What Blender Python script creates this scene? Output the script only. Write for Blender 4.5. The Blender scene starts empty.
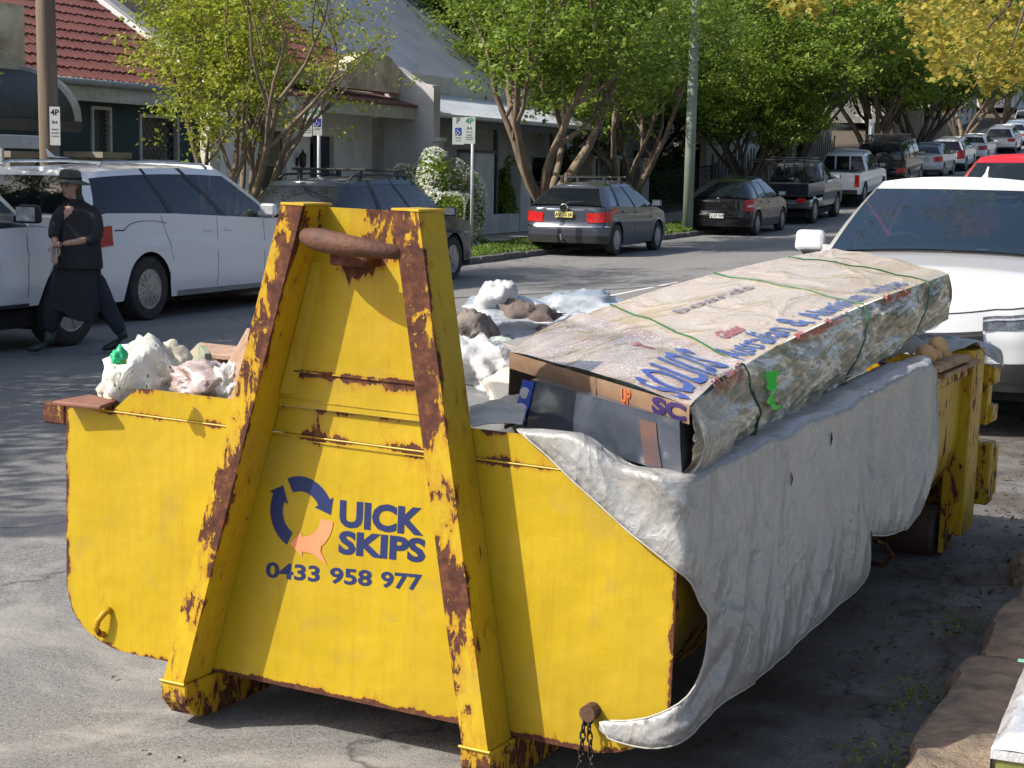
import bpy, bmesh, math, random
import numpy as np
from mathutils import Vector, Matrix, noise
random.seed(7); RNG = np.random.default_rng(11)
S = bpy.context.scene
COL = S.collection
PI = math.pi
R_ = math.radians

# ------------------------------------------------------------------ camera
FPX, HOR, ROLL, CAMH, YAW = 1640.0, 173.0, 0.017, 1.6, R_(23)
_p = math.atan((384 - HOR) / FPX)
_f = Vector((-math.sin(YAW)*math.cos(_p), math.cos(YAW)*math.cos(_p), -math.sin(_p)))
_r = Vector((math.cos(YAW), math.sin(YAW), 0)); _u = _r.cross(_f)
_R = _r*math.cos(ROLL) + _u*math.sin(ROLL); _U = _u*math.cos(ROLL) - _r*math.sin(ROLL)
CAM = Vector((0, 0, CAMH))
cd = bpy.data.cameras.new('camera'); co = bpy.data.objects.new('camera', cd); COL.objects.link(co)
M = Matrix((_R, _U, -_f)).transposed().to_4x4(); M.translation = CAM
co.matrix_world = M
cd.sensor_width = 36; cd.sensor_fit = 'HORIZONTAL'; cd.lens = 36*FPX/1024
cd.clip_start = 0.05; cd.clip_end = 3000
S.camera = co
def ray(px, py): return (_f*FPX + _R*(px-512) - _U*(py-384)).normalized()
def at_x(px, py, x):
    d = ray(px, py); return CAM + d*(x/d.x)
def col_y(px, x):      # world y of the vertical line seen at column px on plane X = x
    return at_x(px, 175, x).y

# ------------------------------------------------------------------ sun, sky, exposure
SUN_AZ, SUN_EL = R_(221), R_(42)
sd = Vector((math.cos(SUN_AZ)*math.cos(SUN_EL), math.sin(SUN_AZ)*math.cos(SUN_EL), math.sin(SUN_EL)))
wd = bpy.data.worlds.new('World'); S.world = wd; wd.use_nodes = True
nt = wd.node_tree; sky = nt.nodes.new('ShaderNodeTexSky'); sky.sky_type = 'NISHITA'; sky.sun_disc = False
sky.sun_elevation = SUN_EL; sky.sun_rotation = math.atan2(sd.x, sd.y)
sky.air_density = 0.8; sky.dust_density = 2.5; sky.ozone_density = 0.4
nt.links.new(sky.outputs[0], nt.nodes['Background'].inputs[0]); nt.nodes['Background'].inputs[1].default_value = 0.15
sl = bpy.data.lights.new('sun', 'SUN'); so = bpy.data.objects.new('sun', sl); COL.objects.link(so)
sl.energy = 4.3; sl.angle = R_(0.5); sl.color = (1, .94, .84)
so.rotation_euler = sd.to_track_quat('Z', 'Y').to_euler(); so.location = (0, 0, 40)
S.view_settings.view_transform = 'Standard'; S.view_settings.look = 'None'
S.view_settings.exposure = 0.54; S.view_settings.gamma = 1
S.render.engine = 'CYCLES'
S.render.resolution_x = 1024; S.render.resolution_y = 768

# ------------------------------------------------------------------ materials
MATS = {}
def ramp(nt, src, pts):
    r = nt.nodes.new('ShaderNodeValToRGB'); e = r.color_ramp.elements
    while len(e) < len(pts): e.new(0.5)
    for k, (p, c) in enumerate(pts):
        e[k].position = p; e[k].color = (c, c, c, 1) if isinstance(c, (int, float)) else (*c[:3], 1)
    nt.links.new(src, r.inputs[0]); return r.outputs[0]
def nz(nt, co_, scale, detail=5, rough=.55, dist=0, stretch=None):
    n = nt.nodes.new('ShaderNodeTexNoise'); n.inputs['Scale'].default_value = scale
    n.inputs['Detail'].default_value = detail; n.inputs['Roughness'].default_value = rough
    n.inputs['Distortion'].default_value = dist
    if stretch:
        m = nt.nodes.new('ShaderNodeMapping'); m.inputs['Scale'].default_value = stretch
        nt.links.new(co_, m.inputs[0]); co_ = m.outputs[0]
    nt.links.new(co_, n.inputs['Vector']); return n.outputs['Fac']
def ridged(nt, co_, scale, detail=4, rough=.55, dist=0, stretch=None):
    n = nt.nodes.new('ShaderNodeTexNoise'); n.noise_type = 'RIDGED_MULTIFRACTAL'; n.inputs['Scale'].default_value = scale
    n.inputs['Detail'].default_value = detail; n.inputs['Roughness'].default_value = rough; n.inputs['Distortion'].default_value = dist
    n.inputs['Gain'].default_value = 2.0; n.inputs['Offset'].default_value = .9
    if stretch:
        m = nt.nodes.new('ShaderNodeMapping'); m.inputs['Scale'].default_value = stretch[:3]
        if len(stretch) > 3: m.inputs['Rotation'].default_value = stretch[3]
        nt.links.new(co_, m.inputs[0]); co_ = m.outputs[0]
    nt.links.new(co_, n.inputs['Vector']); return n.outputs['Fac']
def mixc(nt, fac, a, b):
    m = nt.nodes.new('ShaderNodeMix'); m.data_type = 'RGBA'
    for s, v in ((0, fac), (6, a), (7, b)):
        if isinstance(v, bpy.types.NodeSocket): nt.links.new(v, m.inputs[s])
        elif isinstance(v, (int, float)): m.inputs[s].default_value = v
        else: m.inputs[s].default_value = (v[0], v[1], v[2], 1)
    return m.outputs[2]
def mathn(nt, op, a, b=0.0):
    m = nt.nodes.new('ShaderNodeMath'); m.operation = op
    for k, v in enumerate((a, b)):
        if isinstance(v, bpy.types.NodeSocket): nt.links.new(v, m.inputs[k])
        else: m.inputs[k].default_value = v
    return m.outputs[0]
def bumpn(nt, h, strength, dist=.01):
    b = nt.nodes.new('ShaderNodeBump'); b.inputs['Strength'].default_value = strength
    b.inputs['Distance'].default_value = dist; nt.links.new(h, b.inputs['Height']); return b.outputs[0]
def newmat(name):
    m = bpy.data.materials.new(name); m.use_nodes = True
    nt = m.node_tree; b = nt.nodes['Principled BSDF']
    tc = nt.nodes.new('ShaderNodeTexCoord'); return m, nt, b, tc.outputs['Object']
def mat(name, c, rough=.6, c2=None, scale=6, detail=6, metal=0, bump=0, bscale=None, coat=0, stretch=None, lo=.35, hi=.65, alpha=1, trans=0, dist=.01, spec=.5):
    if name in MATS: return MATS[name]
    m, nt, b, oc = newmat(name)
    b.inputs['Roughness'].default_value = rough; b.inputs['Metallic'].default_value = metal
    b.inputs['Specular IOR Level'].default_value = spec
    if c2 is None: c2 = tuple(v*.8 for v in c)
    f = ramp(nt, nz(nt, oc, scale, detail, stretch=stretch), [(lo, 0), (hi, 1)])
    nt.links.new(mixc(nt, f, c, c2), b.inputs['Base Color'])
    if bump: nt.links.new(bumpn(nt, nz(nt, oc, bscale or scale*3, 6, .6, stretch=stretch), bump, dist), b.inputs['Normal'])
    if coat: b.inputs['Coat Weight'].default_value = coat; b.inputs['Coat Roughness'].default_value = .04
    if alpha < 1: b.inputs['Alpha'].default_value = alpha
    if trans: b.inputs['Transmission Weight'].default_value = trans
    MATS[name] = m; return m
def paint_rust(name, base, base2, bias=0.0, sc=13):
    m, nt, b, oc = newmat(name)
    at = nt.nodes.new('ShaderNodeAttribute'); at.attribute_name = 'wear'
    n1 = nz(nt, oc, sc, 9, .68, .5, stretch=(1, 1, .5)); n2 = nz(nt, oc, 60, 4, .6, stretch=(1, 1, .3))
    n = mathn(nt, 'ADD', mathn(nt, 'MULTIPLY', n1, .78), mathn(nt, 'MULTIPLY', n2, .22))
    s = mathn(nt, 'ADD', mathn(nt, 'ADD', n, at.outputs['Fac']), bias)
    mask = ramp(nt, s, [(.80, 0), (.815, 1)])
    halo = ramp(nt, s, [(.70, 0), (.80, .55)])
    streak = ramp(nt, nz(nt, oc, 9, 7, .7, stretch=(4.5, 4.5, .35)), [(.50, 0), (.78, .5)])
    mott = ramp(nt, nz(nt, oc, 2.2, 7, .6), [(.3, 0), (.7, 1)])
    y = mixc(nt, mott, base, base2)
    y = mixc(nt, streak, y, (.34, .17, .02))
    y = mixc(nt, halo, y, (.36, .13, .012))
    spk = ramp(nt, nz(nt, oc, 85, 3, .6), [(.70, 0), (.73, 1)]); spg = ramp(nt, nz(nt, oc, 7, 3), [(.5, 0), (.62, .8)])
    y = mixc(nt, mathn(nt, 'MULTIPLY', spk, spg), y, (.09, .045, .02))
    scr = ramp(nt, ridged(nt, oc, 2.6, 2, .4, .3, (1, 1, .8)), [(.90, 0), (.97, .35)]); y = mixc(nt, mathn(nt, 'MULTIPLY', scr, spg), y, (.30, .22, .06))
    grm = ramp(nt, nz(nt, oc, 1.3, 8, .7), [(.48, 0), (.72, .38)]); y = mixc(nt, grm, y, (.33, .23, .03))
    rc = ramp(nt, nz(nt, oc, 30, 8, .7), [(.3, (.035, .014, .010)), (.5, (.085, .030, .018)), (.72, (.20, .075, .03))])
    nt.links.new(mixc(nt, mask, y, rc), b.inputs['Base Color'])
    b.inputs['Specular IOR Level'].default_value = .3; nt.links.new(ramp(nt, mask, [(0, .42), (1, .85)]), b.inputs['Roughness'])
    h = mathn(nt, 'ADD', mathn(nt, 'MULTIPLY', mask, -1.0), mathn(nt, 'MULTIPLY', nz(nt, oc, 120, 5, .7), .35))
    b2 = nt.nodes.new('ShaderNodeBump'); b2.inputs['Strength'].default_value = .5; b2.inputs['Distance'].default_value = .05; nt.links.new(nz(nt, oc, 3.2, 3, .45), b2.inputs['Height'])
    b1 = nt.nodes.new('ShaderNodeBump'); b1.inputs['Strength'].default_value = .55; b1.inputs['Distance'].default_value = .004; nt.links.new(h, b1.inputs['Height']); nt.links.new(b2.outputs[0], b1.inputs['Normal'])
    nt.links.new(b1.outputs[0], b.inputs['Normal'])
    MATS[name] = m; return m
YEL = paint_rust('worn yellow paint', (.465, .325, .009), (.39, .265, .009))
LEG = paint_rust('scraped yellow paint', (.54, .375, .015), (.43, .285, .012), sc=21)

def leafmat(name, c1, c2, c3):
    m, nt, b, oc = newmat(name)
    g = nt.nodes.new('ShaderNodeNewGeometry')
    cr = ramp(nt, g.outputs['Random Per Island'], [(0, c1), (.5, c2), (1, c3)])
    big = ramp(nt, nz(nt, oc, .9, 3), [(.35, 0), (.65, .45)])
    cr = mixc(nt, big, cr, c1)
    out = nt.nodes['Material Output']; tr = nt.nodes.new('ShaderNodeBsdfTranslucent'); mx = nt.nodes.new('ShaderNodeMixShader')
    b.inputs['Roughness'].default_value = .55
    nt.links.new(cr, b.inputs['Base Color']); nt.links.new(cr, tr.inputs[0]); mx.inputs[0].default_value = .5
    nt.links.new(b.outputs[0], mx.inputs[1]); nt.links.new(tr.outputs[0], mx.inputs[2]); nt.links.new(mx.outputs[0], out.inputs[0])
    MATS[name] = m; return m

# ------------------------------------------------------------------ object helpers
def link(o, parent=None):
    COL.objects.link(o)
    if parent is not None: o.parent = parent
    return o
def tag(o, label=None, cat=None, group=None, kind=None):
    if label: o['label'] = label
    if cat: o['category'] = cat
    if group: o['group'] = group
    if kind: o['kind'] = kind
    return o
def thing(name, label, cat, loc=(0, 0, 0), rz=0, group=None):
    o = bpy.data.objects.new(name, None); o.empty_display_size = .2
    o.location = loc; o.rotation_euler = (0, 0, rz); link(o); return tag(o, label, cat, group)
def mesh(name, V, F, m, parent=None, smooth=False, matidx=None):
    me = bpy.data.meshes.new(name); me.from_pydata([tuple(v) for v in V], [], [tuple(f) for f in F]); me.update()
    for mm in (m if isinstance(m, (list, tuple)) else [m]): me.materials.append(mm)
    if matidx is not None: me.polygons.foreach_set('material_index', matidx)
    if smooth: me.polygons.foreach_set('use_smooth', [True]*len(me.polygons))
    return link(bpy.data.objects.new(name, me), parent)
def wear(o, fn):
    me = o.data; a = me.attributes.new('wear', 'FLOAT', 'POINT')
    a.data.foreach_set('value', [fn(v.co) for v in me.vertices]); return o
class G:
    """collects simple shapes into one mesh"""
    def __init__(s): s.V = []; s.F = []; s.I = []
    def add(s, V, F, i=0):
        n = len(s.V); s.V += [Vector(v) for v in V]; s.F += [tuple(n+k for k in f) for f in F]; s.I += [i]*len(F); return s
    def box(s, c, d, rot=None, i=0, taper=1):
        a, b, h = d[0]/2, d[1]/2, d[2]/2
        V = [Vector((x*a*(taper if z > 0 else 1), y*b*(taper if z > 0 else 1), z*h)) for z in (-1, 1) for y in (-1, 1) for x in (-1, 1)]
        if rot is not None: V = [rot @ v for v in V]
        V = [v+Vector(c) for v in V]
        return s.add(V, [(0, 2, 3, 1), (4, 5, 7, 6), (0, 1, 5, 4), (2, 6, 7, 3), (0, 4, 6, 2), (1, 3, 7, 5)], i)
    def hexa(s, P, i=0):   # 8 corners: bottom loop then top loop
        return s.add(P, [(3, 2, 1, 0), (4, 5, 6, 7), (0, 1, 5, 4), (1, 2, 6, 5), (2, 3, 7, 6), (3, 0, 4, 7)], i)
    def prism(s, pts, a, b, i=0):  # pts: 3D loop, extruded by vector b-a
        n = len(pts); P = [Vector(p)+Vector(a) for p in pts]+[Vector(p)+Vector(b) for p in pts]
        return s.add(P, [tuple(range(n-1, -1, -1)), tuple(range(n, 2*n))]+[(k, (k+1) % n, n+(k+1) % n, n+k) for k in range(n)], i)
    def tube(s, path, rad, n=8, i=0, cap=True, flat=1):
        path = [Vector(p) for p in path]; m = len(path); V = []; F = []
        if not hasattr(rad, '__len__'): rad = [rad]*m
        up = Vector((0, 0, 1))
        for k, p in enumerate(path):
            t = (path[min(k+1, m-1)]-path[max(k-1, 0)]).normalized()
            if abs(t.dot(up)) > .95: up = Vector((1, 0, 0)) if abs(t.x) < .9 else Vector((0, 1, 0))
            a = t.cross(up).normalized(); b = a.cross(t).normalized(); up = b
            for j in range(n):
                w = 2*PI*j/n; V.append(p+a*math.cos(w)*rad[k]+b*math.sin(w)*rad[k]*flat)
        for k in range(m-1):
            for j in range(n): F.append((k*n+j, k*n+(j+1) % n, (k+1)*n+(j+1) % n, (k+1)*n+j))
        if cap: F += [tuple(range(n-1, -1, -1)), tuple((m-1)*n+j for j in range(n))]
        return s.add(V, F, i)
    def lathe(s, prof, n=16, axis=2, c=(0, 0, 0), i=0):  # prof: (r, h)
        V = []; F = []; c = Vector(c)
        for r, h in prof:
            for j in range(n):
                w = 2*PI*j/n; q = [r*math.cos(w), r*math.sin(w), h]
                if axis == 0: q = [h, q[0], q[1]]
                elif axis == 1: q = [q[0], h, q[1]]
                V.append(c+Vector(q))
        for k in range(len(prof)-1):
            for j in range(n): F.append((k*n+j, k*n+(j+1) % n, (k+1)*n+(j+1) % n, (k+1)*n+j))
        F += [tuple(range(n)), tuple((len(prof)-1)*n+j for j in range(n))]
        return s.add(V, F, i)
    def grid(s, fn, nu, nv, i=0):
        V = [fn(a/nu, b/nv) for b in range(nv+1) for a in range(nu+1)]
        return s.add(V, [(b*(nu+1)+a, b*(nu+1)+a+1, (b+1)*(nu+1)+a+1, (b+1)*(nu+1)+a) for b in range(nv) for a in range(nu)], i)
    def build(s, name, m, parent=None, smooth=False):
        o = mesh(name, s.V, s.F, m, parent, smooth, s.I if isinstance(m, (list, tuple)) else None); return o
def autosmooth(o, ang=40):
    me = o.data; me.polygons.foreach_set('use_smooth', [True]*len(me.polygons))
    bm = bmesh.new(); bm.from_mesh(me)
    for e in bm.edges:
        if len(e.link_faces) != 2 or e.calc_face_angle(0) > R_(ang): e.smooth = False
    bm.to_mesh(me); bm.free(); return o
def recalc(o):
    bm = bmesh.new(); bm.from_mesh(o.data); bmesh.ops.recalc_face_normals(bm, faces=bm.faces); bm.to_mesh(o.data); bm.free(); return o
def bevel(o, w, seg=1):
    bm = bmesh.new(); bm.from_mesh(o.data)
    bmesh.ops.recalc_face_normals(bm, faces=bm.faces)
    bmesh.ops.bevel(bm, geom=[e for e in bm.edges if e.calc_face_angle(0) > .5], offset=w, segments=seg, affect='EDGES', profile=.6)
    bm.to_mesh(o.data); bm.free(); return o
def copy_tree(o, parent=None):
    c = o.copy(); COL.objects.link(c); c.parent = parent
    for ch in list(o.children): copy_tree(ch, c)
    return c
def smooth01(a, b, x):
    t = min(1, max(0, (x-a)/(b-a))); return t*t*(3-2*t)
def lerp_pts(pts, x):
    if x <= pts[0][0]: return pts[0][1]
    for (a, va), (b, vb) in zip(pts, pts[1:]):
        if x <= b: return va+(vb-va)*(x-a)/(b-a)
    return pts[-1][1]
def text_mesh(body, size, bold=0.0, spacing=1.0, shear=0):
    c = bpy.data.curves.new('txt', 'FONT'); c.body = body; c.size = size; c.offset = bold; c.space_character = spacing
    c.resolution_u = 3; c.shear = shear; c.extrude = 0
    o = bpy.data.objects.new('txt', c); COL.objects.link(o)
    dg = bpy.context.evaluated_depsgraph_get(); me = bpy.data.meshes.new_from_object(o.evaluated_get(dg))
    V = [v.co.copy() for v in me.vertices]; F = [tuple(p.vertices) for p in me.polygons]
    bpy.data.objects.remove(o); bpy.data.meshes.remove(me); return V, F
def text_on(name, body, size, frame, m, parent, bold=0.0, width=None, spacing=1.0, squash=1.0, lift=.003):
    """flat lettering; frame = (origin, right vector, up vector)"""
    V, F = text_mesh(body, size, bold, spacing)
    x0 = min(v.x for v in V); x1 = max(v.x for v in V); sx = (width/(x1-x0)) if width else 1.0
    o, r, u = [Vector(q) for q in frame]; n = r.cross(u).normalized()
    return mesh(name, [o+r*((v.x-x0)*sx)+u*(v.y*squash)+n*lift for v in V], F, m, parent)

# ------------------------------------------------------------------ ground height of the street (it climbs away from the camera)
ZF = [(-60, -.10), (20, -.10), (31, 0.0), (42, .09), (48.4, .29), (56, .7), (66, 1.3), (73, 1.77), (79, 1.98), (87, 2.5), (100, 3.2), (112, 4.3), (140, 6.6), (200, 11), (400, 26), (900, 50)]
def zf(y):
    return (lerp_pts(ZF, y-2)+lerp_pts(ZF, y)+lerp_pts(ZF, y+2))/3
def gz(x, y):
    ex = .10+.22*smooth01(8, 19, y)
    w = smooth01(-10.5, -3.5, x)
    return zf(y)+ex*w
KERB_F, KERB_N = -12.2, -0.62
def ys_list(a, b):
    r = []; y = a
    while y < b: r.append(y); y += .5 if y < 30 else (1 if y < 120 else 10)
    return r+[b]
def sheet(name, xs, ys, zfn, m, parent=None, kind='structure'):
    V = [(x, y, zfn(x, y)) for y in ys for x in xs]; n = len(xs)
    F = [(b*n+a, b*n+a+1, (b+1)*n+a+1, (b+1)*n+a) for b in range(len(ys)-1) for a in range(n-1)]
    o = mesh(name, V, F, m, parent, True)
    if kind: o['kind'] = kind
    return o

# ================================================================== SETTING
def asphalt():
    m, nt, b, oc = newmat('old asphalt')
    f = ramp(nt, nz(nt, oc, .35, 8, .65), [(.3, 0), (.7, 1)])
    c = mixc(nt, f, (.125, .125, .128), (.175, .173, .17))
    st = ramp(nt, nz(nt, oc, .5, 6, .7, stretch=(2.2, .12, 1)), [(.42, 0), (.62, .45)])
    c = mixc(nt, st, c, (.085, .086, .09))
    ag = nz(nt, oc, 95, 4, .8); sp = ramp(nt, ag, [(.40, 0), (.62, 1)])
    c = mixc(nt, mathn(nt, 'MULTIPLY', sp, .8), c, (.30, .29, .27))
    sp2 = ramp(nt, nz(nt, oc, 60, 4, .7), [(.36, .6), (.46, 0)])
    c = mixc(nt, sp2, c, (.05, .05, .052))
    # pale cement dust near the camera, brown dirt along the gutter
    sx = nt.nodes.new('ShaderNodeSeparateXYZ'); nt.links.new(oc, sx.inputs[0])
    gut = mathn(nt, 'MULTIPLY', ramp(nt, mathn(nt, 'ADD', sx.outputs[0], 2.2), [(.0, 0), (1.0, 1)]), ramp(nt, nz(nt, oc, 2.3, 7, .65), [(.38, .15), (.6, .85)]))
    c = mixc(nt, gut, c, (.060, .046, .036))
    dst = ramp(nt, nz(nt, oc, 1.1, 8, .7, .6), [(.46, 0), (.62, .85)])
    near = ramp(nt, mathn(nt, 'MULTIPLY', sx.outputs[1], .1), [(.52, 1), (.72, 0)])
    left = ramp(nt, mathn(nt, 'ADD', mathn(nt, 'MULTIPLY', sx.outputs[0], -.5), -.75), [(0, 0), (.25, 1)])
    c = mixc(nt, mathn(nt, 'MULTIPLY', mathn(nt, 'MULTIPLY', dst, near), left), c, (.36, .345, .32))
    vc = nt.nodes.new('ShaderNodeTexVoronoi'); vc.feature = 'DISTANCE_TO_EDGE'; vc.inputs['Scale'].default_value = .42
    wn = nt.nodes.new('ShaderNodeTexNoise'); wn.inputs['Scale'].default_value = 1.6; wn.inputs['Detail'].default_value = 7; nt.links.new(oc, wn.inputs['Vector'])
    vm = nt.nodes.new('ShaderNodeVectorMath'); vm.operation = 'MULTIPLY_ADD'; vm.inputs[1].default_value = (1.3, 1.3, 0); nt.links.new(wn.outputs['Color'], vm.inputs[0]); nt.links.new(oc, vm.inputs[2]); nt.links.new(vm.outputs[0], vc.inputs['Vector'])
    crk = ramp(nt, vc.outputs['Distance'], [(.0, .75), (.008, 0)]); c = mixc(nt, crk, c, (.035, .034, .034))
    oil = ramp(nt, nz(nt, oc, 1.9, 4, .5), [(.66, 0), (.74, .5)]); c = mixc(nt, oil, c, (.05, .05, .052))
    nt.links.new(c, b.inputs['Base Color']); b.inputs['Roughness'].default_value = .82
    h = mathn(nt, 'ADD', nz(nt, oc, 140, 3, .75), mathn(nt, 'MULTIPLY', nz(nt, oc, 30, 4, .7), .8))
    nt.links.new(bumpn(nt, h, .8, .006), b.inputs['Normal']); return m
ASPH = asphalt()
CONC = mat('worn concrete', (.30, .285, .26), .85, (.20, .185, .165), 3, 8, bump=.4, bscale=60)
SAND = mat('weathered sandstone', (.30, .225, .155), .9, (.12, .095, .075), 9, 10, bump=1.0, bscale=38, dist=.03)
GRAN = mat('dark kerb stone', (.13, .12, .11), .9, (.07, .065, .06), 4, 7, bump=.7, bscale=20, dist=.02)
SOIL = mat('garden soil', (.10, .075, .05), .95, (.06, .05, .035), 3, 6, bump=.5)
GRASSB = mat('turf ground', (.10, .15, .035), .95, (.14, .13, .06), 3, 6, bump=.5)
PAINTW = mat('road paint', (.72, .72, .70), .7, (.5, .5, .48), 30, 5)

terr_m = mat('far ground', (.10, .12, .05), .95, (.14, .12, .08), .3, 5)
xs = [-400, -200, -120, -70, -40, -26, -18, -12.0, -6, -.5, 6, 14, 30, 60, 120, 200, 400]
sheet('ground', xs, ys_list(-40, 900), lambda x, y: gz(x, y)-.35+max(0, abs(x+6)-30)*.06*smooth01(20, 80, y), terr_m)
sheet('road', list(np.linspace(KERB_F-.05, KERB_N+.05, 13)), ys_list(-20, 400), gz, ASPH)
mk = G()
for y0 in (-2, 4.4, 10.8, 17.2, 19.7, 23.6+2.5, 33, 40, 47, 54):
    L = 3.0
    if y0 in (17.2,): continue
    P = []
    for k in range(7): P.append(y0+L*k/6)
    mk.grid(lambda u, v: (-7.1+.10*u, y0+L*v, gz(-7.1, y0+L*v)+.004), 1, 6)
o = mk.build('road_marking', PAINTW); o['kind'] = 'structure'
# far side verge and footpath
sheet('verge', [-13.9, -13.4, -12.8, KERB_F-.18], ys_list(-20, 180), lambda x, y: gz(x, y)+.10, GRASSB)
sheet('footpath', [-15.6, -15, -14.4, -13.9], ys_list(-20, 180), lambda x, y: gz(x, y)+.115, CONC)
sheet('garden_ground', [-30, -22, -18, -15.6], ys_list(-20, 180), lambda x, y: gz(x, y)+.11, SOIL)
sheet('near_footpath', [KERB_N+.30, .6, 1.6, 3, 6], ys_list(-20, 180), lambda x, y: gz(x, y)+.125, CONC)

def stone(name, a, b, w, h, m, parent, seed, rough=.02, x0=0.0):
    """one kerb stone from y=a to y=b, its road face at x0"""
    rs = np.random.default_rng(seed); g = G(); nu, nv = (26, 15) if x0 > -6 else (10, 5)
    def fn(u, v):
        y = a+(b-a)*u
        prof = [(0, -.05), (.0, h*.55), (w*.09, h*.93), (w*.5, h), (w*.94, h*.98), (w, -.02)]
        i = min(4, int(v*5)); t = v*5-i; px = prof[i][0]+(prof[i+1][0]-prof[i][0])*t; pz = prof[i][1]+(prof[i+1][1]-prof[i][1])*t
        nn = noise.noise(Vector((px*5+seed, y*3.1, pz*6)))+.6*noise.noise(Vector((px*14, y*9+seed, pz*14)))+(.35*noise.noise(Vector((px*34, y*30+seed, pz*34))) if x0 > -6 else 0)
        e = min(u, 1-u); shrink = .02*math.exp(-e*25)
        return (x0+px*s_+(nn*rough+shrink)*(1 if px < w*.5 else -1)*s_, y, gz(x0, y)+pz+nn*rough*.5-shrink)
    s_ = 1 if x0 > -6 else -1
    g.grid(fn, nu, nv)
    n = len(g.V)
    g.F.append(tuple(r*(nu+1) for r in range(nv+1))); g.F.append(tuple(r*(nu+1)+nu for r in range(nv, -1, -1))); g.I += [0, 0]
    o = g.build(name, m, parent, False); recalc(o)
    autosmooth(o, 50); return o
# near kerb: individual sandstone blocks
kb = sheet('kerb', [KERB_N+.02, KERB_N+.28], ys_list(-20, 180), lambda x, y: gz(x, y)+.03, SAND)
y = 2.2; k = 0
RB = random.Random(5)
while y < 15:
    L = RB.uniform(.55, 1.15); stone('kerb_stone', y+.012, y+L-.012, .30+RB.uniform(-.02, .02), .125+RB.uniform(-.012, .012), SAND, kb, 40+k, .035, KERB_N+RB.uniform(-.04, .03)); y += L; k += 1
g = G()
g.grid(lambda u, v: (KERB_N+.3*u, 15+160*v, gz(0, 15+160*v)+.125), 1, 60); g.grid(lambda u, v: (KERB_N, 15+160*v, gz(0, 15+160*v)+.125*u), 1, 60)
tag(g.build('kerb_run', SAND, kb), kind='stuff')
kf = sheet('far_kerb', [KERB_F-.20, KERB_F-.02], ys_list(-20, 180), lambda x, y: gz(x, y)+.03, GRAN)
y = 12; k = 0
while y < 62:
    L = RB.uniform(.9, 1.5); stone('kerb_stone', y+.015, y+L-.015, .20, .12+RB.uniform(-.01, .01), GRAN, kf, 140+k, .02, KERB_F+RB.uniform(-.02, .02)); y += L; k += 1
g = G(); g.grid(lambda u, v: (KERB_F-.2*u, 62+120*v, gz(KERB_F, 62+120*v)+.12), 1, 60); g.grid(lambda u, v: (KERB_F, 62+120*v, gz(KERB_F, 62+120*v)+.12*u), 1, 60)
g.grid(lambda u, v: (KERB_F-.2*u, -20+32*v, gz(KERB_F, -20+32*v)+.12), 1, 60); g.grid(lambda u, v: (KERB_F, -20+32*v, gz(KERB_F, -20+32*v)+.12*u), 1, 60)
tag(g.build('kerb_run', GRAN, kf), kind='stuff')

# ------------------------------------------------------------------ numpy cards for leaves, grass and litter
def cards(name, P, N, size, m, parent=None, aspect=.6, kind=None, fold=.25):
    """P centres (n,3), N normals (n,3), size (n,): one small diamond leaf of two folded triangles each"""
    n = len(P); P = np.asarray(P, float); N = np.asarray(N, float); N /= np.linalg.norm(N, axis=1, keepdims=True)+1e-9
    T = np.cross(N, RNG.normal(size=(n, 3))); T /= np.linalg.norm(T, axis=1, keepdims=True)+1e-9
    B = np.cross(N, T); s = np.asarray(size).reshape(n, 1)
    V = np.empty((n, 4, 3)); V[:, 0] = P-T*s*.5; V[:, 1] = P+B*s*aspect*.5+N*s*fold*.4; V[:, 2] = P+T*s*.5; V[:, 3] = P-B*s*aspect*.5+N*s*fold*.4
    me = bpy.data.meshes.new(name); me.vertices.add(4*n); me.vertices.foreach_set('co', V.astype(np.float32).ravel())
    idx = np.arange(n)*4; F = np.stack([idx, idx+1, idx+2, idx, idx+2, idx+3], 1).ravel().astype(np.int32)
    me.loops.add(6*n); me.loops.foreach_set('vertex_index', F); me.polygons.add(2*n)
    me.polygons.foreach_set('loop_start', (np.arange(2*n)*3).astype(np.int32))
    me.update(calc_edges=True); me.validate(); me.materials.append(m)
    o = link(bpy.data.objects.new(name, me), parent)
    if kind: o['kind'] = kind
    return o
LITTER = leafmat('dry leaf litter', (.07, .045, .02), (.16, .11, .06), (.30, .24, .14))
# leaf litter in the gutter
n = 900; yy = RNG.uniform(3, 12, n); xx = KERB_N-np.abs(RNG.normal(0, .22, n))-.03
PP = np.stack([xx, yy, [gz(a, b)+.012 for a, b in zip(xx, yy)]], 1); NN = np.stack([RNG.normal(0, .35, n), RNG.normal(0, .35, n), np.ones(n)], 1)
cards('leaf_litter', PP, NN, RNG.uniform(.012, .045, n), LITTER, kind='stuff', aspect=.45)
n = 260; yy = RNG.uniform(3, 14, n); xx = RNG.uniform(-3.5, KERB_N, n)
PP = np.stack([xx, yy, [gz(a, b)+.01 for a, b in zip(xx, yy)]], 1); NN = np.stack([RNG.normal(0, .3, n), RNG.normal(0, .3, n), np.ones(n)], 1)
cards('road_grit', PP, NN, RNG.uniform(.012, .05, n), LITTER, kind='stuff', aspect=.4)
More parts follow.
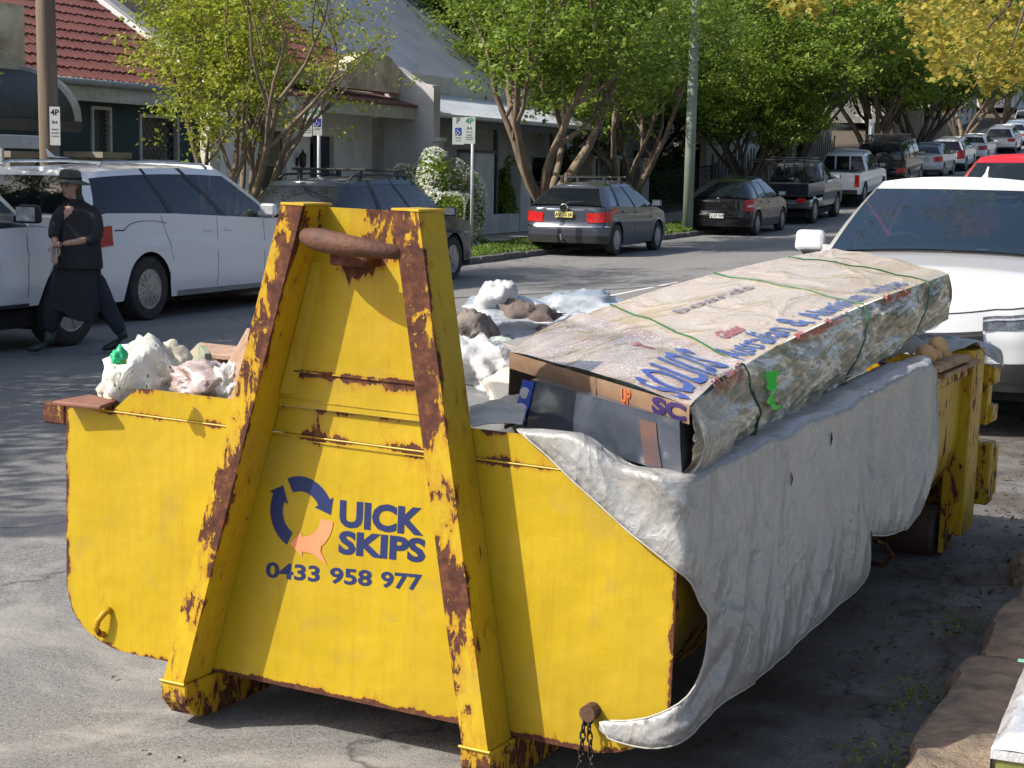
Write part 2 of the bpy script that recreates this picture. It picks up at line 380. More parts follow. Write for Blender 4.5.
# grass on the verge: blades
GR = leafmat('grass blade', (.10, .19, .025), (.17, .27, .04), (.27, .33, .09))
n = 26000; yy = RNG.uniform(24, 62, n); xx = RNG.uniform(-13.95, KERB_F-.15, n)
tuft = np.array([noise.noise(Vector((a*1.2, b*1.2, 0))) for a, b in zip(xx, yy)])
h = .06+.10*np.clip(tuft+.3, 0, 1); keep = tuft > -.35
xx, yy, h = xx[keep], yy[keep], h[keep]; n = len(xx)
PP = np.stack([xx, yy, [gz(a, b)+.10 for a, b in zip(xx, yy)]+h*.4], 1)
NN = np.stack([RNG.normal(0, 1, n), RNG.normal(0, 1, n), RNG.uniform(.1, .8, n)], 1)
cards('grass', PP, NN, h*1.5, GR, kind='stuff', aspect=.3)
# small weeds by the near kerb
n = 380; a = RNG.choice([-.55, 0, .05, .9], n)+RNG.normal(0, .09, n)
PP = np.stack([-.74+RNG.normal(0, .06, n), 4.95+a, gz(-.7, 5)+.015+RNG.uniform(0, .05, n)], 1)
cards('weed_patch', PP, RNG.normal(size=(n, 3)), RNG.uniform(.010, .028, n), GR, kind='stuff', aspect=.35)

# ================================================================== HOUSES ACROSS THE STREET
TEAL = mat('dark teal painted wall', (.022, .052, .056), .75, (.014, .036, .040), 2, 7, bump=.25, bscale=40)
TRIM = mat('off white trim paint', (.50, .50, .47), .6, (.36, .36, .34), 6, 6)
GREYR = mat('grey cement render', (.50, .49, .475), .85, (.38, .37, .355), 2, 8, bump=.35, bscale=30)
TAN = mat('stained cream render', (.70, .60, .46), .85, (.36, .29, .21), 2.5, 8, bump=.3, bscale=30)
WHITER = mat('dull white render', (.76, .75, .73), .8, (.62, .61, .60), 2, 8, bump=.25, bscale=30)
LBLUE = mat('pale blue grey corrugated steel', (.42, .46, .50), .45, (.33, .36, .40), 2, 6)
BGREY = mat('blue grey roof sheet', (.22, .245, .29), .5, (.17, .19, .235), 1.5, 6)
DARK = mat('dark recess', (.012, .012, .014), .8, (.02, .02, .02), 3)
TILE = mat('terracotta roof tile', (.20, .062, .045), .75, (.11, .038, .032), 5, 8, bump=.5, bscale=30, lo=.3, hi=.7)
IRON = mat('black ironwork', (.012, .012, .013), .5, (.02, .02, .02), 10)
BRICK = mat('dark red brick', (.11, .05, .038), .9, (.07, .035, .03), 8, 6, bump=.4)
WGLASS = mat('dim window glass', (.02, .024, .028), .08, (.03, .034, .036), 3)
TIMB = mat('weathered timber', (.23, .175, .12), .85, (.14, .10, .07), 4, 8, bump=.5, bscale=30, stretch=(1, 1, .15))
CREAMP = mat('cream pillar render', (.36, .33, .27), .85, (.24, .215, .175), 3, 8, bump=.3, bscale=30)
PALE = mat('pale wall render', (.60, .58, .53), .85, (.48, .46, .42), 1.5, 7)  # plain pale wall colour with soft mottling

def tiles(parent, x0, z0, ya, yb, rows, pitch, gauge=.34, w=.30, m=TILE, pts=None):
    """separate interlocking tiles, laid in courses up the slope away from the street"""
    g = G(); nw = 6; prof = [0, .022, .030, .006, .028, .020, 0]
    V = []
    for dz in (0, 1):
        for k in range(nw+1):
            yy = w*k/nw
            for t in (0, 1): V.append((-(gauge+.03)*t, yy, prof[k]+.028*(1-t)-(.030 if dz == 0 else 0)))
    F = []
    for k in range(nw): F += [(14+2*k, 14+2*k+2, 14+2*k+3, 14+2*k+1), (2*k, 2*k+2, 14+2*k+2, 14+2*k)]
    me = bpy.data.meshes.new('roof_tile'); me.from_pydata(V, [], F); me.materials.append(m); me.update()
    rr = random.Random(3); n = 0
    for r in range(rows):
        y = ya
        while y < yb-.02:
            o = link(bpy.data.objects.new('roof_tile', me), parent)
            d = gauge*r
            o.location = (x0-d*math.cos(pitch), y+(w*.0 if r % 2 else 0), z0+d*math.sin(pitch)+rr.uniform(-.006, .006))
            o.rotation_euler = (0, pitch, rr.uniform(-.01, .01)); o.scale.y = .985; y += w; n += 1
    return n
def wallbox(name, x0, x1, y0, y1, z0, z1, m, parent, i=0):
    g = G(); g.box(((x0+x1)/2, (y0+y1)/2, (z0+z1)/2), (abs(x1-x0), abs(y1-y0), abs(z1-z0))); return g.build(name, m, parent)
def wall_with_holes(name, x, ya, yb, z0, z1, holes, m, parent, th=.22):
    ys = sorted({ya, yb, *[h[0] for h in holes], *[h[1] for h in holes]}); zs = sorted({z0, z1, *[h[2] for h in holes], *[h[3] for h in holes]})
    g = G()
    for a, b in zip(ys, ys[1:]):
        for c, d in zip(zs, zs[1:]):
            if any(h[0] <= a and b <= h[1] and h[2] <= c and d <= h[3] for h in holes): continue
            g.box((x-th/2, (a+b)/2, (c+d)/2), (th, b-a, d-c))
    o = g.build(name, m, parent); bm = bmesh.new(); bm.from_mesh(o.data); bmesh.ops.remove_doubles(bm, verts=bm.verts, dist=.0005); 
    seen = {}; 
    for f in bm.faces:
        k = tuple(round(v, 3) for v in f.calc_center_median()); seen.setdefault(k, []).append(f)
    bmesh.ops.delete(bm, geom=[f for l in seen.values() if len(l) > 1 for f in l], context='FACES')
    bm.to_mesh(o.data); bm.free(); return o
def window(parent, x, y0, y1, z0, z1, m=TRIM, mesh_grille=True, mid=True, name='window'):
    f = G(); w = .055
    for (a, b, c, d) in ((y0, y1, z1-w, z1), (y0, y1, z0, z0+w), (y0, y0+w, z0+w, z1-w), (y1-w, y1, z0+w, z1-w)): f.box((x-.03, (a+b)/2, (c+d)/2), (.10, b-a, d-c))
    if mid: f.box((x-.03, (y0+y1)/2, (z0+z1)/2-.05), (.085, y1-y0-2*w, .035))
    fr = f.build(name, m, parent)
    g = G(); g.box((x-.10, (y0+y1)/2, (z0+z1)/2), (.01, y1-y0-.02, z1-z0-.02)); g.build('pane', WGLASS, fr)
    if mesh_grille:
        q = G(); n = 9; hgt = z1-z0; wid = y1-y0; st = wid/7
        k = -hgt
        while k < wid:
            for s in (1, -1):
                a0 = max(0, k); a1 = min(wid, k+hgt)
                if a1 > a0:
                    za, zb_ = z0+(a0-k), z0+(a1-k)
                    if s > 0: q.tube([(x-.045, y0+a0, za), (x-.045, y0+a1, zb_)], .007, 4)
                    else: q.tube([(x-.052, y1-a0, za), (x-.052, y1-a1, zb_)], .007, 4)
            k += st
        tag(q.build('security_grille', mat('grey grille steel', (.12, .12, .12), .5), fr), kind='stuff')
    return fr

GY = lambda y: gz(-16, y)+.11
# --- teal cottage
h1 = thing('cottage', 'dark teal cottage with red tiled roof and screened windows behind the white minivan', 'house')
xa = -17.5; y0, y1 = 19.5, 26.15
wl_ = [ (col_y(91, xa), col_y(111, xa), .45, 2.60), (col_y(139, xa), col_y(178, xa), 1.0, 2.52)]
wall_with_holes('wall', xa, y0, y1, -.2, 2.86, wl_, TEAL, h1)
dr = window(h1, xa+.02, wl_[0][0], wl_[0][1], .45, 2.60, TRIM, True, False, 'screen_door')
window(h1, xa+.02, wl_[1][0], wl_[1][1], 1.0, 2.52)
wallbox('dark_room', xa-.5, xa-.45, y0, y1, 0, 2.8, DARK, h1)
wallbox('fascia', xa+.16, xa+.30, y0, y1+.1, 2.66, 2.97, TRIM, h1)
g = G(); g.tube([(xa+.36, y0, 2.955), (xa+.36, y1+.1, 2.955)], .065, 8); g.build('gutter', mat('grey gutter', (.30, .31, .32), .5), h1, True)
P1 = R_(33)
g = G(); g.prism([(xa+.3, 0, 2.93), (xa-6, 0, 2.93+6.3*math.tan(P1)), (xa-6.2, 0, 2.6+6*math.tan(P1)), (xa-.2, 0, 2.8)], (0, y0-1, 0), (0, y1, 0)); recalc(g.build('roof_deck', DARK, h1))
nt1 = tiles(h1, xa+.34, 2.985, y0+1.2, y1-.05, 13, P1)
# white party wall that follows the roof slope
g = G(); g.prism([(xa+.42, 0, 2.55), (xa+.42, 0, 3.06), (xa-6, 0, 3.13+6.3*math.tan(P1)), (xa-6, 0, 2.6+6*math.tan(P1))], (0, y1, 0), (0, y1+.30, 0)); recalc(g.build('party_wall', WHITER, h1))
g = G(); g.prism([(xa+.46, 0, 3.065), (xa+.46, 0, 3.12), (xa-6, 0, 3.19+6.3*math.tan(P1)), (xa-6, 0, 3.135+6.3*math.tan(P1))], (0, y1-.03, 0), (0, y1+.33, 0)); recalc(g.build('coping', mat('grey flashing', (.33, .34, .36), .5), h1))
# --- second roof + pale house
h2 = thing('house', 'pale rendered house with weathered parapet, front porch and dark doorway', 'house')
xb = -17.3; ya_, yb_ = 26.5, col_y(388, -16.9)
holes = [(col_y(262, xb), col_y(287, xb), .1, 2.35), (col_y(310, xb), col_y(334, xb), .1, 2.30)]
wall_with_holes('wall', xb, ya_, yb_, -.2, 3.6, holes, WHITER, h2)
for (a, b, c, d) in holes:
    g = G(); g.box((xb-.14, (a+b)/2, 1.2), (.05, b-a, 2.3)); dd = g.build('door', mat('brown door', (.05, .035, .03), .5), h2)
    g = G(); g.box((xb-.09, a+.12, 1.05), (.05, .04, .12)); g.build('handle', TRIM, dd)
    g = G(); g.box((xb-.05, (a+b)/2, 1.9), (.02, (b-a)*.6, .5)); g.build('door_panel', WGLASS, dd)
yv0 = col_y(293, -16.3)
wallbox('porch_beam', -16.42, -16.24, yv0, yb_, 2.72, 2.98, mat('beige beam paint', (.42, .40, .35), .6), h2)
g = G(); g.hexa([(-16.18, yv0-.05, 2.99), (-16.18, yb_, 2.99), (-17.2, yb_, 3.25), (-17.2, yv0-.05, 3.25), (-16.18, yv0-.05, 3.03), (-16.18, yb_, 3.03), (-17.2, yb_, 3.29), (-17.2, yv0-.05, 3.29)]); recalc(g.build('porch_roof', mat('red brown roof edge', (.16, .06, .045), .6), h2))
yp = col_y(350, -16.5)
wallbox('parapet', -16.62, -16.9, yv0+.1, yp, 3.28, 3.62, TAN, h2)
g = G(); g.prism([(0, 0, 3.28)]+[(0, (yb_-yp)*t, 3.28+.50+.28*smooth01(0, .35, t)-.26*smooth01(.75, 1, t)) for t in np.linspace(0, 1, 12)]+[(0, yb_-yp, 3.28)], (-16.60, yp+.01, 0), (-16.92, yp+.01, 0)); recalc(g.build('curved_parapet', TAN, h2))
wallbox('porch_floor', -17.3, -16.2, yv0, yb_, -.2, .16, CONC, h2)
# wall lamp
lam = thing('wall_lantern', 'black carriage lantern on the pale wall left of the dark door', 'wall lamp', (xb+.02, col_y(296, xb), 1.75))
g = G(); g.lathe([(.02, -.02), (.075, .02), (.09, .24), (.03, .30), (.01, .36)], 6, 2, (.14, 0, -.1)); g.build('lantern', IRON, lam)
g = G(); g.tube([(0, 0, .0), (.06, 0, .1), (.14, 0, .22)], .014, 6); g.box((.01, 0, 0), (.02, .08, .16)); tag(g.build('bracket', IRON, lam), kind='stuff')
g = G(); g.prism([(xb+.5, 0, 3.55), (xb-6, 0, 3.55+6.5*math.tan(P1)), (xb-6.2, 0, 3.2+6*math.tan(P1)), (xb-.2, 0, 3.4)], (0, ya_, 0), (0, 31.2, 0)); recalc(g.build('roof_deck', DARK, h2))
wallbox('fascia', xb+.38, xb+.50, ya_, 31.2, 3.42, 3.62, TRIM, h2)
tiles(h2, xb+.52, 3.60, ya_+.05, 31.15, 12, P1)
# big blue grey gable roof behind
g = G(); ra = at_x(335, 40, -21); yr = yb_+.4
h2b = thing('house', 'tall house with blue grey sheet roof and pale upper wall rising behind the porch house', 'house')
g.hexa([(-18.2, 31.5, 3.3), (-18.2, 44, 3.6), (-26, 44, 9.8), (-26, 31.5, 9.5), (-18.2, 31.5, 3.42), (-18.2, 44, 3.72), (-26, 44, 9.95), (-26, 31.5, 9.65)]); recalc(g.build('roof', BGREY, h2b))
for k in range(24):
    g = G(); yk = 31.6+k*.5; g.hexa([(-18.2, yk, 3.44), (-18.2, yk+.05, 3.44), (-26, yk+.05, 9.68), (-26, yk, 9.68), (-18.2, yk+.01, 3.50), (-18.2, yk+.04, 3.50), (-26, yk+.04, 9.74), (-26, yk+.01, 9.74)]); recalc(g.build('roof_rib', BGREY, h2b))
g = G(); g.hexa([(-18.1, 31.3, 3.3), (-18.1, 31.5, 3.3), (-26, 31.5, 9.5), (-26, 31.3, 9.5), (-18.1, 31.3, 3.65), (-18.1, 31.5, 3.65), (-26, 31.5, 9.9), (-26, 31.3, 9.9)]); recalc(g.build('barge_board', mat('dark barge board', (.05, .05, .055), .6), h2b))
wallbox('side_wall', -25.9, -18.4, 31.55, 31.75, 0, 3.2, PALE, h2b)
wallbox('front_wall', -18.6, -18.4, 31.75, 44, -.2, 3.3, GREYR, h2b)
# --- wing wall between house 2 and house 3
ww = thing('wing_wall', 'tall grey rendered wing wall with curved top between the two porches', 'wall')
g = G(); prof = [(-15.8, 0, -.2), (-15.8, 0, 3.38), (-15.84, 0, 3.46), (-15.95, 0, 3.48), (-16.15, 0, 3.52), (-16.45, 0, 3.70), (-16.7, 0, 3.86), (-16.9, 0, 3.90), (-17.0, 0, 3.85), (-17.0, 0, -.2)]
g.prism(prof, (0, yb_+.01, 0), (0, yb_+.34, 0)); recalc(g.build('wall', GREYR, ww))
g = G(); g.box((-15.72, yb_+.17, 2.30), (.16, .36, .10)); g.box((-15.74, yb_+.17, 2.16), (.10, .30, .18)); tag(g.build('corbel', GREYR, ww), kind='stuff')
# --- house 3
h3 = thing('house', 'grey cottage with pale blue verandah roof half hidden by the large street tree', 'house')
yc_ = yb_+.36; yd = 43.5
wall_with_holes('wall', -17.6, yc_, yd, -.2, 3.2, [(col_y(458, -17.6), col_y(470, -17.6), .15, 2.1), (col_y(530, -17.6), col_y(565, -17.6), .7, 2.1)], GREYR, h3)
window(h3, -17.58, col_y(458, -17.6), col_y(470, -17.6), .15, 2.1, TRIM, False); window(h3, -17.58, col_y(530, -17.6), col_y(565, -17.6), .7, 2.1, TRIM, False)
g = G(); n_ = 90
def vr(u, v):
    return (-15.9-1.7*u, yc_+(yd-yc_)*v, 2.86+.62*u+.012*math.sin(v*(yd-yc_)*2*PI/.15))
g.grid(vr, 3, 700); g.build('verandah_roof', LBLUE, h3, True)
g = G(); g.tube([(-15.84, yc_, 2.84), (-15.84, yd, 2.84)], .06, 8); g.build('gutter', mat('pale gutter', (.55, .58, .60), .5), h3, True)
wallbox('verandah_beam', -16.0, -15.92, yc_, yd, 2.62, 2.80, mat('dark beam', (.06, .06, .065), .6), h3)
for yy in (yc_+3.4, yc_+7, yd-.2):
    wallbox('verandah_post', -16.02, -15.92, yy, yy+.10, 0, 2.62, mat('dark beam', (.06, .06, .065)), h3)
wallbox('upper_wall', -17.9, -17.6, yc_, yd, 3.2, 3.9, PALE, h3)
# --- corner shop awning at far left
hs = thing('terrace_house', 'brick terrace front with curved dark awning and pale parapet at far left', 'house')
ye = col_y(37, -16.2)
wallbox('wall', -17.9, -17.6, 10, ye, -.2, 3.1, BRICK, hs)
for yy in np.arange(10.6, ye-1, 1.6): window(hs, -17.57, yy, yy+.9, .9, 2.3, TRIM, False)
wallbox('parapet', -16.5, -16.8, 10, ye+.15, 2.95, 3.95, TAN, hs)
g = G(); g.grid(lambda u, v: (-15.5-1.2*(1-math.cos(u*PI/2)) , 10+(ye-10)*v, 2.25+.75*math.sin(u*PI/2)+.01*math.sin(v*(ye-10)*2*PI/.12)), 12, 400); g.build('bullnose_awning', mat('dark corrugated awning', (.045, .052, .055), .55, (.03, .035, .037), 3), hs, True)
g = G(); g.prism([(-15.46, 0, 2.2)]+[(-15.46-1.2*(1-math.cos(u*PI/2)), 0, 2.29+.77*math.sin(u*PI/2)) for u in np.linspace(0, 1, 10)]+[(-16.7, 0, 2.9)]+[(-15.50-1.2*(1-math.cos(u*PI/2)), 0, 2.20+.72*math.sin(u*PI/2)) for u in np.linspace(1, 0.02, 10)], (0, ye, 0), (0, ye+.12, 0)); recalc(g.build('awning_end', TRIM, hs))
wallbox('awning_beam', -15.56, -15.44, 10, ye+.1, 2.08, 2.24, mat('dark beam', (.06, .06, .065)), hs)
# pale board at far left on a post
bd = thing('street_board', 'pale grey horizontal board behind the timber power pole', 'signboard')
a = at_x(0, 141, -14.2); b = at_x(49, 141, -14.2)
g = G(); g.box((-14.2, (a.y-1+b.y)/2, a.z), (.05, b.y-a.y+1, .17)); bevel(g.build('board', mat('galvanised grey', (.42, .44, .47), .5), bd), .01)
g = G(); g.tube([(-14.26, a.y+.1, gz(-14, 15)+.1), (-14.26, a.y+.1, a.z)], .03, 8); g.build('post', mat('galvanised grey', (.42, .44, .47)), bd)

# low front fence pillars -------------------------------------------
def pillar(px0, px1, ptop, x, label, m=CREAMP, cap='flat', zb=0, name='fence_pillar', group='front fence pillars'):
    A, B = col_y(px0, x), col_y(px1, x); zt = at_x((px0+px1)/2, ptop, x).z; w = B-A; yc = (A+B)/2; zb = gz(x, yc)+.1
    w = min(w, .75)
    t = thing(name, label, 'pillar', (x-w/2, yc, zb), 0, group); hh = zt-zb
    g = G(); g.box((0, 0, (hh-.09)/2), (w*.86, w*.86, hh-.09)); bevel(g.build('shaft', m, t), .01)
    g = G()
    if cap == 'flat': g.box((0, 0, hh-.05), (w, w, .09))
    else: g.box((0, 0, hh-.12), (w, w, .08)); g.box((0, 0, hh-.03), (w*.96, w*.96, .14), taper=.25)
    c = g.build('cap', m if cap != 'flat' else mat('dull cap stone', (.30, .27, .21), .85), t); 
    return t
pillar(11, 41, 151, -15.9, 'squat cream fence pillar left of the timber power pole', cap='flat')
pillar(101, 134, 152, -15.9, 'squat cream fence pillar in front of the teal cottage', cap='flat')
pillar(590, 606, 153, -15.9, 'cream gate pillar with pyramid cap, left one of the pair', cap='p')
pillar(609, 626, 153, -15.9, 'cream gate pillar with pyramid cap, right one of the pair', cap='p')
pillar(640, 655, 158, -15.9, 'plain pale gate pillar beside the dark gate near the green pole', cap='flat')
# rendered wall with rectangular opening by the flowering shrub
gw = thing('garden_wall', 'grey rendered garden wall with a tall rectangular opening full of leaves', 'wall')
x = -15.8; A, B, Cc, D = col_y(475, x), col_y(494, x), col_y(521, x), col_y(531, x); zt = at_x(484, 153, x).z; zg = gz(x, A)
wallbox('pier', x-.4, x, A, B, zg, zt, GREYR, gw); wallbox('pier', x-.3, x, Cc, D, zg, zt-.25, GREYR, gw)
wallbox('sill_wall', x-.28, x-.02, B, Cc, zg, at_x(507, 214, x).z, GREYR, gw); wallbox('cap', x-.45, x+.05, A-.05, B+.05, zt, zt+.07, mat('dark cap', (.09, .08, .07), .8), gw)
# low wall behind the shrub
wallbox('low_wall', x-.2, x, yb_+.4, A-.01, zg, zg+.75, GREYR, gw)
# iron fences: each picket a part
def iron_fence(x, ya, yb, h, label, m=IRON, step=.14, cat='fence'):
    t = thing('iron_fence', label, cat)
    zz = lambda y: gz(x, y)+.1
    for f in (.12, .86):
        g = G(); g.tube([(x, y, zz(y)+h*f) for y in np.linspace(ya, yb, 6)], .016, 5); g.build('rail', m, t)
    me = None; y = ya+.06
    while y < yb:
        if me is None:
            g = G(); g.tube([(0, 0, 0), (0, 0, h-.09)], .010, 5); g.lathe([(.010, h-.10), (.026, h-.06), (.002, h)], 5)
            o = g.build('picket', m, t); me = o.data
        else: o = link(bpy.data.objects.new('picket', me), t)
        o.location = (x, y, zz(y)); y += step
    return t
iron_fence(-15.85, col_y(533, -15.85), col_y(588, -15.85), 1.25, 'black iron picket fence behind the large street tree')
iron_fence(-15.85, col_y(657, -15.85), col_y(715, -15.85), 1.3, 'black iron picket fence right of the plain gate pillar', step=.2)
# dark timber gate
gt = thing('side_gate', 'dark boarded gate between cream gate pillars', 'gate')
A, B = col_y(627, -16.0), col_y(640, -16.0); n_ = 7
for k in range(n_): wallbox('board', -16.05, -16.0, A+(B-A)*k/n_, A+(B-A)*(k+1)/n_-.015, gz(-16, A)+.12, 1.85+.1*math.sin(k/(n_-1)*PI), mat('dark brown board', (.07, .05, .04), .8), gt)
# pale wall with pointed palings
pw = thing('paling_wall', 'pale wall with uneven pointed dark palings in front, beyond the black hatchback', 'fence')
A, B = col_y(705, -16.2), col_y(830, -16.2)
g = G()
for k in range(8):
    a = A+(B-A)*k/8; b = A+(B-A)*(k+1)/8; g.box((-16.3, (a+b)/2, gz(-16, a)+1.2), (.2, b-a, 2.4+.02*k))
tag(g.build('wall', PALE, pw), kind='stuff')
y = A; rr = random.Random(4)
while y < B-.2:
    hh = 1.2+.5*abs(math.sin(y*1.7))+rr.uniform(-.2, .2); g = G(); g.prism([(0, 0, 0), (0, .16, 0), (0, .16, hh), (0, .08, hh+.12), (0, 0, hh)], (-15.95, y, gz(-16, y)+.1), (-15.98, y, gz(-16, y)+.1)); recalc(g.build('paling', IRON, pw)); y += .42
# timber fence up the hill, boards as parts
tf = thing('timber_fence', 'tall weathered timber board fence climbing the hill beyond the parked cars', 'fence')
A, B = col_y(893, -15.9), col_y(948, -15.9)
y = A; me = None
while y < B:
    if me is None:
        g = G(); g.box((0, 0, 1.25), (.03, .235, 2.5)); o = g.build('board', TIMB, tf); me = o.data
    else: o = link(bpy.data.objects.new('board', me), tf)
    o.location = (-15.9+rr.uniform(-.01, .01), y, gz(-16, y)+.15+rr.uniform(-.05, .08)); y += .25
tf2 = thing('timber_fence', 'short pale timber fence at the top right of the street', 'fence')
me = None; y = 133
while y < 150:
    if me is None:
        g = G(); g.box((0, 0, 1.1), (.04, .38, 2.2)); o = g.build('board', TIMB, tf2); me = o.data
    else: o = link(bpy.data.objects.new('board', me), tf2)
    o.location = (-13.6, y, gz(-14, y)+.5+rr.uniform(-.05, .08)); y += .4
# houses far up the hill behind the trees
def back_house(x, y, w, l, h, m, label, rm=BGREY, hh=2.2):
    t = thing('house', label, 'house', (x, y, gz(-16, y)))
    g = G(); g.box((0, 0, h/2), (w, l, h)); g.build('wall', m, t)
    g = G(); g.prism([(w/2+.4, 0, h-.05), (0, 0, h+hh), (-w/2-.4, 0, h-.05)], (0, -l/2-.4, 0), (0, l/2+.4, 0)); recalc(g.build('roof', rm, t))
    for k in range(int(l//3)):
        yy = -l/2+1.2+k*3; g = G(); g.box((w/2+.01, yy+.5, h*.62), (.06, 1.0, 1.3)); f = g.build('window', TRIM, t)
        g = G(); g.box((w/2+.045, yy+.5, h*.62), (.01, .82, 1.12)); g.build('pane', WGLASS, f)
        g = G(); g.box((w/2+.01, yy+.5, h*.2), (.06, 1.0, 1.3)); f = g.build('window', TRIM, t)
        g = G(); g.box((w/2+.045, yy+.5, h*.2), (.01, .82, 1.12)); g.build('pane', WGLASS, f)
    return t
back_house(-23, 54, 8, 12, 6.5, PALE, 'pale two storey house glimpsed between street trees near the green pole')
back_house(-23, 78, 8, 14, 6, TAN, 'tan two storey house hidden behind the banyan-like street trees', TILE)
back_house(-22, 128, 8, 16, 6, PALE, 'pale house far up the hill behind the timber fence')
back_house(-21, 160, 8, 16, 6, WHITER, 'white house farthest up the hill near the top right', TILE)

# ================================================================== POLES AND SIGNS
tp = thing('power_pole', 'weathered timber power pole with a parking sign at far left', 'power pole')
a = at_x(51.5, 172, -13.2); b = at_x(46.5, 0, -13.2)
g = G(); ax = Vector((-13.2, a.y, gz(-13.2, a.y)+.08)); dx = (b.y-a.y)/(b.z-a.z)
g.tube([ax+Vector((0, dx*z, z)) for z in (0, 2, 4, 6, 9)], [.125, .12, .115, .11, .10], 14); g.build('pole', mat('grey timber pole', (.20, .155, .115), .85, (.11, .085, .065), 6, 8, bump=.6, bscale=30, stretch=(1, 1, .08)), tp, True)
gp = thing('street_pole', 'pale green painted steel pole standing on the verge behind the black hatchback', 'pole')
a = at_x(688.5, 200, -12.5); b = at_x(695.5, 0, -12.5); sl_ = (b-a)/(b.z-a.z)
g = G(); base = a-sl_*(a.z-gz(-13, a.y)-.1)
g.tube([base+sl_*z for z in (0, 3, 6, 9)], [.135, .13, .12, .11], 16); g.build('pole', mat('pale green pole paint', (.24, .30, .24), .6, (.19, .235, .19), 2, 6), gp, True)

SIGNW = mat('white sign sheet', (.62, .63, .62), .45, (.55, .56, .55), 5); SIGNG = mat('green sign print', (.03, .22, .08), .5); SIGNB = mat('blue sign print', (.02, .06, .35), .5); SIGNK = mat('black sign print', (.02, .02, .025), .5)
def sign_plate(parent, c, w, h, lines, face, blue=False):
    """flat sign facing direction `face` (unit), lines = (text, size, z offset, material)"""
    n = Vector(face).normalized(); r = Vector((0, 0, 1)).cross(n).normalized(); up = Vector((0, 0, 1)); c = Vector(c)
    g = G(); P = []
    for s in (-1, 1):
        for (a, b) in ((-1, -1), (1, -1), (1, 1), (-1, 1)): P.append(c+r*a*w/2+up*b*h/2+n*s*.004)
    g.hexa(P); sp = recalc(g.build('sign_plate', SIGNW, parent))
    for (t, sz, dz, m, dxx) in lines:
        V, F = text_mesh(t, sz, .02*sz); x0 = min(v.x for v in V); x1 = max(v.x for v in V)
        o = c+up*dz+n*.006+r*dxx
        mesh('sign_print', [o+r*(v.x-(x0+x1)/2)+up*v.y for v in V], F, m, sp)
    if blue:
        g = G(); q = c+n*.0065+up*(-.01); g.add([q-r*.06-up*.07, q+r*.06-up*.07, q+r*.06+up*.07, q-r*.06+up*.07], [(0, 1, 2, 3)]); g.build('blue_panel', SIGNB, sp)
        g = G(); q = q+n*.002; g.tube([q+up*.045-r*.01, q+up*.0-r*.01, q-up*.005+r*.025, q-up*.04+r*.035], .007, 5); g.tube([q+Vector((0, 0, -.03))+r*.028*math.cos(a)-r*.012+up*.028*math.sin(a) for a in np.linspace(2.2, 6.2, 10)], .005, 5); tag(g.build('wheelchair_mark', SIGNW, sp), kind='stuff')
    return sp
face = (.39, -.92, 0)
fx = lambda px, py, x: at_x(px, py, x)
L4 = [('4P', .15, .13, SIGNG, 0), ('8-6', .075, .02, SIGNG, 0), ('MON-FRI', .03, -.04, SIGNG, 0), ('PERMIT', .035, -.10, SIGNG, 0), ('HOLDERS', .032, -.14, SIGNG, 0), ('EXCEPTED', .028, -.18, SIGNG, 0)]
sc = lambda L, k: [(a, b*k, c*k, d, e) for a, b, c, d, e in L]
c = fx(55, 126, -12.98); sign_plate(tp, c+Vector((.0, -.0, 0)), .125, .46, sc([('4P', .10, .13, SIGNK, 0), ('8-6', .05, .03, SIGNK, 0), ('PERMIT', .024, -.05, SIGNK, 0), ('HOLDERS', .022, -.09, SIGNK, 0), ('EXCEPTED', .02, -.13, SIGNK, 0)], 1), face)
def signpost(px, pyt, ptop, x, label, plates, gr='parking signs on the verge'):
    c0 = fx(px, ptop, x); zb = gz(x, c0.y)+.08
    t = thing('parking_sign', label, 'street sign', group=gr)
    g = G(); g.tube([(x, c0.y, zb), (x, c0.y, c0.z)], .032, 8); g.build('post', mat('galvanised grey', (.42, .44, .47)), t, True)
    for (pxa, pya, w, h, L, bl) in plates:
        sign_plate(t, fx(pxa, pya, x+.06), w, h, L, face, bl)
    return t
k = .95
signpost(319, 105, 106, -14.5, 'twin parking sign half hidden behind the left street tree, by the porch', [(307.5, 123, .155, .46, sc(L4, .95), False), (317.5, 122, .155, .46, sc([('P', .15, .13, SIGNG, 0), ('PERMIT', .035, -.14, SIGNG, 0)], .95), True)])
signpost(473, 115, 117, -13.2, 'twin parking sign with blue wheelchair panel standing on the grass verge', [(458.3, 131, .22, .50, sc([('P', .15, .14, SIGNG, 0), ('PERMIT', .035, -.14, SIGNG, 0), ('ZONE', .035, -.19, SIGNG, 0)], 1), True), (469.4, 130.5, .22, .50, sc(L4, 1), False)])
pt = thing('parking_sign', 'small pale parking sign among the trunks beyond the black four wheel drive', 'street sign', group='parking signs on the verge')
c = fx(871.5, 127, -13.2)
g = G(); g.tube([(-13.2, c.y, gz(-13.2, c.y)), (-13.2, c.y, c.z)], .05, 6); g.build('post', mat('galvanised grey', (.42, .44, .47)), pt)
sign_plate(pt, c, .22, .62, [], face)
fn = thing('warning_sign', 'small orange warning sign beside the trunk up the hill', 'street sign')
c = fx(947, 103, -12.9); g = G(); g.tube([(-12.9, c.y, gz(-13, c.y)), (-12.9, c.y, c.z+.3)], .045, 6); g.build('post', mat('galvanised grey', (.42, .44, .47)), fn)
g = G(); n = Vector(face); r = Vector((0, 0, 1)).cross(n); g.prism([c+r*.5, c+Vector((0, 0, .5)), c-r*.5, c-Vector((0, 0, .5))], n*.06, n*.09); recalc(g.build('sign_plate', mat('orange yellow sign', (.75, .36, .02), .5), fn))
bn = thing('wheelie_bin', 'small dark green wheelie bin standing up the hill beside the driveway', 'bin', (-12.8, 118, gz(-12.8, 118)+.1))
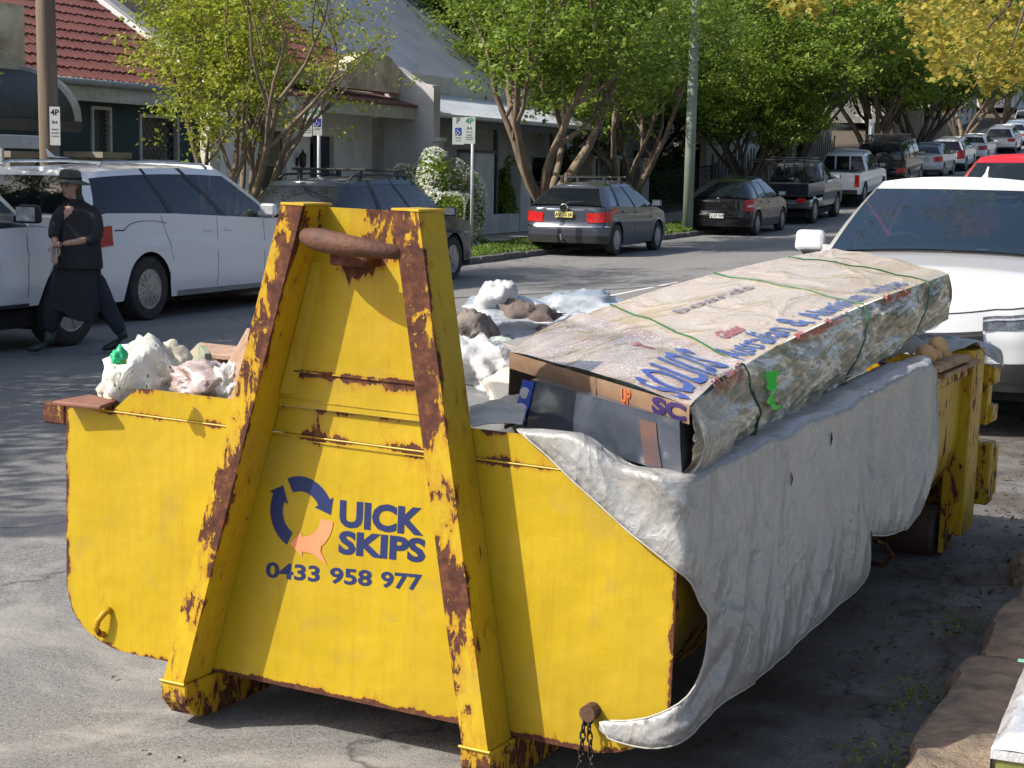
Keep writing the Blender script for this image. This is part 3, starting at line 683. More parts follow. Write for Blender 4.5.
g = G(); g.box((0, 0, .5), (.5, .6, .95), taper=1.15); g.build('body', mat('dark green plastic', (.015, .06, .04), .5), bn); g = G(); g.box((0, 0, 1.02), (.62, .74, .07)); g.build('lid', mat('dark green plastic', (.015, .06, .04)), bn)

# ================================================================== TREES
BARK = mat('smooth mottled bark', (.23, .17, .115), .85, (.12, .09, .065), 7, 8, bump=.5, bscale=25, stretch=(1, 1, .3))
BARK2 = mat('dark ribbed bark', (.13, .10, .075), .9, (.07, .055, .04), 6, 8, bump=.7, bscale=20, stretch=(1, 1, .2))
LF_Y = leafmat('yellow green leaf', (.20, .27, .022), (.34, .38, .035), (.46, .44, .06))
LF_G = leafmat('fresh green leaf', (.11, .19, .022), (.20, .30, .035), (.34, .40, .06))
LF_D = leafmat('deep green leaf', (.045, .09, .018), (.08, .14, .026), (.15, .22, .04))
LF_M = leafmat('golden maple leaf', (.30, .25, .03), (.50, .40, .07), (.22, .26, .05))
def grow(seed, stems, h, spread, r0, levels=3, fan=.35, fork=3, zcut=.12, gnarl=.12, len_f=.62):
    rr = random.Random(seed); segs = []; tips = []
    def limb(p, d, L, r, lv):
        n = 5 if lv > 0 else 7; pts = [p]; rad = [r]; q = p.copy(); dd = d.copy()
        for k in range(n):
            dd = (dd+Vector((rr.gauss(0, gnarl), rr.gauss(0, gnarl), rr.gauss(0, gnarl*.5)+.04))).normalized(); q = q+dd*L/n
            pts.append(q.copy()); rad.append(r*(1-.55*(k+1)/n))
            if lv >= levels-1: tips.append((q.copy(), dd.copy()))
        segs.append((pts, rad, lv))
        if lv < levels:
            for j in range(fork+(1 if rr.random() < .5 else 0)):
                t = rr.uniform(.45, 1.0) if j else 1.0; k = min(n, max(1, int(t*n))); a = rr.uniform(0, 2*PI)
                side = Vector((math.cos(a), math.sin(a), rr.uniform(-.1, .5)))
                nd = (dd*1.0+side*rr.uniform(.45, .95)*spread).normalized()
                limb(pts[k], nd, L*len_f*rr.uniform(.75, 1.15), rad[k]*.72, lv+1)
    for s in range(stems):
        a = 2*PI*s/max(1, stems)+rr.uniform(-.4, .4); ln = fan*rr.uniform(.6, 1.3) if stems > 1 else .06
        limb(Vector((.08*math.cos(a)*(stems > 1), .08*math.sin(a)*(stems > 1), 0)), Vector((math.cos(a)*ln, math.sin(a)*ln, 1)).normalized(), h*.42*rr.uniform(.85, 1.15), r0*rr.uniform(.75, 1.1), 0)
    return segs, tips
def make_tree(name, label, seed, stems, h, spread, r0, nleaf, lsize, leaf, bark, clump=.33, levels=3, fan=.35, fork=3, bole=0, group=None, keepf=None, sides=7, **kw):
    t = thing(name, label, 'tree', group=group)
    segs, tips = grow(seed, stems, h, spread, r0, levels, fan, fork, **kw)
    off = Vector((0, 0, bole)); g = G()
    if bole: g.tube([(0, 0, -.1), (.02, 0, bole*.5), (0, .02, bole+.1)], [r0*2.1, r0*1.75, r0*1.6], 10)
    for pts, rad, lv in segs: g.tube([p+off for p in pts], rad, sides if lv < 2 else 4, cap=False)
    g.build('trunk', bark, t, True)
    rs = np.random.default_rng(seed); TP = np.array([tuple(p+off) for p, d in tips])
    if keepf is not None: TP = TP[[keepf(p) for p in TP]]
    # sub-clumps so that the crown has gaps and clots
    sub = TP[rs.integers(0, len(TP), max(20, int(nleaf/26)))]+rs.normal(0, clump, (max(20, int(nleaf/26)), 3))*np.array([1, 1, .65])
    c = sub[rs.integers(0, len(sub), nleaf)]; P = c+rs.normal(0, clump*.36, (nleaf, 3))*np.array([1, 1, .6])
    N = rs.normal(size=(nleaf, 3)); N[:, 2] = np.abs(N[:, 2])+.5
    cards('crown', P, N, rs.uniform(.45, 1.55, nleaf)*lsize, leaf, t)
    return t
def put(t, px, x, rz=0, s=1.0, label=None, y=None):
    yy = col_y(px, x) if y is None else y
    t.location = (x, yy, gz(x, yy)+.08); t.rotation_euler = (0, 0, rz); t.scale = (s, s, s)
    if label: t['label'] = label
    return t
GRP = 'street trees along the far verge'
tA = put(make_tree('street_tree', 'slender many-stemmed tree with yellow green leaves in front of the porch house', 21, 7, 6.4, .85, .085, 30000, .066, LF_Y, BARK, .30, 3, .45, 3, group=GRP, gnarl=.10, keepf=lambda p: (p[0]*.92+p[1]*.39 < .25) or p[2] > 4.6 or (p[0]*7.3) % 1 < .3), 236, -13.6, 0)
tB = put(make_tree('street_tree', 'broad fluted-trunk street tree with green canopy behind the grey hatchback', 35, 6, 8.6, 1.10, .12, 40000, .115, LF_G, BARK, .42, 3, .62, 3, bole=.8, group=GRP), 545, -13.4, .3)
def dup(src, px, x, rz, s, label, y=None):
    c = copy_tree(src); return put(c, px, x, rz, s, label, y)
dup(tB, 580, -16.8, 2.1, .95, 'leaning tree with green canopy inside the yard behind the iron fence')
dup(tB, 627, -15.0, 4.0, .86, 'slim bright green street tree just left of the pale green pole')
tD = put(make_tree('street_tree', 'spreading street tree with many fanned stems behind the dark tray ute', 48, 9, 9.0, 1.1, .15, 50000, .135, LF_G, BARK2, .52, 3, .72, 3, bole=.6, group=GRP), 790, -13.6, .6)
dup(tD, 748, -14.4, 2.2, .66, 'smaller leafy street tree hanging over the black hatchback')
dup(tD, 872, -13.6, 3.3, 1.05, 'dense fan-stemmed street tree behind the black four wheel drive')
dup(tD, 915, -13.8, 5.0, .9, 'street tree with drooping canopy in front of the timber fence')
dup(tB, 960, -12.9, 1.3, 1.0, 'single dark-trunked street tree up the hill beside the warning sign')
dup(tB, 1000, -13.5, 2.6, 1.1, 'far street tree at the top right of the hill')
dup(tB, 0, -13.6, 3.9, .92, 'street tree standing beyond the left edge of the view', y=7.2)
dup(tD, 0, -13.7, 1.1, .85, 'large street tree near the camera, left of the view', y=1.5)
dup(tD, 0, -13.6, 4.4, .66, 'young street tree between the power pole and the view edge', y=11.6)
# background trees in gardens
tE = put(make_tree('garden_tree', 'dark bushy garden tree behind the pillars and iron fence', 61, 4, 10, 1.1, .16, 30000, .20, LF_D, BARK2, .75, 3, .5, 3, group='garden trees behind the fences'), 0, -20, 0, 1, y=47)
k = 0
for (x, y, s, lb) in [(-19.5, 58, 1.0, 'dark garden tree behind the pale wall with palings'), (-22, 68, 1.2, 'tall dark garden tree behind the tray ute'), (-19.5, 80, 1.1, 'dark garden tree behind the white pickup'), (-24, 92, 1.4, 'tall dark garden tree above the timber fence'), (-20, 112, 1.2, 'dark garden tree beside the upper driveway'), (-27, 50, 1.3, 'tall dark tree rising behind the blue grey roof'), (-19, 150, 1.5, 'garden tree at the crest of the street'), (-15, 175, 1.6, 'dark tree closing the view at the top of the hill'), (-3, 190, 1.8, 'dark tree on the near side at the hilltop'), (6, 150, 1.6, 'dark tree beyond the near row of cars'), (-29, 120, 1.8, 'huge dark tree on the ridge behind the houses'), (-33, 75, 1.8, 'huge dark tree behind the tan house'), (-33, 58, 1.7, 'tall tree on the skyline behind the pale house')]:
    k += 1; dup(tE, 0, x, k*1.37, s, lb, y=y)
for (x, y, s, lb) in [(9, 8, .9, 'unseen garden tree added for reflections on the near side, right of the view'), (9.5, 22, 1.1, 'unseen garden tree added for reflections on the near side beside the parked cars'), (8.5, 36, 1.0, 'unseen garden tree added for reflections on the near side up the street'), (9, 52, 1.1, 'second unseen garden tree added for reflections on the near side up the street'), (10, 72, 1.3, 'tall unseen garden tree added for reflections on the near side far up the street'), (8.5, 95, 1.1, 'unseen garden tree added for reflections on the near side close to the crest')]:  # unseen trees added so the car sides reflect dark foliage
    k += 1; dup(tE, 0, x, k*1.37, s, lb, y=y)
# low shrubs -------------------------------------------------------
def shrub(name, label, c, r, n, size, leaf, seed, flower=None, nf=0, stems=True, cat='shrub'):
    t = thing(name, label, cat, c); rs = np.random.default_rng(seed)
    d = rs.normal(size=(n, 3)); d /= np.linalg.norm(d, axis=1, keepdims=True); d[:, 2] = np.abs(d[:, 2])*1.0
    lump = np.array([.78+.45*noise.noise(Vector(v)*2.2+Vector((seed, 0, 0))) for v in d])
    P = d*np.array(r)*(lump*rs.uniform(.55, 1.0, n)**.5)[:, None]
    N = d+rs.normal(0, .6, (n, 3)); cards('foliage', P, N, rs.uniform(.6, 1.3, n)*size, leaf, t)
    if nf:
        d = rs.normal(size=(nf, 3)); d /= np.linalg.norm(d, axis=1, keepdims=True); d[:, 2] = np.abs(d[:, 2])
        lump = np.array([.80+.45*noise.noise(Vector(v)*2.2+Vector((seed, 0, 0))) for v in d]); sel = np.array([noise.noise(Vector(v)*4+Vector((0, seed, 0))) > -.15 for v in d]); d = d[sel]; lump = lump[sel]
        cards('flowers', d*np.array(r)*lump[:, None]*1.0, d+rs.normal(0, .5, d.shape), rs.uniform(.7, 1.3, len(d))*size*.9, flower, t)
    g = G()
    for q in range(6):
        a = q*1.05; g.tube([(0, 0, -.05), (math.cos(a)*r[0]*.3, math.sin(a)*r[1]*.3, r[2]*.35), (math.cos(a)*r[0]*.6, math.sin(a)*r[1]*.6, r[2]*.75)], [.03, .02, .008], 5)
    tag(g.build('stems', BARK, t), kind='stuff'); return t
WF = leafmat('white blossom', (.62, .64, .52), (.74, .75, .68), (.80, .80, .76))
yy = col_y(428, -14.8); shrub('flowering_shrub', 'rounded shrub covered in white blossom beside the grey wing wall', (-14.7, yy, gz(-14.7, yy)+.1), (1.35, 1.6, 2.0), 14000, .08, LF_G, 5, WF, 6500)
yy = col_y(86, -16.2); shrub('garden_shrub', 'bright green leafy shrub between the timber pole and fence pillar', (-16.2, yy, .3), (.5, .75, 1.35), 2600, .09, LF_Y, 6)
yy = col_y(508, -16.2); shrub('garden_shrub', 'leafy shrub filling the opening of the grey garden wall', (-16.2, yy, .3), (.35, .75, 2.0), 4200, .10, LF_G, 7)
yy = col_y(455, -16.5); shrub('garden_shrub', 'dark shrub under the verandah beside the wing wall', (-16.8, yy, .2), (.6, .9, 1.2), 2500, .09, LF_D, 8)
yy = col_y(262, -15.3); shrub('garden_shrub', 'low pale green shrub behind the dark wagon roof', (-15.2, yy, .1), (.45, .7, 1.15), 2600, .08, LF_Y, 9)
yy = col_y(225, -16.3); shrub('garden_shrub', 'small dark shrub at the foot of the slender tree', (-16.4, yy, .1), (.5, 1.0, 1.2), 2600, .09, LF_D, 10)
for k, (px, hh, lb) in enumerate([(560, 2.4, 'dark hedge behind the iron fence'), (668, 2.3, 'dark hedge right of the plain gate pillar'), (700, 2.6, 'tall dark hedge behind the green pole'), (600, 3.2, 'tall dark hedge rising behind the capped gate pillars')]):
    yy = col_y(px, -17.6); shrub('hedge', lb, (-17.4, yy, gz(-17, yy)), (1.1, 2.6, hh), 7000, .12, LF_D, 20+k, cat='hedge')
# golden maple overhanging from the near footpath (its trunk stands right of the view)
def maple():
    t = thing('maple_tree', 'golden leaved tree whose branches hang into the top right corner', 'tree')
    tx, ty = 2.6, 15.5
    g = G(); b = Vector((tx, ty, gz(1, ty)+.1)); g.tube([b, b+Vector((.05, 0, 2)), b+Vector((-.1, .1, 4.2))], [.22, .18, .14], 12)
    rs = np.random.default_rng(3); tips = []
    def br(px0, py0, px1, py1, v0, v1, r):
        a = CAM+ray(px0, py0)*v0; c = CAM+ray(px1, py1)*v1; pts = [a+(c-a)*s+Vector((0, 0, .12*math.sin(s*PI)))+Vector(rs.normal(0, .04, 3)) for s in np.linspace(0, 1, 7)]
        g.tube(pts, [r*(1-.8*s) for s in np.linspace(0, 1, 7)], 6); return pts
    top = b+Vector((-.1, .1, 4.2))
    g.tube([top, Vector((1.2, 14.6, 4.6)), CAM+ray(1060, -60)*14], [.12, .08, .05], 8)
    for (x0, y0, x1, y1, v0, v1) in [(1060, -60, 960, 10, 14, 13.5), (1060, -60, 905, 20, 14, 14.5), (1060, -60, 985, 60, 14, 13.6), (1060, -60, 880, -10, 14, 15), (1060, -60, 1010, 50, 14, 13), (1060, -60, 800, -20, 14, 16), (1060, -60, 1030, 75, 14, 12.8)]:
        pts = br(x0, y0, x1, y1, v0, v1, .03); tips += [p for p in pts[2:]]
    # clusters where the photograph shows them, spread in depth round the boughs
    C = [(800, 3, 12), (790, 14, 8), (815, 10, 8), (850, -5, 8), (940, 18, 30), (975, 40, 30), (1000, 30, 30), (1015, 60, 22), (985, 70, 22), (950, 50, 24), (925, 30, 22), (1000, 5, 30), (960, -2, 30), (1020, 20, 25), (990, 82, 10), (915, 5, 12), (880, -4, 5), (1012, 78, 12), (942, 70, 12), (968, 20, 20), (775, 4, 5), (1005, 50, 20)]
    P = []
    for (px, py, rr_) in C:
        c = CAM+ray(px, py)*rs.uniform(12.5, 15.5); s = rr_/1640*14
        m_ = int(6*rr_); P.append(np.array(c)+rs.normal(0, 1, (m_, 3))*s*.55)
    P = np.concatenate(P); N = rs.normal(size=P.shape); N[:, 2] = np.abs(N[:, 2])+.6
    g.build('trunk', BARK2, t, True); cards('crown', P, N, rs.uniform(.03, .085, len(P)), LF_M, t, aspect=.85)
    up = rs.normal(0, 1, (9000, 3))*np.array([1.9, 2.0, .8])+np.array([4.6, 16.5, 7.8]); N = rs.normal(size=up.shape); N[:, 2] = np.abs(N[:, 2])+.6
    cards('upper_crown', up, N, rs.uniform(.06, .12, len(up)), LF_M, t, aspect=.85)
maple()

# ================================================================== SKIP BIN
OB = Vector((-2.58048, 3.92672, 0.0)); BYA, TLT = R_(-4.5), R_(1.1)
bx = Vector((math.cos(BYA)*math.cos(TLT), math.sin(BYA)*math.cos(TLT), -math.sin(TLT))); by = Vector((-math.sin(BYA), math.cos(BYA), 0)); bz = bx.cross(by)
BM = Matrix((bx, by, bz)).transposed().to_4x4(); BM.translation = OB
def bthing(name, label, cat, group=None):
    o = thing(name, label, cat, group=group); o.matrix_world = BM; return o
def bray(px, py, axis, val):     # seen pixel -> bin-local point on the plane local[axis] = val
    inv = BM.inverted(); c = inv @ CAM; d = (inv.to_3x3() @ ray(px, py)); return c+d*((val-c[axis])/d[axis])
bin_ = bthing('skip_bin', 'rusty yellow hook-lift skip bin heaped with rubbish, parked in the gutter', 'skip bin')
XL, XR, ZB, ZT = -.58, 1.405, .145, .872
def plate(name, outline, y0, y1, nx, nz_, edge=.25, base=.10, k=.014, parent=bin_, m=YEL, extra=None):
    """upright plate: outline(x)->(zlo, zhi); front at y0, back at y1"""
    xs_ = [outline[0]+(outline[1]-outline[0])*i/nx for i in range(nx+1)]; fn = outline[2]; V = []; F = []
    for yv in (y0, y1):
        for x in xs_:
            a, b = fn(x)
            for j in range(nz_+1): V.append((x, yv, a+(b-a)*j/nz_))
    c = nz_+1; off = (nx+1)*c
    for s in (0, off):
        for i in range(nx):
            for j in range(nz_):
                f = (s+i*c+j, s+(i+1)*c+j, s+(i+1)*c+j+1, s+i*c+j+1); F.append(f if s == 0 else f[::-1])
    for i in range(nx):
        F.append((i*c, off+i*c, off+(i+1)*c, (i+1)*c)); F.append((i*c+nz_, (i+1)*c+nz_, off+(i+1)*c+nz_, off+i*c+nz_))
    for j in range(nz_):
        F.append((j, j+1, off+j+1, off+j)); q = nx*c; F.append((q+j, off+q+j, off+q+j+1, q+j+1))
    o = mesh(name, V, F, m, parent)
    def w(v):
        a, b = fn(v.x); d = min(v.x-outline[0], outline[1]-v.x, (v.z-a)*1.0, (b-v.z)*1.3)
        r = base+edge*math.exp(-max(0, d)/k)
        return r+.10*noise.noise(Vector((v.x*7, 0, v.z*7)))*math.exp(-max(0, d)/.05)+(extra(v) if extra else 0)
    return wear(o, w)
def outl(x):
    rc = .24; lo = ZB
    for e, s in ((XL, 1), (XR, -1)):
        d = (x-e)*s
        if d < rc: lo = ZB+.17*(1-math.sqrt(max(0, 1-((rc-d)/rc)**2)))
    return lo, ZT
def rust_low(v): return .17*math.exp(-max(0, v.z-ZB)/.02)*smooth01(-.1, .1, v.x)*(1-smooth01(1.15, 1.25, v.x))
plate('front_plate', (XL, XR, outl), 0, .006, 90, 40, extra=rust_low)
# raised top band with a sloped end, weld seam under it
def band(x): return ZT+.004, (ZT+.004+.075*min(1, max(.02, (x+.40)/.09), max(.02, (1.22-x)/.09)))
plate('top_band', (-.40, 1.22, band), .004, .010, 60, 4, edge=.12, base=.15)
g = G(); g.tube([(x, -.0005, ZT+.001) for x in np.linspace(XL, XR, 40)], .0028, 6)
wear(g.build('weld_seam', YEL, bin_), lambda v: .16)
# rim rails
g = G(); g.box((XL-.045, .06, ZT-.028), (.09, .13, .065)); wear(bevel(g.build('rim_end', LEG, bin_), .006), lambda v: .36)
g = G(); g.box((XL-.005, 1.85, ZT-.028), (.09, 3.44, .065)); wear(bevel(g.build('rim_rail', LEG, bin_), .006), lambda v: .3)
g = G(); g.box((1.365, 1.87, ZT-.028), (.07, 3.40, .07)); wear(bevel(g.build('rim_rail', LEG, bin_), .006), lambda v: .3)
# body: trough with rounded lower sides (lofted along y)
def section(t):   # t 0..1 left top -> bottom -> right top
    L = -.545; Rr = 1.372; r = .42; zb = .155; P = []
    P += [(L, ZT-.06), (L, zb+r)]
    P += [(L+r-r*math.cos(a), zb+r-r*math.sin(a)) for a in np.linspace(.15, PI/2, 8)]
    P += [(Rr-r+r*math.sin(a), zb+r-r*math.cos(a)) for a in np.linspace(0, PI/2-.15, 8)]
    P += [(Rr, zb+r), (Rr, ZT-.06)]
    return P
SEC = section(0); g = G(); ny = 30; n = len(SEC)
for yv in np.linspace(.01, 3.42, ny+1):
    for p in SEC: g.V.append(Vector((p[0], yv, p[1])))
for k in range(ny):
    for j in range(n-1): g.F.append((k*n+j, (k+1)*n+j, (k+1)*n+j+1, k*n+j+1)); g.I.append(0)
o = g.build('body_shell', YEL, bin_, True); wear(o, lambda v: .21+.06*noise.noise(Vector((v.x*3, v.y*2, v.z*3)))+(.1 if v.z < .4 else 0))
# inside skin, 12 mm in
g = G()
for yv in (.02, 3.41):
    for p in SEC: g.V.append(Vector((p[0]+(.012 if p[0] < .4 else -.012), yv, p[1]+.012)))
for j in range(n-1): g.F.append((j, j+1, n+j+1, n+j)); g.I.append(0)
wear(g.build('inner_skin', YEL, bin_, True), lambda v: .45)
# side ribs near the rear (tapered frame), rear posts, hinges, latch
def barr(name, c, d, m=YEL, w=.24, rot=None, bv=.005):
    g = G(); g.box(c, d, rot); return wear(bevel(g.build(name, m, bin_), bv), lambda v: w)
barr('rear_post', (1.365, 3.40, .515), (.10, .22, .80), w=.25)
barr('rear_post', (-.545, 3.48, .50), (.10, .13, .82), w=.25)
barr('rear_door', (.41, 3.56, .50), (1.80, .03, .70), w=.26)
barr('door_post', (1.345, 3.605, .47), (.07, .10, .78), w=.26)
for z in (.77, .60): barr('hinge', (1.40, 3.72, z), (.07, .12, .075), LEG, .26)
barr('hinge_plate', (1.39, 3.69, .685), (.05, .07, .27), LEG, .25)
barr('latch_bracket', (1.40, 3.72, .33), (.08, .12, .28), LEG, .27); barr('latch_lever', (1.43, 3.80, .33), (.03, .04, .22), LEG, .25)
barr('cross_member', (.41, 3.35, .175), (1.76, .12, .07), w=.30)
# long skids under the body
for x in (-.03, .93): barr('skid', (x, 1.95, .11), (.075, 3.2, .10), LEG, .5)
# rear roller wheels
RUST = mat('dark rusty steel', (.045, .03, .024), .8, (.10, .045, .025), 8, 7, bump=.6, bscale=50)
for x in (1.21, -.36):
    g = G(); g.lathe([(.02, -.105), (.105, -.105), (.118, -.09), (.118, .09), (.105, .105), (.02, .105)], 24, 0, (x, 3.30, .118))
    w = autosmooth(g.build('roller_wheel', RUST, bin_))
    g = G(); g.lathe([(.03, -.15), (.03, .15)], 10, 0, (x, 3.30, .118)); g.build('axle', RUST, w, True)
    for q in (.135, -.135):
        g = G(); g.box((x+q, 3.30, .15), (.02, .16, .20)); wear(g.build("wheel_bracket", YEL, bin_), lambda v: .3)
# lashing hooks along the underside
def hook(pts, r=.011, m=YEL, w=.3, name='lashing_hook'):
    g = G(); g.tube(pts, r, 8); return wear(g.build(name, m, bin_, True), lambda v: w)
hook([(-.405, -.002, .268), (-.412, -.02, .262), (-.428, -.030, .238), (-.437, -.030, .212), (-.435, -.015, .192), (-.43, .0, .186)], .010, w=.2)
for y in (.95, 1.75, 2.45):
    hook([(1.22, y, .25), (1.30, y, .23), (1.335, y, .19), (1.30, y, .145), (1.24, y, .15)], .010, w=.38)
# A-frame ---------------------------------------------------------
def legbox(name, z0, z1, xo0, xi0, xo1, xi1, yf, yb, wfn, m=LEG):
    nz_ = 60; nx = 6; g = G()
    ring = []
    for k in range(nz_+1):
        t = k/nz_; z = z0+(z1-z0)*t; a = xo0+(xo1-xo0)*t; b = xi0+(xi1-xi0)*t
        R1 = [(a+(b-a)*i/nx, yf, z) for i in range(nx+1)]+[(b, yf+(yb-yf)*i/4, z) for i in range(1, 5)]+[(b+(a-b)*i/2, yb, z) for i in (1, 2)]+[(a, yb+(yf-yb)*i/4, z) for i in (1, 2, 3)]
        ring.append(R1)
    nn = len(ring[0])
    for r in ring: g.V += [Vector(p) for p in r]
    for k in range(nz_):
        for j in range(nn): g.F.append((k*nn+j, k*nn+(j+1) % nn, (k+1)*nn+(j+1) % nn, (k+1)*nn+j)); g.I.append(0)
    g.F += [tuple(range(nn-1, -1, -1)), tuple(nz_*nn+j for j in range(nn))]; g.I += [0, 0]
    o = g.build(name, m, bin_); 
    return wear(o, wfn)
zL0, zT = .14, 1.512
def wl(v):     # left leg: rust concentrated on the front face's inner edge
    t = (v.z-zL0)/(zT-zL0); a = -.098+(.289+.098)*t; b = -.026+(.359+.026)*t; u = min(1, max(0, (v.x-a)/(b-a)))
    if v.y > -.125: return .17+.10*(t > .93)
    return .22+.12*u**1.5*min(1, t*1.8)+.05*smooth01(.55, .8, t)+.08*math.exp(-((t-.38)/.1)**2)
legbox('frame_leg', zL0, zT, -.098, -.026, .289, .359, -.13, -.002, wl)
def wr(v):
    t = (v.z-zL0)/(zT-zL0); a = .885+(.634-.885)*t; b = .962+(.711-.962)*t; u = min(1, max(0, (v.x-a)/(b-a)))
    if v.y > -.125: return .19
    return .225+.125*smooth01(.50, .68, t)-.05*smooth01(.85, 1, t)+.17*math.exp(-((t-.30)/.055)**2)+.05*(1-u)**2
legbox('frame_leg', zL0, zT, .885, .962, .634, .711, -.13, -.002, wr)
# thin cap plates on the legs, proud and sunlit
for (a, b) in ((.284, .366), (.628, .718)):
    g = G(); g.box(((a+b)/2, -.064, zT+.003), (b-a-.006, .136, .008)); wear(bevel(g.build('leg_cap', LEG, bin_), .002), lambda v: .20+.25*(v.z < zT))
# feet: folded rusty shoes under the legs, running back as skids
def shoe(xo, xi, name='foot_shoe'):
    g = G(); P = [(-.131, .138), (-.128, .085), (-.085, .035), (-.02, .018), (.32, .022), (.34, .138)]
    g.prism([(xo-.004, p[0], p[1]) for p in P], (0, 0, 0), (xi-xo+.012, 0, 0))
    o = recalc(g.build(name, LEG, bin_)); return wear(bevel(o, .004), lambda v: .34-.08*(v.z > .11))
shoe(-.102, -.024); shoe(.884, .964)
for (a, b) in ((-.102, -.022), (.882, .966)):
    g = G(); g.tube([(a-.004, -.134, .141), (b+.004, -.134, .141)], .004, 6); wear(g.build('shoe_weld', LEG, bin_), lambda v: .1)
# upper plate between the legs
def upl(x): return ZT+.08, 1.505
def upz(z): t = (z-zL0)/(zT-zL0); return -.026+(.385)*t, .885+(.634-.885)*t
g = G(); nu, nv = 30, 40
def fup(u, v):
    z = .955+(1.508-.955)*v; a, b = upz(z); return (a-.02+(b-a+.04)*u, -.010-.010*v, z)
g.grid(fup, nu, nv); nfr = len(g.V); g.grid(lambda u, v: Vector(fup(1-u, v))+Vector((0, .008, 0)), nu, nv)
for a in range(nu): g.F.append((nv*(nu+1)+a, nv*(nu+1)+a+1, nfr+nv*(nu+1)+nu-a-1, nfr+nv*(nu+1)+nu-a)); g.I.append(0)
def wu(v):
    a, b = upz(v.z); u = (v.x-a)/(b-a); r = .12
    r += .24*smooth01(1.335, 1.41, v.z)*smooth01(.15, .52, u)*(1-.2*smooth01(.6, .95, u))
    r += .26*math.exp(-((v.z-1.052)/.011)**2)+.13*math.exp(-((v.z-1.035)/.02)**2)
    r += .26*math.exp(-((v.z-1.355)/.04)**2-((u-.42)/.22)**2)
    return r
wear(g.build('hook_plate', YEL, bin_), wu)
# seam lips across the front plate
g = G(); 
for z, y_ in ((1.055, -.014),):
    a, b = upz(z); g.box(((a+b)/2, y_, z), (b-a, .006, .004))
wear(g.build('cross_seam', YEL, bin_), lambda v: .33)
g = G(); a, b = upz(.975); g.box(((a+b)/2, -.0115, .975), (b-a, .003, .003)); wear(g.build('cross_seam', YEL, bin_), lambda v: .2)
g = G(); a, b = upz(.86); g.box(((a+b)/2, -.006, .862), (b-a, .002, .003)); wear(g.build('cross_seam', YEL, bin_), lambda v: .12)
# side gussets that narrow the recess (the lit slanted panels beside the legs)
g = G(); g.hexa([(-.022+.385*.62, -.022, .99), (.19+.07, -.012, .99), (.19+.07, -.006, .99), (.2, -.004, .99), (.318, -.022, 1.36), (.352, -.016, 1.36), (.352, -.01, 1.36), (.31, -.006, 1.36)])
wear(g.build('gusset', YEL, bin_), lambda v: .12)
# hook bar: thick rusty tube bowed forward between the legs
HB = mat('rusty lifting bar', (.12, .045, .024), .7, (.055, .024, .016), 14, 8, bump=.5, bscale=60)
g = G(); pts = [(.345, -.10, 1.438)]
for t in np.linspace(0, 1, 13): pts.append((.348+(.315)*t, -.105-.055*max(0, math.sin(PI*t))**.6, 1.435-.030*t))
pts.append((.668, -.10, 1.405)); g.tube(pts[1:-1], [.014, .023, .028]+[.030]*3+[.029, .027, .025, .023, .021, .019, .018], 18)
g.build('hook_bar', HB, bin_, True)
g = G(); g.box((.47, -.045, 1.375), (.12, .07, .035)); wear(bevel(g.build('bar_bracket', LEG, bin_), .008, 2), lambda v: .5)
# lettering ------------------------------------------------------
NAVY = mat('navy vinyl lettering', (.003, .013, .085), .6, (.004, .017, .10), 10); SALM = mat('salmon vinyl', (.82, .26, .12), .5, (.74, .22, .10), 10)
def fpt(px, py, y=-.0012): return bray(px, py, 1, y)
def tfit(body, tl, tr, bl, bold, name='lettering'):
    """text stretched so that its box runs from pixel tl to tr, down to bl, on the front plate"""
    A, B, C = fpt(*tl), fpt(*tr), fpt(*bl); r = (B-A); u = A-C
    V, F = text_mesh(body, 1.0, bold); x0, x1 = min(v.x for v in V), max(v.x for v in V); y0, y1 = min(v.y for v in V), max(v.y for v in V)
    return mesh(name, [C+r*((v.x-x0)/(x1-x0))+u*((v.y-y0)/(y1-y0)) for v in V], F, NAVY, bin_)
tfit('UICK', (340, 499.5), (424.5, 508), (339, 527), .045)
tfit('SKIPS', (339, 530), (426, 538.5), (338, 554), .045)
tfit('0433', (266, 561.5), (320, 566), (265.5, 577.5), .028); tfit('958', (330, 567), (372, 570.3), (329.6, 583.3), .028); tfit('977', (381, 571), (422, 574.5), (380.7, 587.5), .028)
LC = fpt(301.5, 514); r1 = (fpt(333.5, 518)-LC).length; r0 = r1*.60
def arc(a0, a1, head, m, name, w=1.0):
    rin, rout = r1-(r1-r0)*w, r1; P = []; n_ = 26
    def pt(r, a): return LC+Vector((math.cos(a)*r, 0, math.sin(a)*r))
    V = []; F = []
    for k in range(n_+1):
        a = a0+(a1-a0)*k/n_; V += [pt(rin, a), pt(rout, a)]
    F += [(2*k, 2*k+1, 2*k+3, 2*k+2) for k in range(n_)]
    if head:
        q = len(V); s = 1 if a1 > a0 else -1; mid = (rin+rout)/2; hw = (rout-rin)*.5+.014
        V += [pt(mid-hw, a1), pt(mid+hw, a1), pt(mid+.012, a1+s*.42)]; F.append((q, q+1, q+2))
    V = [v+Vector((0, -.0006 if m is SALM else 0, 0)) for v in V]
    return mesh(name, V, F, m, bin_)
arc(R_(118), R_(30), True, NAVY, 'logo_arrow'); arc(R_(243), R_(155), True, NAVY, 'logo_arrow'); 
arc(R_(-4), R_(-88), True, SALM, 'logo_arrow', 1.0)
V = [LC+Vector((x, -.0012, z)) for x, z in ((.020, -.060), (.070, -.062), (.066, -.098), (.088, -.132), (.040, -.108), (.0, -.104))]
mesh('logo_swirl', V, [tuple(range(6))], SALM, bin_)
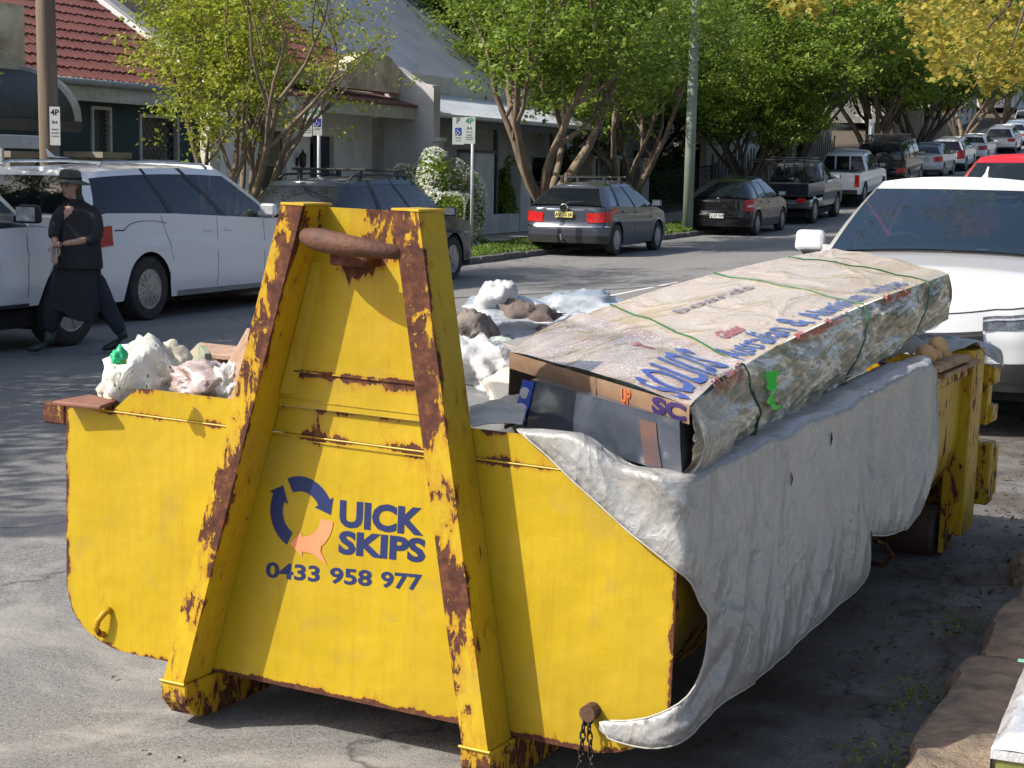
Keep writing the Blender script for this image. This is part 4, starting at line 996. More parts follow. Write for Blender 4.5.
# shackle and chain at the plate's lower corner
CH = mat('dark steel chain', (.05, .045, .04), .45, (.03, .025, .02), 40, 4, metal=.7)
cp = fpt(590, 715, -.02)
g = G(); g.tube([cp+Vector((.012*math.cos(a), -.012, .022*math.sin(a))) for a in np.linspace(0, 2*PI, 15)], .005, 6); g.build('shackle', CH, bin_, True)
g = G(); g.lathe([(.004, -.02), (.022, -.02), (.022, .02), (.004, .02)], 12, 1, cp+Vector((0, .0, .008))); g.build('shackle_lug', RUST, bin_)
chn = bthing('lashing_chain', 'short dark steel chain dangling from the lower right corner of the skip', 'chain')
for sgn in (-1, 1):
    q = cp+Vector((.008*sgn, -.02, -.028))
    for k in range(10):
        g = G(); c = q+Vector((.028*sgn*k/9*(1 if sgn > 0 else .2), -.004*k*.3, -.022*k)); L = []
        for a in np.linspace(0, 2*PI, 13):
            x, z = .0065*math.cos(a), .015*math.sin(a)
            L.append(c+(Vector((x, 0, z)) if k % 2 else Vector((0, x, z))))
        g.tube(L, .0028, 5); g.build('link', CH, chn, True)

# ================================================================== VEHICLES
def carpaint(name, c, rough=.28, metal=0.0, dirt=.25):
    m, nt, b, oc = newmat(name); f = ramp(nt, nz(nt, oc, 1.6, 7, .65), [(.4, 0), (.75, dirt)])
    nt.links.new(mixc(nt, f, c, tuple(v*.75+.015 for v in c)), b.inputs['Base Color']); b.inputs['Roughness'].default_value = rough
    b.inputs['Metallic'].default_value = metal; b.inputs['Specular IOR Level'].default_value = .5 if c[0] > .3 else .12; b.inputs['Coat Weight'].default_value = .8; b.inputs['Coat Roughness'].default_value = .05
    nt.links.new(bumpn(nt, nz(nt, oc, 2.2, 2), .06, .02), b.inputs['Coat Normal'])
    MATS[name] = m; return m
CW = carpaint('white car paint', (.78, .79, .80)); CX = carpaint('dimmed white car paint', (.60, .61, .62)); CK = carpaint('black car paint', (.010, .010, .013), dirt=.12); CG = carpaint('steel grey car paint', (.085, .095, .12), .35, .5, .15)  # white lowered in colour for the sunlit crossover, raised for the shaded cars
CS = carpaint('silver car paint', (.42, .44, .47), .35, .4); CR = carpaint('red car paint', (.52, .012, .014)); CN = carpaint('dark blue black paint', (.016, .022, .034), dirt=.12); CDS = carpaint('dark silver paint', (.085, .09, .10), .35, .4)
TRIMK = mat('black plastic trim', (.018, .018, .02), .55, (.026, .026, .028), 20); TYRE = mat('tyre rubber', (.022, .021, .021), .85, (.045, .042, .04), 9, bump=.3); ALLOY = mat('alloy wheel', (.38, .38, .39), .35, (.26, .26, .27), 8, metal=.7); HUBC = mat('silver hubcap', (.42, .43, .44), .4, (.3, .3, .31), 8, metal=.4)
CHROME = mat('chrome', (.7, .7, .7), .15, metal=1); INTER = mat('dark car interior', (.022, .022, .024), .8, (.035, .034, .033), 6); REDL = mat('red tail lamp', (.55, .012, .012), .3, (.36, .008, .008), 30, coat=.25); CLRL = mat('clear lamp glass', (.55, .56, .58), .12, (.30, .31, .33), 25, coat=1); AMB = mat('amber lamp', (.7, .22, .02), .2)
PLY = mat('yellow number plate', (.70, .60, .22), .45); PLW = mat('white number plate', (.70, .70, .68), .45)
UNDER = mat('car underside', (.008, .008, .008), .9)
def glassmat(name, tint, alpha):
    m, nt, b, oc = newmat(name); b.inputs['Base Color'].default_value = (*tint, 1); b.inputs['Roughness'].default_value = .03
    b.inputs['Alpha'].default_value = alpha; b.inputs['Specular IOR Level'].default_value = .45; b.inputs['Coat Weight'].default_value = .15; b.inputs['Coat Roughness'].default_value = .02
    nt.links.new(bumpn(nt, nz(nt, oc, 1.4, 2), .05, .02), b.inputs['Coat Normal'])
    MATS[name] = m; return m
GLD = glassmat('tinted car glass', (.008, .011, .016), .93); GLC = glassmat('clear car glass', (.02, .03, .035), .52)
WHEELS = {}
def wheel_meshes(r, w, style):
    key = (round(r, 3), round(w, 3), style)
    if key in WHEELS: return WHEELS[key]
    g = G(); ri = r*.66
    g.lathe([(ri*.96, -w/2), (ri*1.05, -w/2-.004), (r*.93, -w/2-.002), (r, -w/2+.03), (r, w/2-.03), (r*.93, w/2+.002), (ri*1.05, w/2+.004), (ri*.96, w/2), (ri*.9, 0)], 36, 0)
    o = g.build('tyre', TYRE); autosmooth(o, 50); tyre = o.data; bpy.data.objects.remove(o)
    g = G(); xo = w/2-.012
    g.lathe([(ri*.97, xo), (ri*1.02, xo+.012), (ri*.90, xo+.004), (ri*.86, xo-.05)], 32, 0)
    n = {'alloy5': 5, 'alloy10': 10, 'hub': 9}[style]
    for k in range(n):
        a = 2*PI*k/n; hw = {'alloy5': .030, 'alloy10': .015, 'hub': .028}[style]*r/.33
        for s in ((-1, 1) if style == 'alloy10' else (0,)):
            aa = a+s*.12; c, s_ = math.cos(aa), math.sin(aa); R2 = ri*.97; R1 = ri*.16; P = []
            for (rad, hh, dx) in ((R1, hw*1.25, .014), (R2, hw*.8, .002)):
                for q in (-1, 1): P.append((xo+dx-.02, rad*c-q*hh*s_, rad*s_+q*hh*c)); P.append((xo+dx, rad*c-q*hh*s_, rad*s_+q*hh*c))
            g.add(P, [(1, 3, 7, 5), (0, 4, 6, 2), (0, 1, 5, 4), (2, 6, 7, 3)])
    g.lathe([(.01, xo+.018), (ri*.20, xo+.016), (ri*.24, xo-.005)], 16, 0)
    rim = g.build('rim', ALLOY if style != 'hub' else HUBC); recalc(rim); autosmooth(rim, 35); rimd = rim.data; bpy.data.objects.remove(rim)
    g = G(); g.lathe([(.01, xo-.055), (ri*.93, xo-.05), (ri*.93, xo-.07), (.01, xo-.075)], 20, 0); o = g.build('brake', UNDER); bd = o.data; bpy.data.objects.remove(o)
    WHEELS[key] = (tyre, rimd, bd); return WHEELS[key]
def add_wheels(car, W, r, w, ys, style):
    for sx in (-1, 1):
        for y in ys:
            e = link(bpy.data.objects.new('wheel', None), car); e.empty_display_size = .1; e.location = (sx*(W/2-w/2-.012), y, r); e.rotation_euler = (0 if sx > 0 else 0, 0, 0 if sx > 0 else PI)
            for nm, d in zip(('tyre', 'rim', 'hub'), wheel_meshes(r, w, style)): link(bpy.data.objects.new(nm, d), e)
def boxp(nm, cc, d, m, par, bv=.008): g = G(); g.box(cc, d); return bevel(g.build(nm, m, par), bv)
class Car:
    def __init__(s, name, label, cat, p, loc, rz, paint, group='cars parked along the far kerb'):
        """p: L,W,H, shoulder [(y,z)..], sill, axles (rear, front), r, tw, gh: cowl y,z / windscreen top y / rear top y / rear base y,z, roofw, posts on the side (fractions), rake"""
        s.p = p; s.t = thing(name, label, cat, loc, rz, group); s.paint = paint; t = s.t
        L, W = p['L'], p['W']; rc = p.get('rc', .34); rcr = p.get('rcr', .22); hw = W/2; s.hw = hw
        # plan outline, right half from rear centre to front centre: (x, y, faceness)
        P = []
        nf = 7
        for k in range(nf): u = k/nf; P.append((u*(hw-rcr), -L/2+.05*u*u, -1))
        for k in range(7): a = PI/2*k/7; P.append((hw-rcr+rcr*math.sin(a), -L/2+.05+rcr*(1-math.cos(a)), -math.cos(a)))
        ya, yb = -L/2+.05+rcr, L/2-.10-rc; n = max(30, int((yb-ya)/.055))
        s.i0 = len(P)
        for k in range(n+1):
            y = ya+(yb-ya)*k/n; P.append((hw-.025*abs(y/(L/2))**3, y, 0))
        s.i1 = len(P)-1; xe = P[-1][0]
        for k in range(1, 8): a = PI/2*k/7; P.append((xe-rc*(1-math.cos(a)), yb+rc*math.sin(a)*1.0, math.sin(a)))
        x2 = xe-rc; y2 = yb+rc
        for k in range(1, nf+1): u = 1-k/nf; P.append((x2*u, y2+.10*(1-u*u), 1))
        s.P = P; s.np = len(P); NR = s.NR = 14
        sill = p.get('sill', .24); rr_ = p['r']; ar = rr_+.055
        def zb(x, y, f):
            z = sill+.03*abs(f)
            if abs(f) < .8:
                for ay in p['axles']:
                    d = abs(y-ay)
                    if d < ar: z = max(z, rr_+math.sqrt(ar*ar-d*d)-.0)
            return z
        s.zb = zb
        def zt(y): return lerp_pts(p['shoulder'], y)
        bul = p.get('bulge', .035)
        def pos(i, t):
            x, y, f = P[i]; zl = zb(x, y, f); zh = zt(y)
            zf0 = sill; z = zl+(zh-zl)*t; tt = (z-zf0)/max(.05, zh-zf0)
            off = -.05*max(0, .25-tt)/.25*.6-bul*max(0, tt-.55)**1.5*2.2+(.012*math.exp(-((tt-.62)/.05)**2))
            nx, ny = (1-abs(f)), f
            if f < 0: off_y = -.02*max(0, tt-.5)*0+(.055*smooth01(.48, .58, tt) if p.get('rear_step', 1) else 0)
            else: off_y = -.12*max(0, tt-.6)**1.3
            xx = x+off*(1-.5*abs(f)); 
            if x < .05: xx = x
            yy = y+(off*.6*f)+(off_y if f < 0 else off_y)*abs(f)
            return Vector((xx, yy, z))
        s.pos = pos
        V = []; F = []; I = []
        def idx(i, j, side): return (i*(NR+1)+j)*2+side
        for i in range(s.np):
            for j in range(NR+1):
                q = pos(i, j/NR); V.append(q); V.append(Vector((-q.x, q.y, q.z)))
        for i in range(s.np-1):
            for j in range(NR):
                F.append((idx(i, j, 0), idx(i+1, j, 0), idx(i+1, j+1, 0), idx(i, j+1, 0))); F.append((idx(i, j, 1), idx(i, j+1, 1), idx(i+1, j+1, 1), idx(i+1, j, 1))); I += [0, 0]
        # top deck
        gh = p['gh']; MD = 8; dk = {}
        def deckrow(i):
            if i in dk: return dk[i]
            a = V[idx(i, NR, 0)]; r = [idx(i, NR, 0)]
            for m_ in range(1, MD):
                u = 1-2*m_/MD; V.append(Vector((a.x*u, a.y, a.z+p.get('crown', .045)*(1-abs(u)**2.2)*min(1, a.x/hw*1.1)))); r.append(len(V)-1)
            r.append(idx(i, NR, 1)); dk[i] = r; return r
        for i in range(s.np-1):
            A = deckrow(i); B = deckrow(i+1); ym = (P[i][1]+P[i+1][1])/2
            inside = gh['ry']+.05 < ym < gh['cy']-.05
            for m_ in range(MD): F.append((A[m_], B[m_], B[m_+1], A[m_+1])); I.append(1 if inside else (2 if p.get('bed') and -L/2+.12 < ym < gh['ry']-.02 and 0 < m_ < MD-1 else 0))
        # greenhouse
        segs = []; ins = p.get('inset', .03); wb = hw-ins-bul*.9; wr = p.get('roofw', wb-.16)
        cy, cz, wt, H = gh['cy'], gh['cz'], gh['wt'], p['H']; ry, rz_, rt = gh['ry'], gh['rz'], gh['rt']
        C = []   # (base, roof, tag)
        nb = 8
        for k in range(nb+1):
            u = k/nb; C.append((Vector(((wb-.07)*u, cy+.14*(1-u*u)-.14+.14, cz+.04*(1-u*u))), Vector(((wr-.06)*u, wt+.05*(1-u*u), H-.035-.0*u)), 'ws'))
        posts = p['posts']; yA, yR = cy-.06, wt-.05; yE, yRe = ry+.06, rt+.05
        sp = []
        last = 0.0
        fr = [0.0]+[q for pr in posts for q in pr]+[1.0]; names = []
        for k in range(len(fr)-1):
            a, b = fr[k], fr[k+1]; nm = ('w%d' % (k//2)) if k % 2 == 0 else 'post'; m_ = max(1, int((b-a)*14)) if nm != 'post' else 1
            for q in range(m_): sp.append((a+(b-a)*q/m_, nm))
        sp.append((1.0, 'end'))
        for u, nm in sp:
            yb_ = yA+(yE-yA)*u; yr_ = yR+(yRe-yR)*u
            C.append((Vector((wb-.01*abs(u-.5), yb_, lerp_pts(p['shoulder'], yb_)-.012)), Vector((wr-.03*max(0, u-.6)*p.get('rtaper', 1), yr_, H-.065-.15*(u-.30)**2*p.get('rdrop', 1))), nm))
        for k in range(nb+1):
            u = 1-k/nb; C.append((Vector(((wb-.09)*u, ry-.06*(1-u*u), rz_+.02*(1-u*u))), Vector(((wr-.08)*u, rt-.05*(1-u*u), H-.050-.065*p.get('rdrop', 1))), 'rg'))
        NG = 8; n0 = len(V); nc = len(C); tags = [c[2] for c in C]
        def gp(i, t):
            a, b, tg = C[i]; q = a.lerp(b, t); k = math.sin(t*PI)
            if tg == 'ws': q.y += .035*k; q.z += .02*k
            elif tg == 'rg': q.y -= .03*k
            else: q.x += .022*k
            return q
        s.gp = gp; s.C = C
        gi = lambda i, j, sd_: n0+(i*(NG+1)+j)*2+sd_
        for i in range(nc):
            for j in range(NG+1): q = gp(i, j/NG); V.append(q); V.append(Vector((-q.x, q.y, q.z)))
        wins = {}
        jm = 1
        for i in range(nc-1):
            tg = tags[i] if tags[i] == tags[i+1] or tags[i].startswith('w') and tags[i] != 'ws' else ('A' if tags[i] in ('ws', 'end') else tags[i])
            if tags[i] == 'ws' and tags[i+1] != 'ws': tg = 'A'
            for sd_ in (0, 1):
                for j in range(NG):
                    f = (gi(i, j, sd_), gi(i+1, j, sd_), gi(i+1, j+1, sd_), gi(i, j+1, sd_)); f = f if sd_ == 1 else f
                    isg = (tg in ('ws', 'rg') or (tg[0] == 'w')) and (j < NG-1) and not (tg != 'ws' and j < 0) and not (tg in p.get('blank', ()))
                    if tg == 'rg' and j < p.get('rg_lo', 0): isg = False
                    if isg: wins.setdefault((tg, sd_ if tg[0] == 'w' and tg != 'ws' else 0), []).append((i, j, sd_))
                    else: F.append(f); I.append(0 if not (tg == 'post' and p.get('black_posts', 1)) else 3)
        # roof
        rows = []
        i_ = 0
        half = [gi(i, NG, 0) for i in range(nc)]; mir = [gi(i, NG, 1) for i in range(nc)]
        def rrow(i):
            a = V[half[i]]; r = [half[i]]
            for m_ in range(1, MD):
                u = 1-2*m_/MD; V.append(Vector((a.x*u, a.y, a.z+(.045 if 0 < i < nc-1 else 0)*(1-abs(u)**2.5)*min(1, a.x/(wr+.001)*1.0)+.0))); r.append(len(V)-1)
            r.append(mir[i]); return r
        RR = [rrow(i) for i in range(nc)]
        for i in range(nc-1):
            for m_ in range(MD): F.append((RR[i][m_], RR[i+1][m_], RR[i+1][m_+1], RR[i][m_+1])); I.append(0)
        body = mesh('body', V, F, [paint, INTER, TRIMK, TRIMK], t, False, I)
        recalc(body); bm = bmesh.new(); bm.from_mesh(body.data); bmesh.ops.remove_doubles(bm, verts=bm.verts, dist=.0008); bm.to_mesh(body.data); bm.free(); autosmooth(body, 38)
        # windows
        for (tg, sd_), cells in wins.items():
            vs = {}; vv = []; ff = []
            def vid(i, j, sd2):
                if (i, j, sd2) not in vs:
                    q = gp(i, j/NG); q = Vector((q.x if sd2 == 0 else -q.x, q.y, q.z)); ctr = Vector((0, (cy+ry)/2, q.z)); 
                    vs[(i, j, sd2)] = len(vv); vv.append(q+(ctr-q).normalized()*.006)
                return vs[(i, j, sd2)]
            for (i, j, sd2) in cells: ff.append((vid(i, j, sd2), vid(i+1, j, sd2), vid(i+1, j+1, sd2), vid(i, j+1, sd2)))
            nm = {'ws': 'windscreen', 'rg': 'rear_window'}.get(tg, 'side_window')
            o = mesh(nm, vv, ff, p.get('gl', GLD) if tg != 'ws' else p.get('glw', GLC), t, True); bm = bmesh.new(); bm.from_mesh(o.data); bmesh.ops.remove_doubles(bm, verts=bm.verts, dist=.0008); bmesh.ops.recalc_face_normals(bm, faces=bm.faces); bm.to_mesh(o.data); bm.free()
        # wheel wells, floor
        g = G(); g.box((0, 0, .30), (W-.20, L-.5, .16)); g.build('underbody', UNDER, t)
        for ay in p['axles']:
            g = G(); g.box((0, ay, .45), (W-.10, (rr_+.05)*2, .52)); g.build('wheel_well', UNDER, t)
        add_wheels(t, W, rr_, p.get('tw', .20), p['axles'], p.get('ws', 'alloy5'))
        # seats
        if p.get('seats', 1):
            for x in (-.36, .36):
                for y in ((cy+wt)/2-.85, (cy+wt)/2-1.75):
                    if y > ry+.3:
                        g = G(); g.box((x, y, .92), (.46, .14, .58), taper=.85); g.box((x, y-.01, 1.28), (.26, .10, .18)); tag(g.build('seat', INTER, t), kind='stuff')
            g = G(); g.box((0, cy-.42, cz-.06), (W-.35, .42, .12)); bevel(g.build('dashboard', INTER, t), .03)
    # surface patch on the lower body: y/x range on the right (or mirrored) side, height fractions
    def patch(s, name, i0, i1, t0, t1, m, sides=(0, 1), off=.006, parent=None, nj=4, joined=False):
        VV = []; FF = []
        outs = []
        for sd_ in sides:
            V = []; F = []
            n = i1-i0
            def nrm(i, t):
                a = s.pos(min(i+1, s.np-1), t)-s.pos(max(i-1, 0), t); b = s.pos(i, min(1, t+.05))-s.pos(i, t-.05); v = a.cross(b); return v.normalized()
            for i in range(i0, i1+1):
                for j in range(nj+1):
                    t = t0+(t1-t0)*j/nj; q = s.pos(i, t)+nrm(i, t)*off; V.append(Vector((q.x if sd_ == 0 else -q.x, q.y, q.z)))
            for i in range(n):
                for j in range(nj): F.append((i*(nj+1)+j, (i+1)*(nj+1)+j, (i+1)*(nj+1)+j+1, i*(nj+1)+j+1))
            if joined: k = len(VV); VV += V; FF += [tuple(k+a for a in f) for f in F]
            else: outs.append(recalc(mesh(name, V, F, m, parent or s.t, True)))
        if joined: outs.append(mesh(name, VV, FF, m, parent or s.t, True))
        return outs
    def iy(s, y):   # index of side station nearest y
        return min(range(s.i0, s.i1+1), key=lambda i: abs(s.P[i][1]-y))
    def side(s, y, z):
        i = s.iy(y); x, yy, f = s.P[i]; zl, zh = s.zb(x, yy, f), lerp_pts(s.p['shoulder'], yy); return s.pos(i, min(1, max(0, (z-zl)/(zh-zl)))).x
    def seam(s, y, z0, z1, lean=0):
        for sd_ in (1, -1):
            g = G(); pts = []
            for k in range(7):
                z = z0+(z1-z0)*k/6; yy = y+lean*(k/6); pts.append(((s.side(yy, z)+.0005)*sd_, yy, z))
            g.tube(pts, .0035, 4); g.build('door_seam', TRIMK, s.t)
    def handle(s, y, z, m=None):
        for sd_ in (1, -1):
            g = G(); g.box(((s.side(y, z)+.014)*sd_, y, z), (.022, .17, .028)); bevel(g.build('door_handle', m or s.paint, s.t), .006)
    def mirror(s, y, z, m=None, k=1):
        for sd_ in (1, -1):
            x = s.side(y, z-.1)-.03
            g = G(); g.box(((x+.12)*sd_, y, z), (.20*k, .11, .135*k), taper=.9); g.box(((x+.0)*sd_, y+.02, z-.05), (.10, .05, .04)); o = g.build('wing_mirror', m or s.paint, s.t); bevel(o, .040*k, 4); tag(o, kind='stuff') if False else None
            g = G(); g.box(((x+.125)*sd_, y-.058, z), (.165*k, .006, .10*k)); g.build('mirror_glass', CLRL, o)
    def plate(s, z, text='', m=PLY, y=None, rear=True, w=.37):
        y = y if y is not None else (-s.p['L']/2-.012 if rear else s.p['L']/2+.02)
        sg = -1 if rear else 1
        g = G(); g.box((0, y, z), (w, .012, .115)); o = g.build('number_plate', m, s.t)
        if text:
            V, F = text_mesh(text, .095, .002); x0 = min(v.x for v in V); x1 = max(v.x for v in V)
            mesh('plate_text', [Vector(((v.x-(x0+x1)/2)*(1 if rear else -1), y+sg*.0085, z-.032+v.y)) for v in V], F, SIGNK, o)
    def rails(s, m=TRIMK, h=.05):
        H = s.p['H']; gh = s.p['gh']
        for sd_ in (1, -1):
            x = s.p.get('roofw', s.hw-.22)-.03; a, b = gh['rt']+.25, gh['wt']-.15
            g = G(); g.tube([(x*sd_, a, H-.06), (x*sd_, a+.12, H-.06+h), (x*sd_, (a+b)/2, H-.045+h), (x*sd_, b-.12, H-.06+h), (x*sd_, b, H-.06)], .018, 6); g.build('roof_rail', m, s.t, True)
    def bars(s, ys, m, z=.06, over=.0):
        H = s.p['H']; x = s.p.get('roofw', s.hw-.22)-.03+over
        for y in ys:
            g = G(); g.box((0, y, H+z), (x*2, .09, .035)); o = bevel(g.build('roof_bar', m, s.t), .01)
            for sd_ in (1, -1):
                g = G(); g.box(((x-.12)*sd_, y, H+z/2-.03), (.05, .08, z+.07)); g.build('bar_foot', TRIMK, o)
    def rear_common(s, t0, t1, lampw=4, lamp=None, bump=.42, dark_lower=True):
        k0 = 6 if lampw > 5 else 7
        s.patch('tail_light', k0, s.i0+lampw-3, t0, t1, lamp or REDL, off=.012)
        if dark_lower: s.patch('rear_skirt', 0, s.i0+2, 0.0, .16, TRIMK, off=.004, joined=True)
HATCH = dict(rcr=.34, L=4.22, W=1.76, H=1.47, r=.31, tw=.19, axles=(-1.36, 1.24), ws='hub', sill=.22,
    shoulder=[(-2.12, .90), (-1.9, .955), (-1.2, .965), (0, .93), (.85, .94), (1.15, .93), (1.6, .84), (1.95, .70), (2.12, .60)],
    gh=dict(cy=1.16, cz=.95, wt=.22, ry=-1.93, rz=.98, rt=-1.42), posts=[(.40, .43), (.74, .80)], roofw=.555, blank=('w2',))
def cfg(b, **k):
    d = dict(b); d.update(k); return d
def place_far(y_c, L, xr=-10.86, W=1.76): return (xr-W/2, y_c, gz(xr-W/2, y_c))
def tilt(c, y):   # follow the road's grade
    s_ = (gz(-11.5, y+1.5)-gz(-11.5, y-1.5))/3; c.t.rotation_euler = (math.atan(s_), 0, c.t.rotation_euler[2])
# --- white minivan
MV = cfg(HATCH, L=5.24, W=1.985, H=1.755, r=.355, tw=.235, axles=(-1.47, 1.59), ws='alloy10', sill=.24, gl=GLD,
    shoulder=[(-2.62, 1.14), (-2.2, 1.20), (-1, 1.18), (.4, 1.12), (1.1, 1.09), (1.5, 1.07), (2.0, .98), (2.35, .84), (2.56, .70)],
    gh=dict(cy=1.32, cz=1.12, wt=.30, ry=-2.46, rz=1.18, rt=-2.20), posts=[(.30, .335), (.60, .625)], roofw=.68, rdrop=.9, rcr=.26, inset=.02, blank=())
c = Car('minivan', 'white minivan with dark tinted rear windows parked behind the walking person', 'van', MV, (-10.85-.99, 16.69, gz(-11.8, 16.7)), 0, CW)
c.seam(.92, .30, 1.08, .0); c.seam(-.12, .32, 1.12, .0); c.seam(-1.02, .66, 1.16, -.22); c.handle(.10, .98); c.handle(-.32, .98); c.mirror(.90, 1.20, k=1.1); c.rails(CHROME, .045)
c.patch('tail_light', 8, c.i0+3, .64, .86, REDL, off=.014); c.plate(.78, '', PLW); c.patch('side_rail_trim', c.iy(-2.1), c.iy(-1.15), .80, .815, TRIMK, (0, 1), .004, nj=1)
c.patch('sill_trim', c.iy(-.9), c.iy(1.05), 0.0, .07, CHROME, (0, 1), .008, nj=1)
g = G(); g.hexa([(-.03, -1.6, 1.78), (.03, -1.6, 1.78), (.012, -1.95, 1.79), (-.012, -1.95, 1.79), (-.01, -1.85, 1.80), (.01, -1.85, 1.80), (.008, -1.99, 1.88), (-.008, -1.99, 1.88)]); recalc(g.build('roof_aerial', CW, c.t))
# --- white utility in front of it, at the left edge
PK = cfg(HATCH, blank=(), L=4.72, W=1.93, H=1.80, r=.39, tw=.25, axles=(-1.62, 1.60), ws='alloy5', sill=.42, glw=GLC, gl=GLC,
    shoulder=[(-2.65, 1.12), (-1, 1.14), (.6, 1.13), (1.0, 1.14), (1.4, 1.12), (1.8, 1.08), (2.15, 1.0), (2.36, .86)],
    gh=dict(cy=1.15, cz=1.15, wt=.40, ry=-.95, rz=1.14, rt=-.78), posts=[(.48, .52)], roofw=.68, bed=1, rear_step=0)
c = Car('pickup', 'white pickup cut off by the left edge, parked nose to the minivan', 'pickup truck', PK, (-9.85-.965, 10.98, gz(-10, 11.3)), 0, CW)
c.seam(.98, .50, 1.08, 0); c.seam(-.02, .50, 1.1, 0); c.handle(.18, 1.0); c.mirror(.92, 1.26, TRIMK, 1.25)
c.patch('side_step', c.iy(-1.0), c.iy(1.0), 0, .05, TRIMK, off=.03, nj=1)
c.patch('headlight', c.i1-1, c.i1+5, .70, .90, CLRL, off=.012)
# --- dark wagon
SV = cfg(HATCH, blank=(), L=4.6, W=1.80, H=1.62, r=.345, tw=.22, axles=(-1.38, 1.24), ws='alloy5', sill=.30,
    shoulder=[(-2.3, .98), (-2, 1.04), (-.5, 1.05), (.9, 1.02), (1.25, 1.0), (1.8, .92), (2.15, .80), (2.3, .70)],
    gh=dict(cy=1.18, cz=1.02, wt=.35, ry=-2.18, rz=1.05, rt=-1.78), posts=[(.34, .37), (.66, .70)], roofw=.60)
c = Car('wagon', 'dark blue wagon with black roof bars parked behind the yellow skip frame', 'car', SV, (-10.86-.90, 21.95, gz(-11.8, 22)), 0, CN)
c.rails(TRIMK); c.bars((-1.1, .05), TRIMK, .07, .04); c.rear_common(.55, .82, 5); c.mirror(.95, 1.08); c.seam(.82, .35, 1.0); c.seam(-.15, .35, 1.0); c.handle(0, .9); c.handle(-.9, .9); c.plate(.82, 'BK 48 TN')
# --- steel grey hatchback with roof bars
c = Car('hatchback', 'steel grey hatchback with silver roof bars and yellow number plate', 'car', HATCH, (-10.88-.88, 32.25, gz(-11.8, 32.2)), 0, CG)
c.bars((-1.05, -.15), CHROME, .075, .05); c.patch('tail_light', 6, c.i0+6, .60, .88, REDL, off=.014); c.mirror(.85, 1.02); c.seam(.72, .28, .92); c.seam(-.35, .30, .93); c.handle(-.2, .84); c.handle(-1.0, .86)
c.plate(.80, 'AV 32 IA', PLY, y=-2.085, w=.37); c.patch('bumper_crease', 0, c.i0+3, .46, .485, CHROME, off=.012, joined=True, nj=1)
g = G(); g.lathe([(.07, -.004), (.085, 0), (.07, .004)], 16, 1, (0, -2.10, .93)); g.build('badge', CHROME, c.t)
g = G(); g.tube([(0, -2.06, 1.0), (.10, -2.02, 1.05), (.38, -1.93, 1.05)], .010, 5); g.build('rear_wiper', TRIMK, c.t)
g = G(); g.tube([(0, -2.0, .32), (0, -2.22, .32), (0, -2.24, .37)], .022, 8); g.lathe([(.01, .36), (.028, .38), (.028, .40), (.01, .42)], 10, 2, (0, -2.24, 0)); tag(g.build('tow_ball', CHROME, c.t), kind='stuff')
c.patch('rear_skirt', 0, c.i0+3, 0, .22, TRIMK, off=.006, joined=True)
# --- black hatchback
c = Car('hatchback', 'glossy black hatchback with tall red tail lamps parked beside the green pole', 'car', cfg(HATCH, L=4.25, W=1.78, H=1.49, ws='alloy10', axles=(-1.33, 1.32), r=.315), (-10.87-.89, 43.1, gz(-11.8, 43)), 0, CK)
c.patch('tail_light', 9, c.i0+5, .58, 1.0, REDL, off=.014); c.patch('tail_lens', 10, c.i0+3, .72, .80, CLRL, off=.020); c.mirror(.85, 1.03); c.handle(-.2, .84); c.handle(-1.0, .86); c.seam(.72, .28, .92); c.seam(-.35, .30, .93)
c.plate(.52, 'CJ 57 WR', PLW, w=.37); g = G(); g.lathe([(.03, -.004), (.06, 0), (.03, .004)], 12, 1, (0, -2.075, .93)); g.build('badge', CHROME, c.t); tilt(c, 43)
# --- dark tray ute
UT = cfg(HATCH, L=5.1, W=1.80, H=1.78, r=.37, tw=.24, axles=(-1.55, 1.50), sill=.45, ws='alloy5',
    shoulder=[(-2.55, .72), (-.55, .72), (-.5, 1.10), (.7, 1.10), (1.2, 1.10), (1.9, 1.05), (2.3, .95), (2.55, .8)],
    gh=dict(cy=1.2, cz=1.12, wt=.5, ry=-.48, rz=1.12, rt=-.35), posts=[(.62, .68)], roofw=.64, rear_step=0)
c = Car('tray_ute', 'dark grey flat tray ute with black ladder rack behind the cab', 'pickup truck', UT, (-10.75-.9, 49.4, gz(-11.6, 49.4)), 0, CDS)

boxp('tray_floor', (0, -1.6, .86), (1.84, 2.1, .08), TRIMK, c.t); boxp('tray_side', (.91, -1.6, 1.05), (.03, 2.1, .28), CN, c.t); boxp('tray_side', (-.91, -1.6, 1.05), (.03, 2.1, .28), CN, c.t); boxp('tailgate', (0, -2.66, 1.05), (1.84, .03, .30), CN, c.t)
for yy in (-2.55, -.56):
    g = G(); g.tube([(-.86, yy, 1.15), (-.86, yy, 1.80), (-.78, yy, 1.86), (.78, yy, 1.86), (.86, yy, 1.80), (.86, yy, 1.15)], .028, 6); g.build('rack_hoop', TRIMK, c.t)
for x in (-.86, .86): g = G(); g.tube([(x, -2.55, 1.78), (x, -.56, 1.78)], .02, 6); g.build('rack_rail', TRIMK, c.t)
for k in range(5): g = G(); g.box((-.6+.3*k, -.56, 1.5), (.03, .03, .66)); g.build('headboard_bar', TRIMK, c.t)
for x in (-.72, .72): boxp('tail_light', (x, -2.67, .72), (.26, .04, .12), REDL, c.t)
for x in (-.6, .6): g = G(); g.box((x, -2.1, .5), (.45, .03, .40)); g.build('mud_flap', UNDER, c.t)
c.plate(.62, '', PLW, y=-2.70); c.mirror(.95, 1.28, TRIMK, 1.1); tilt(c, 49)
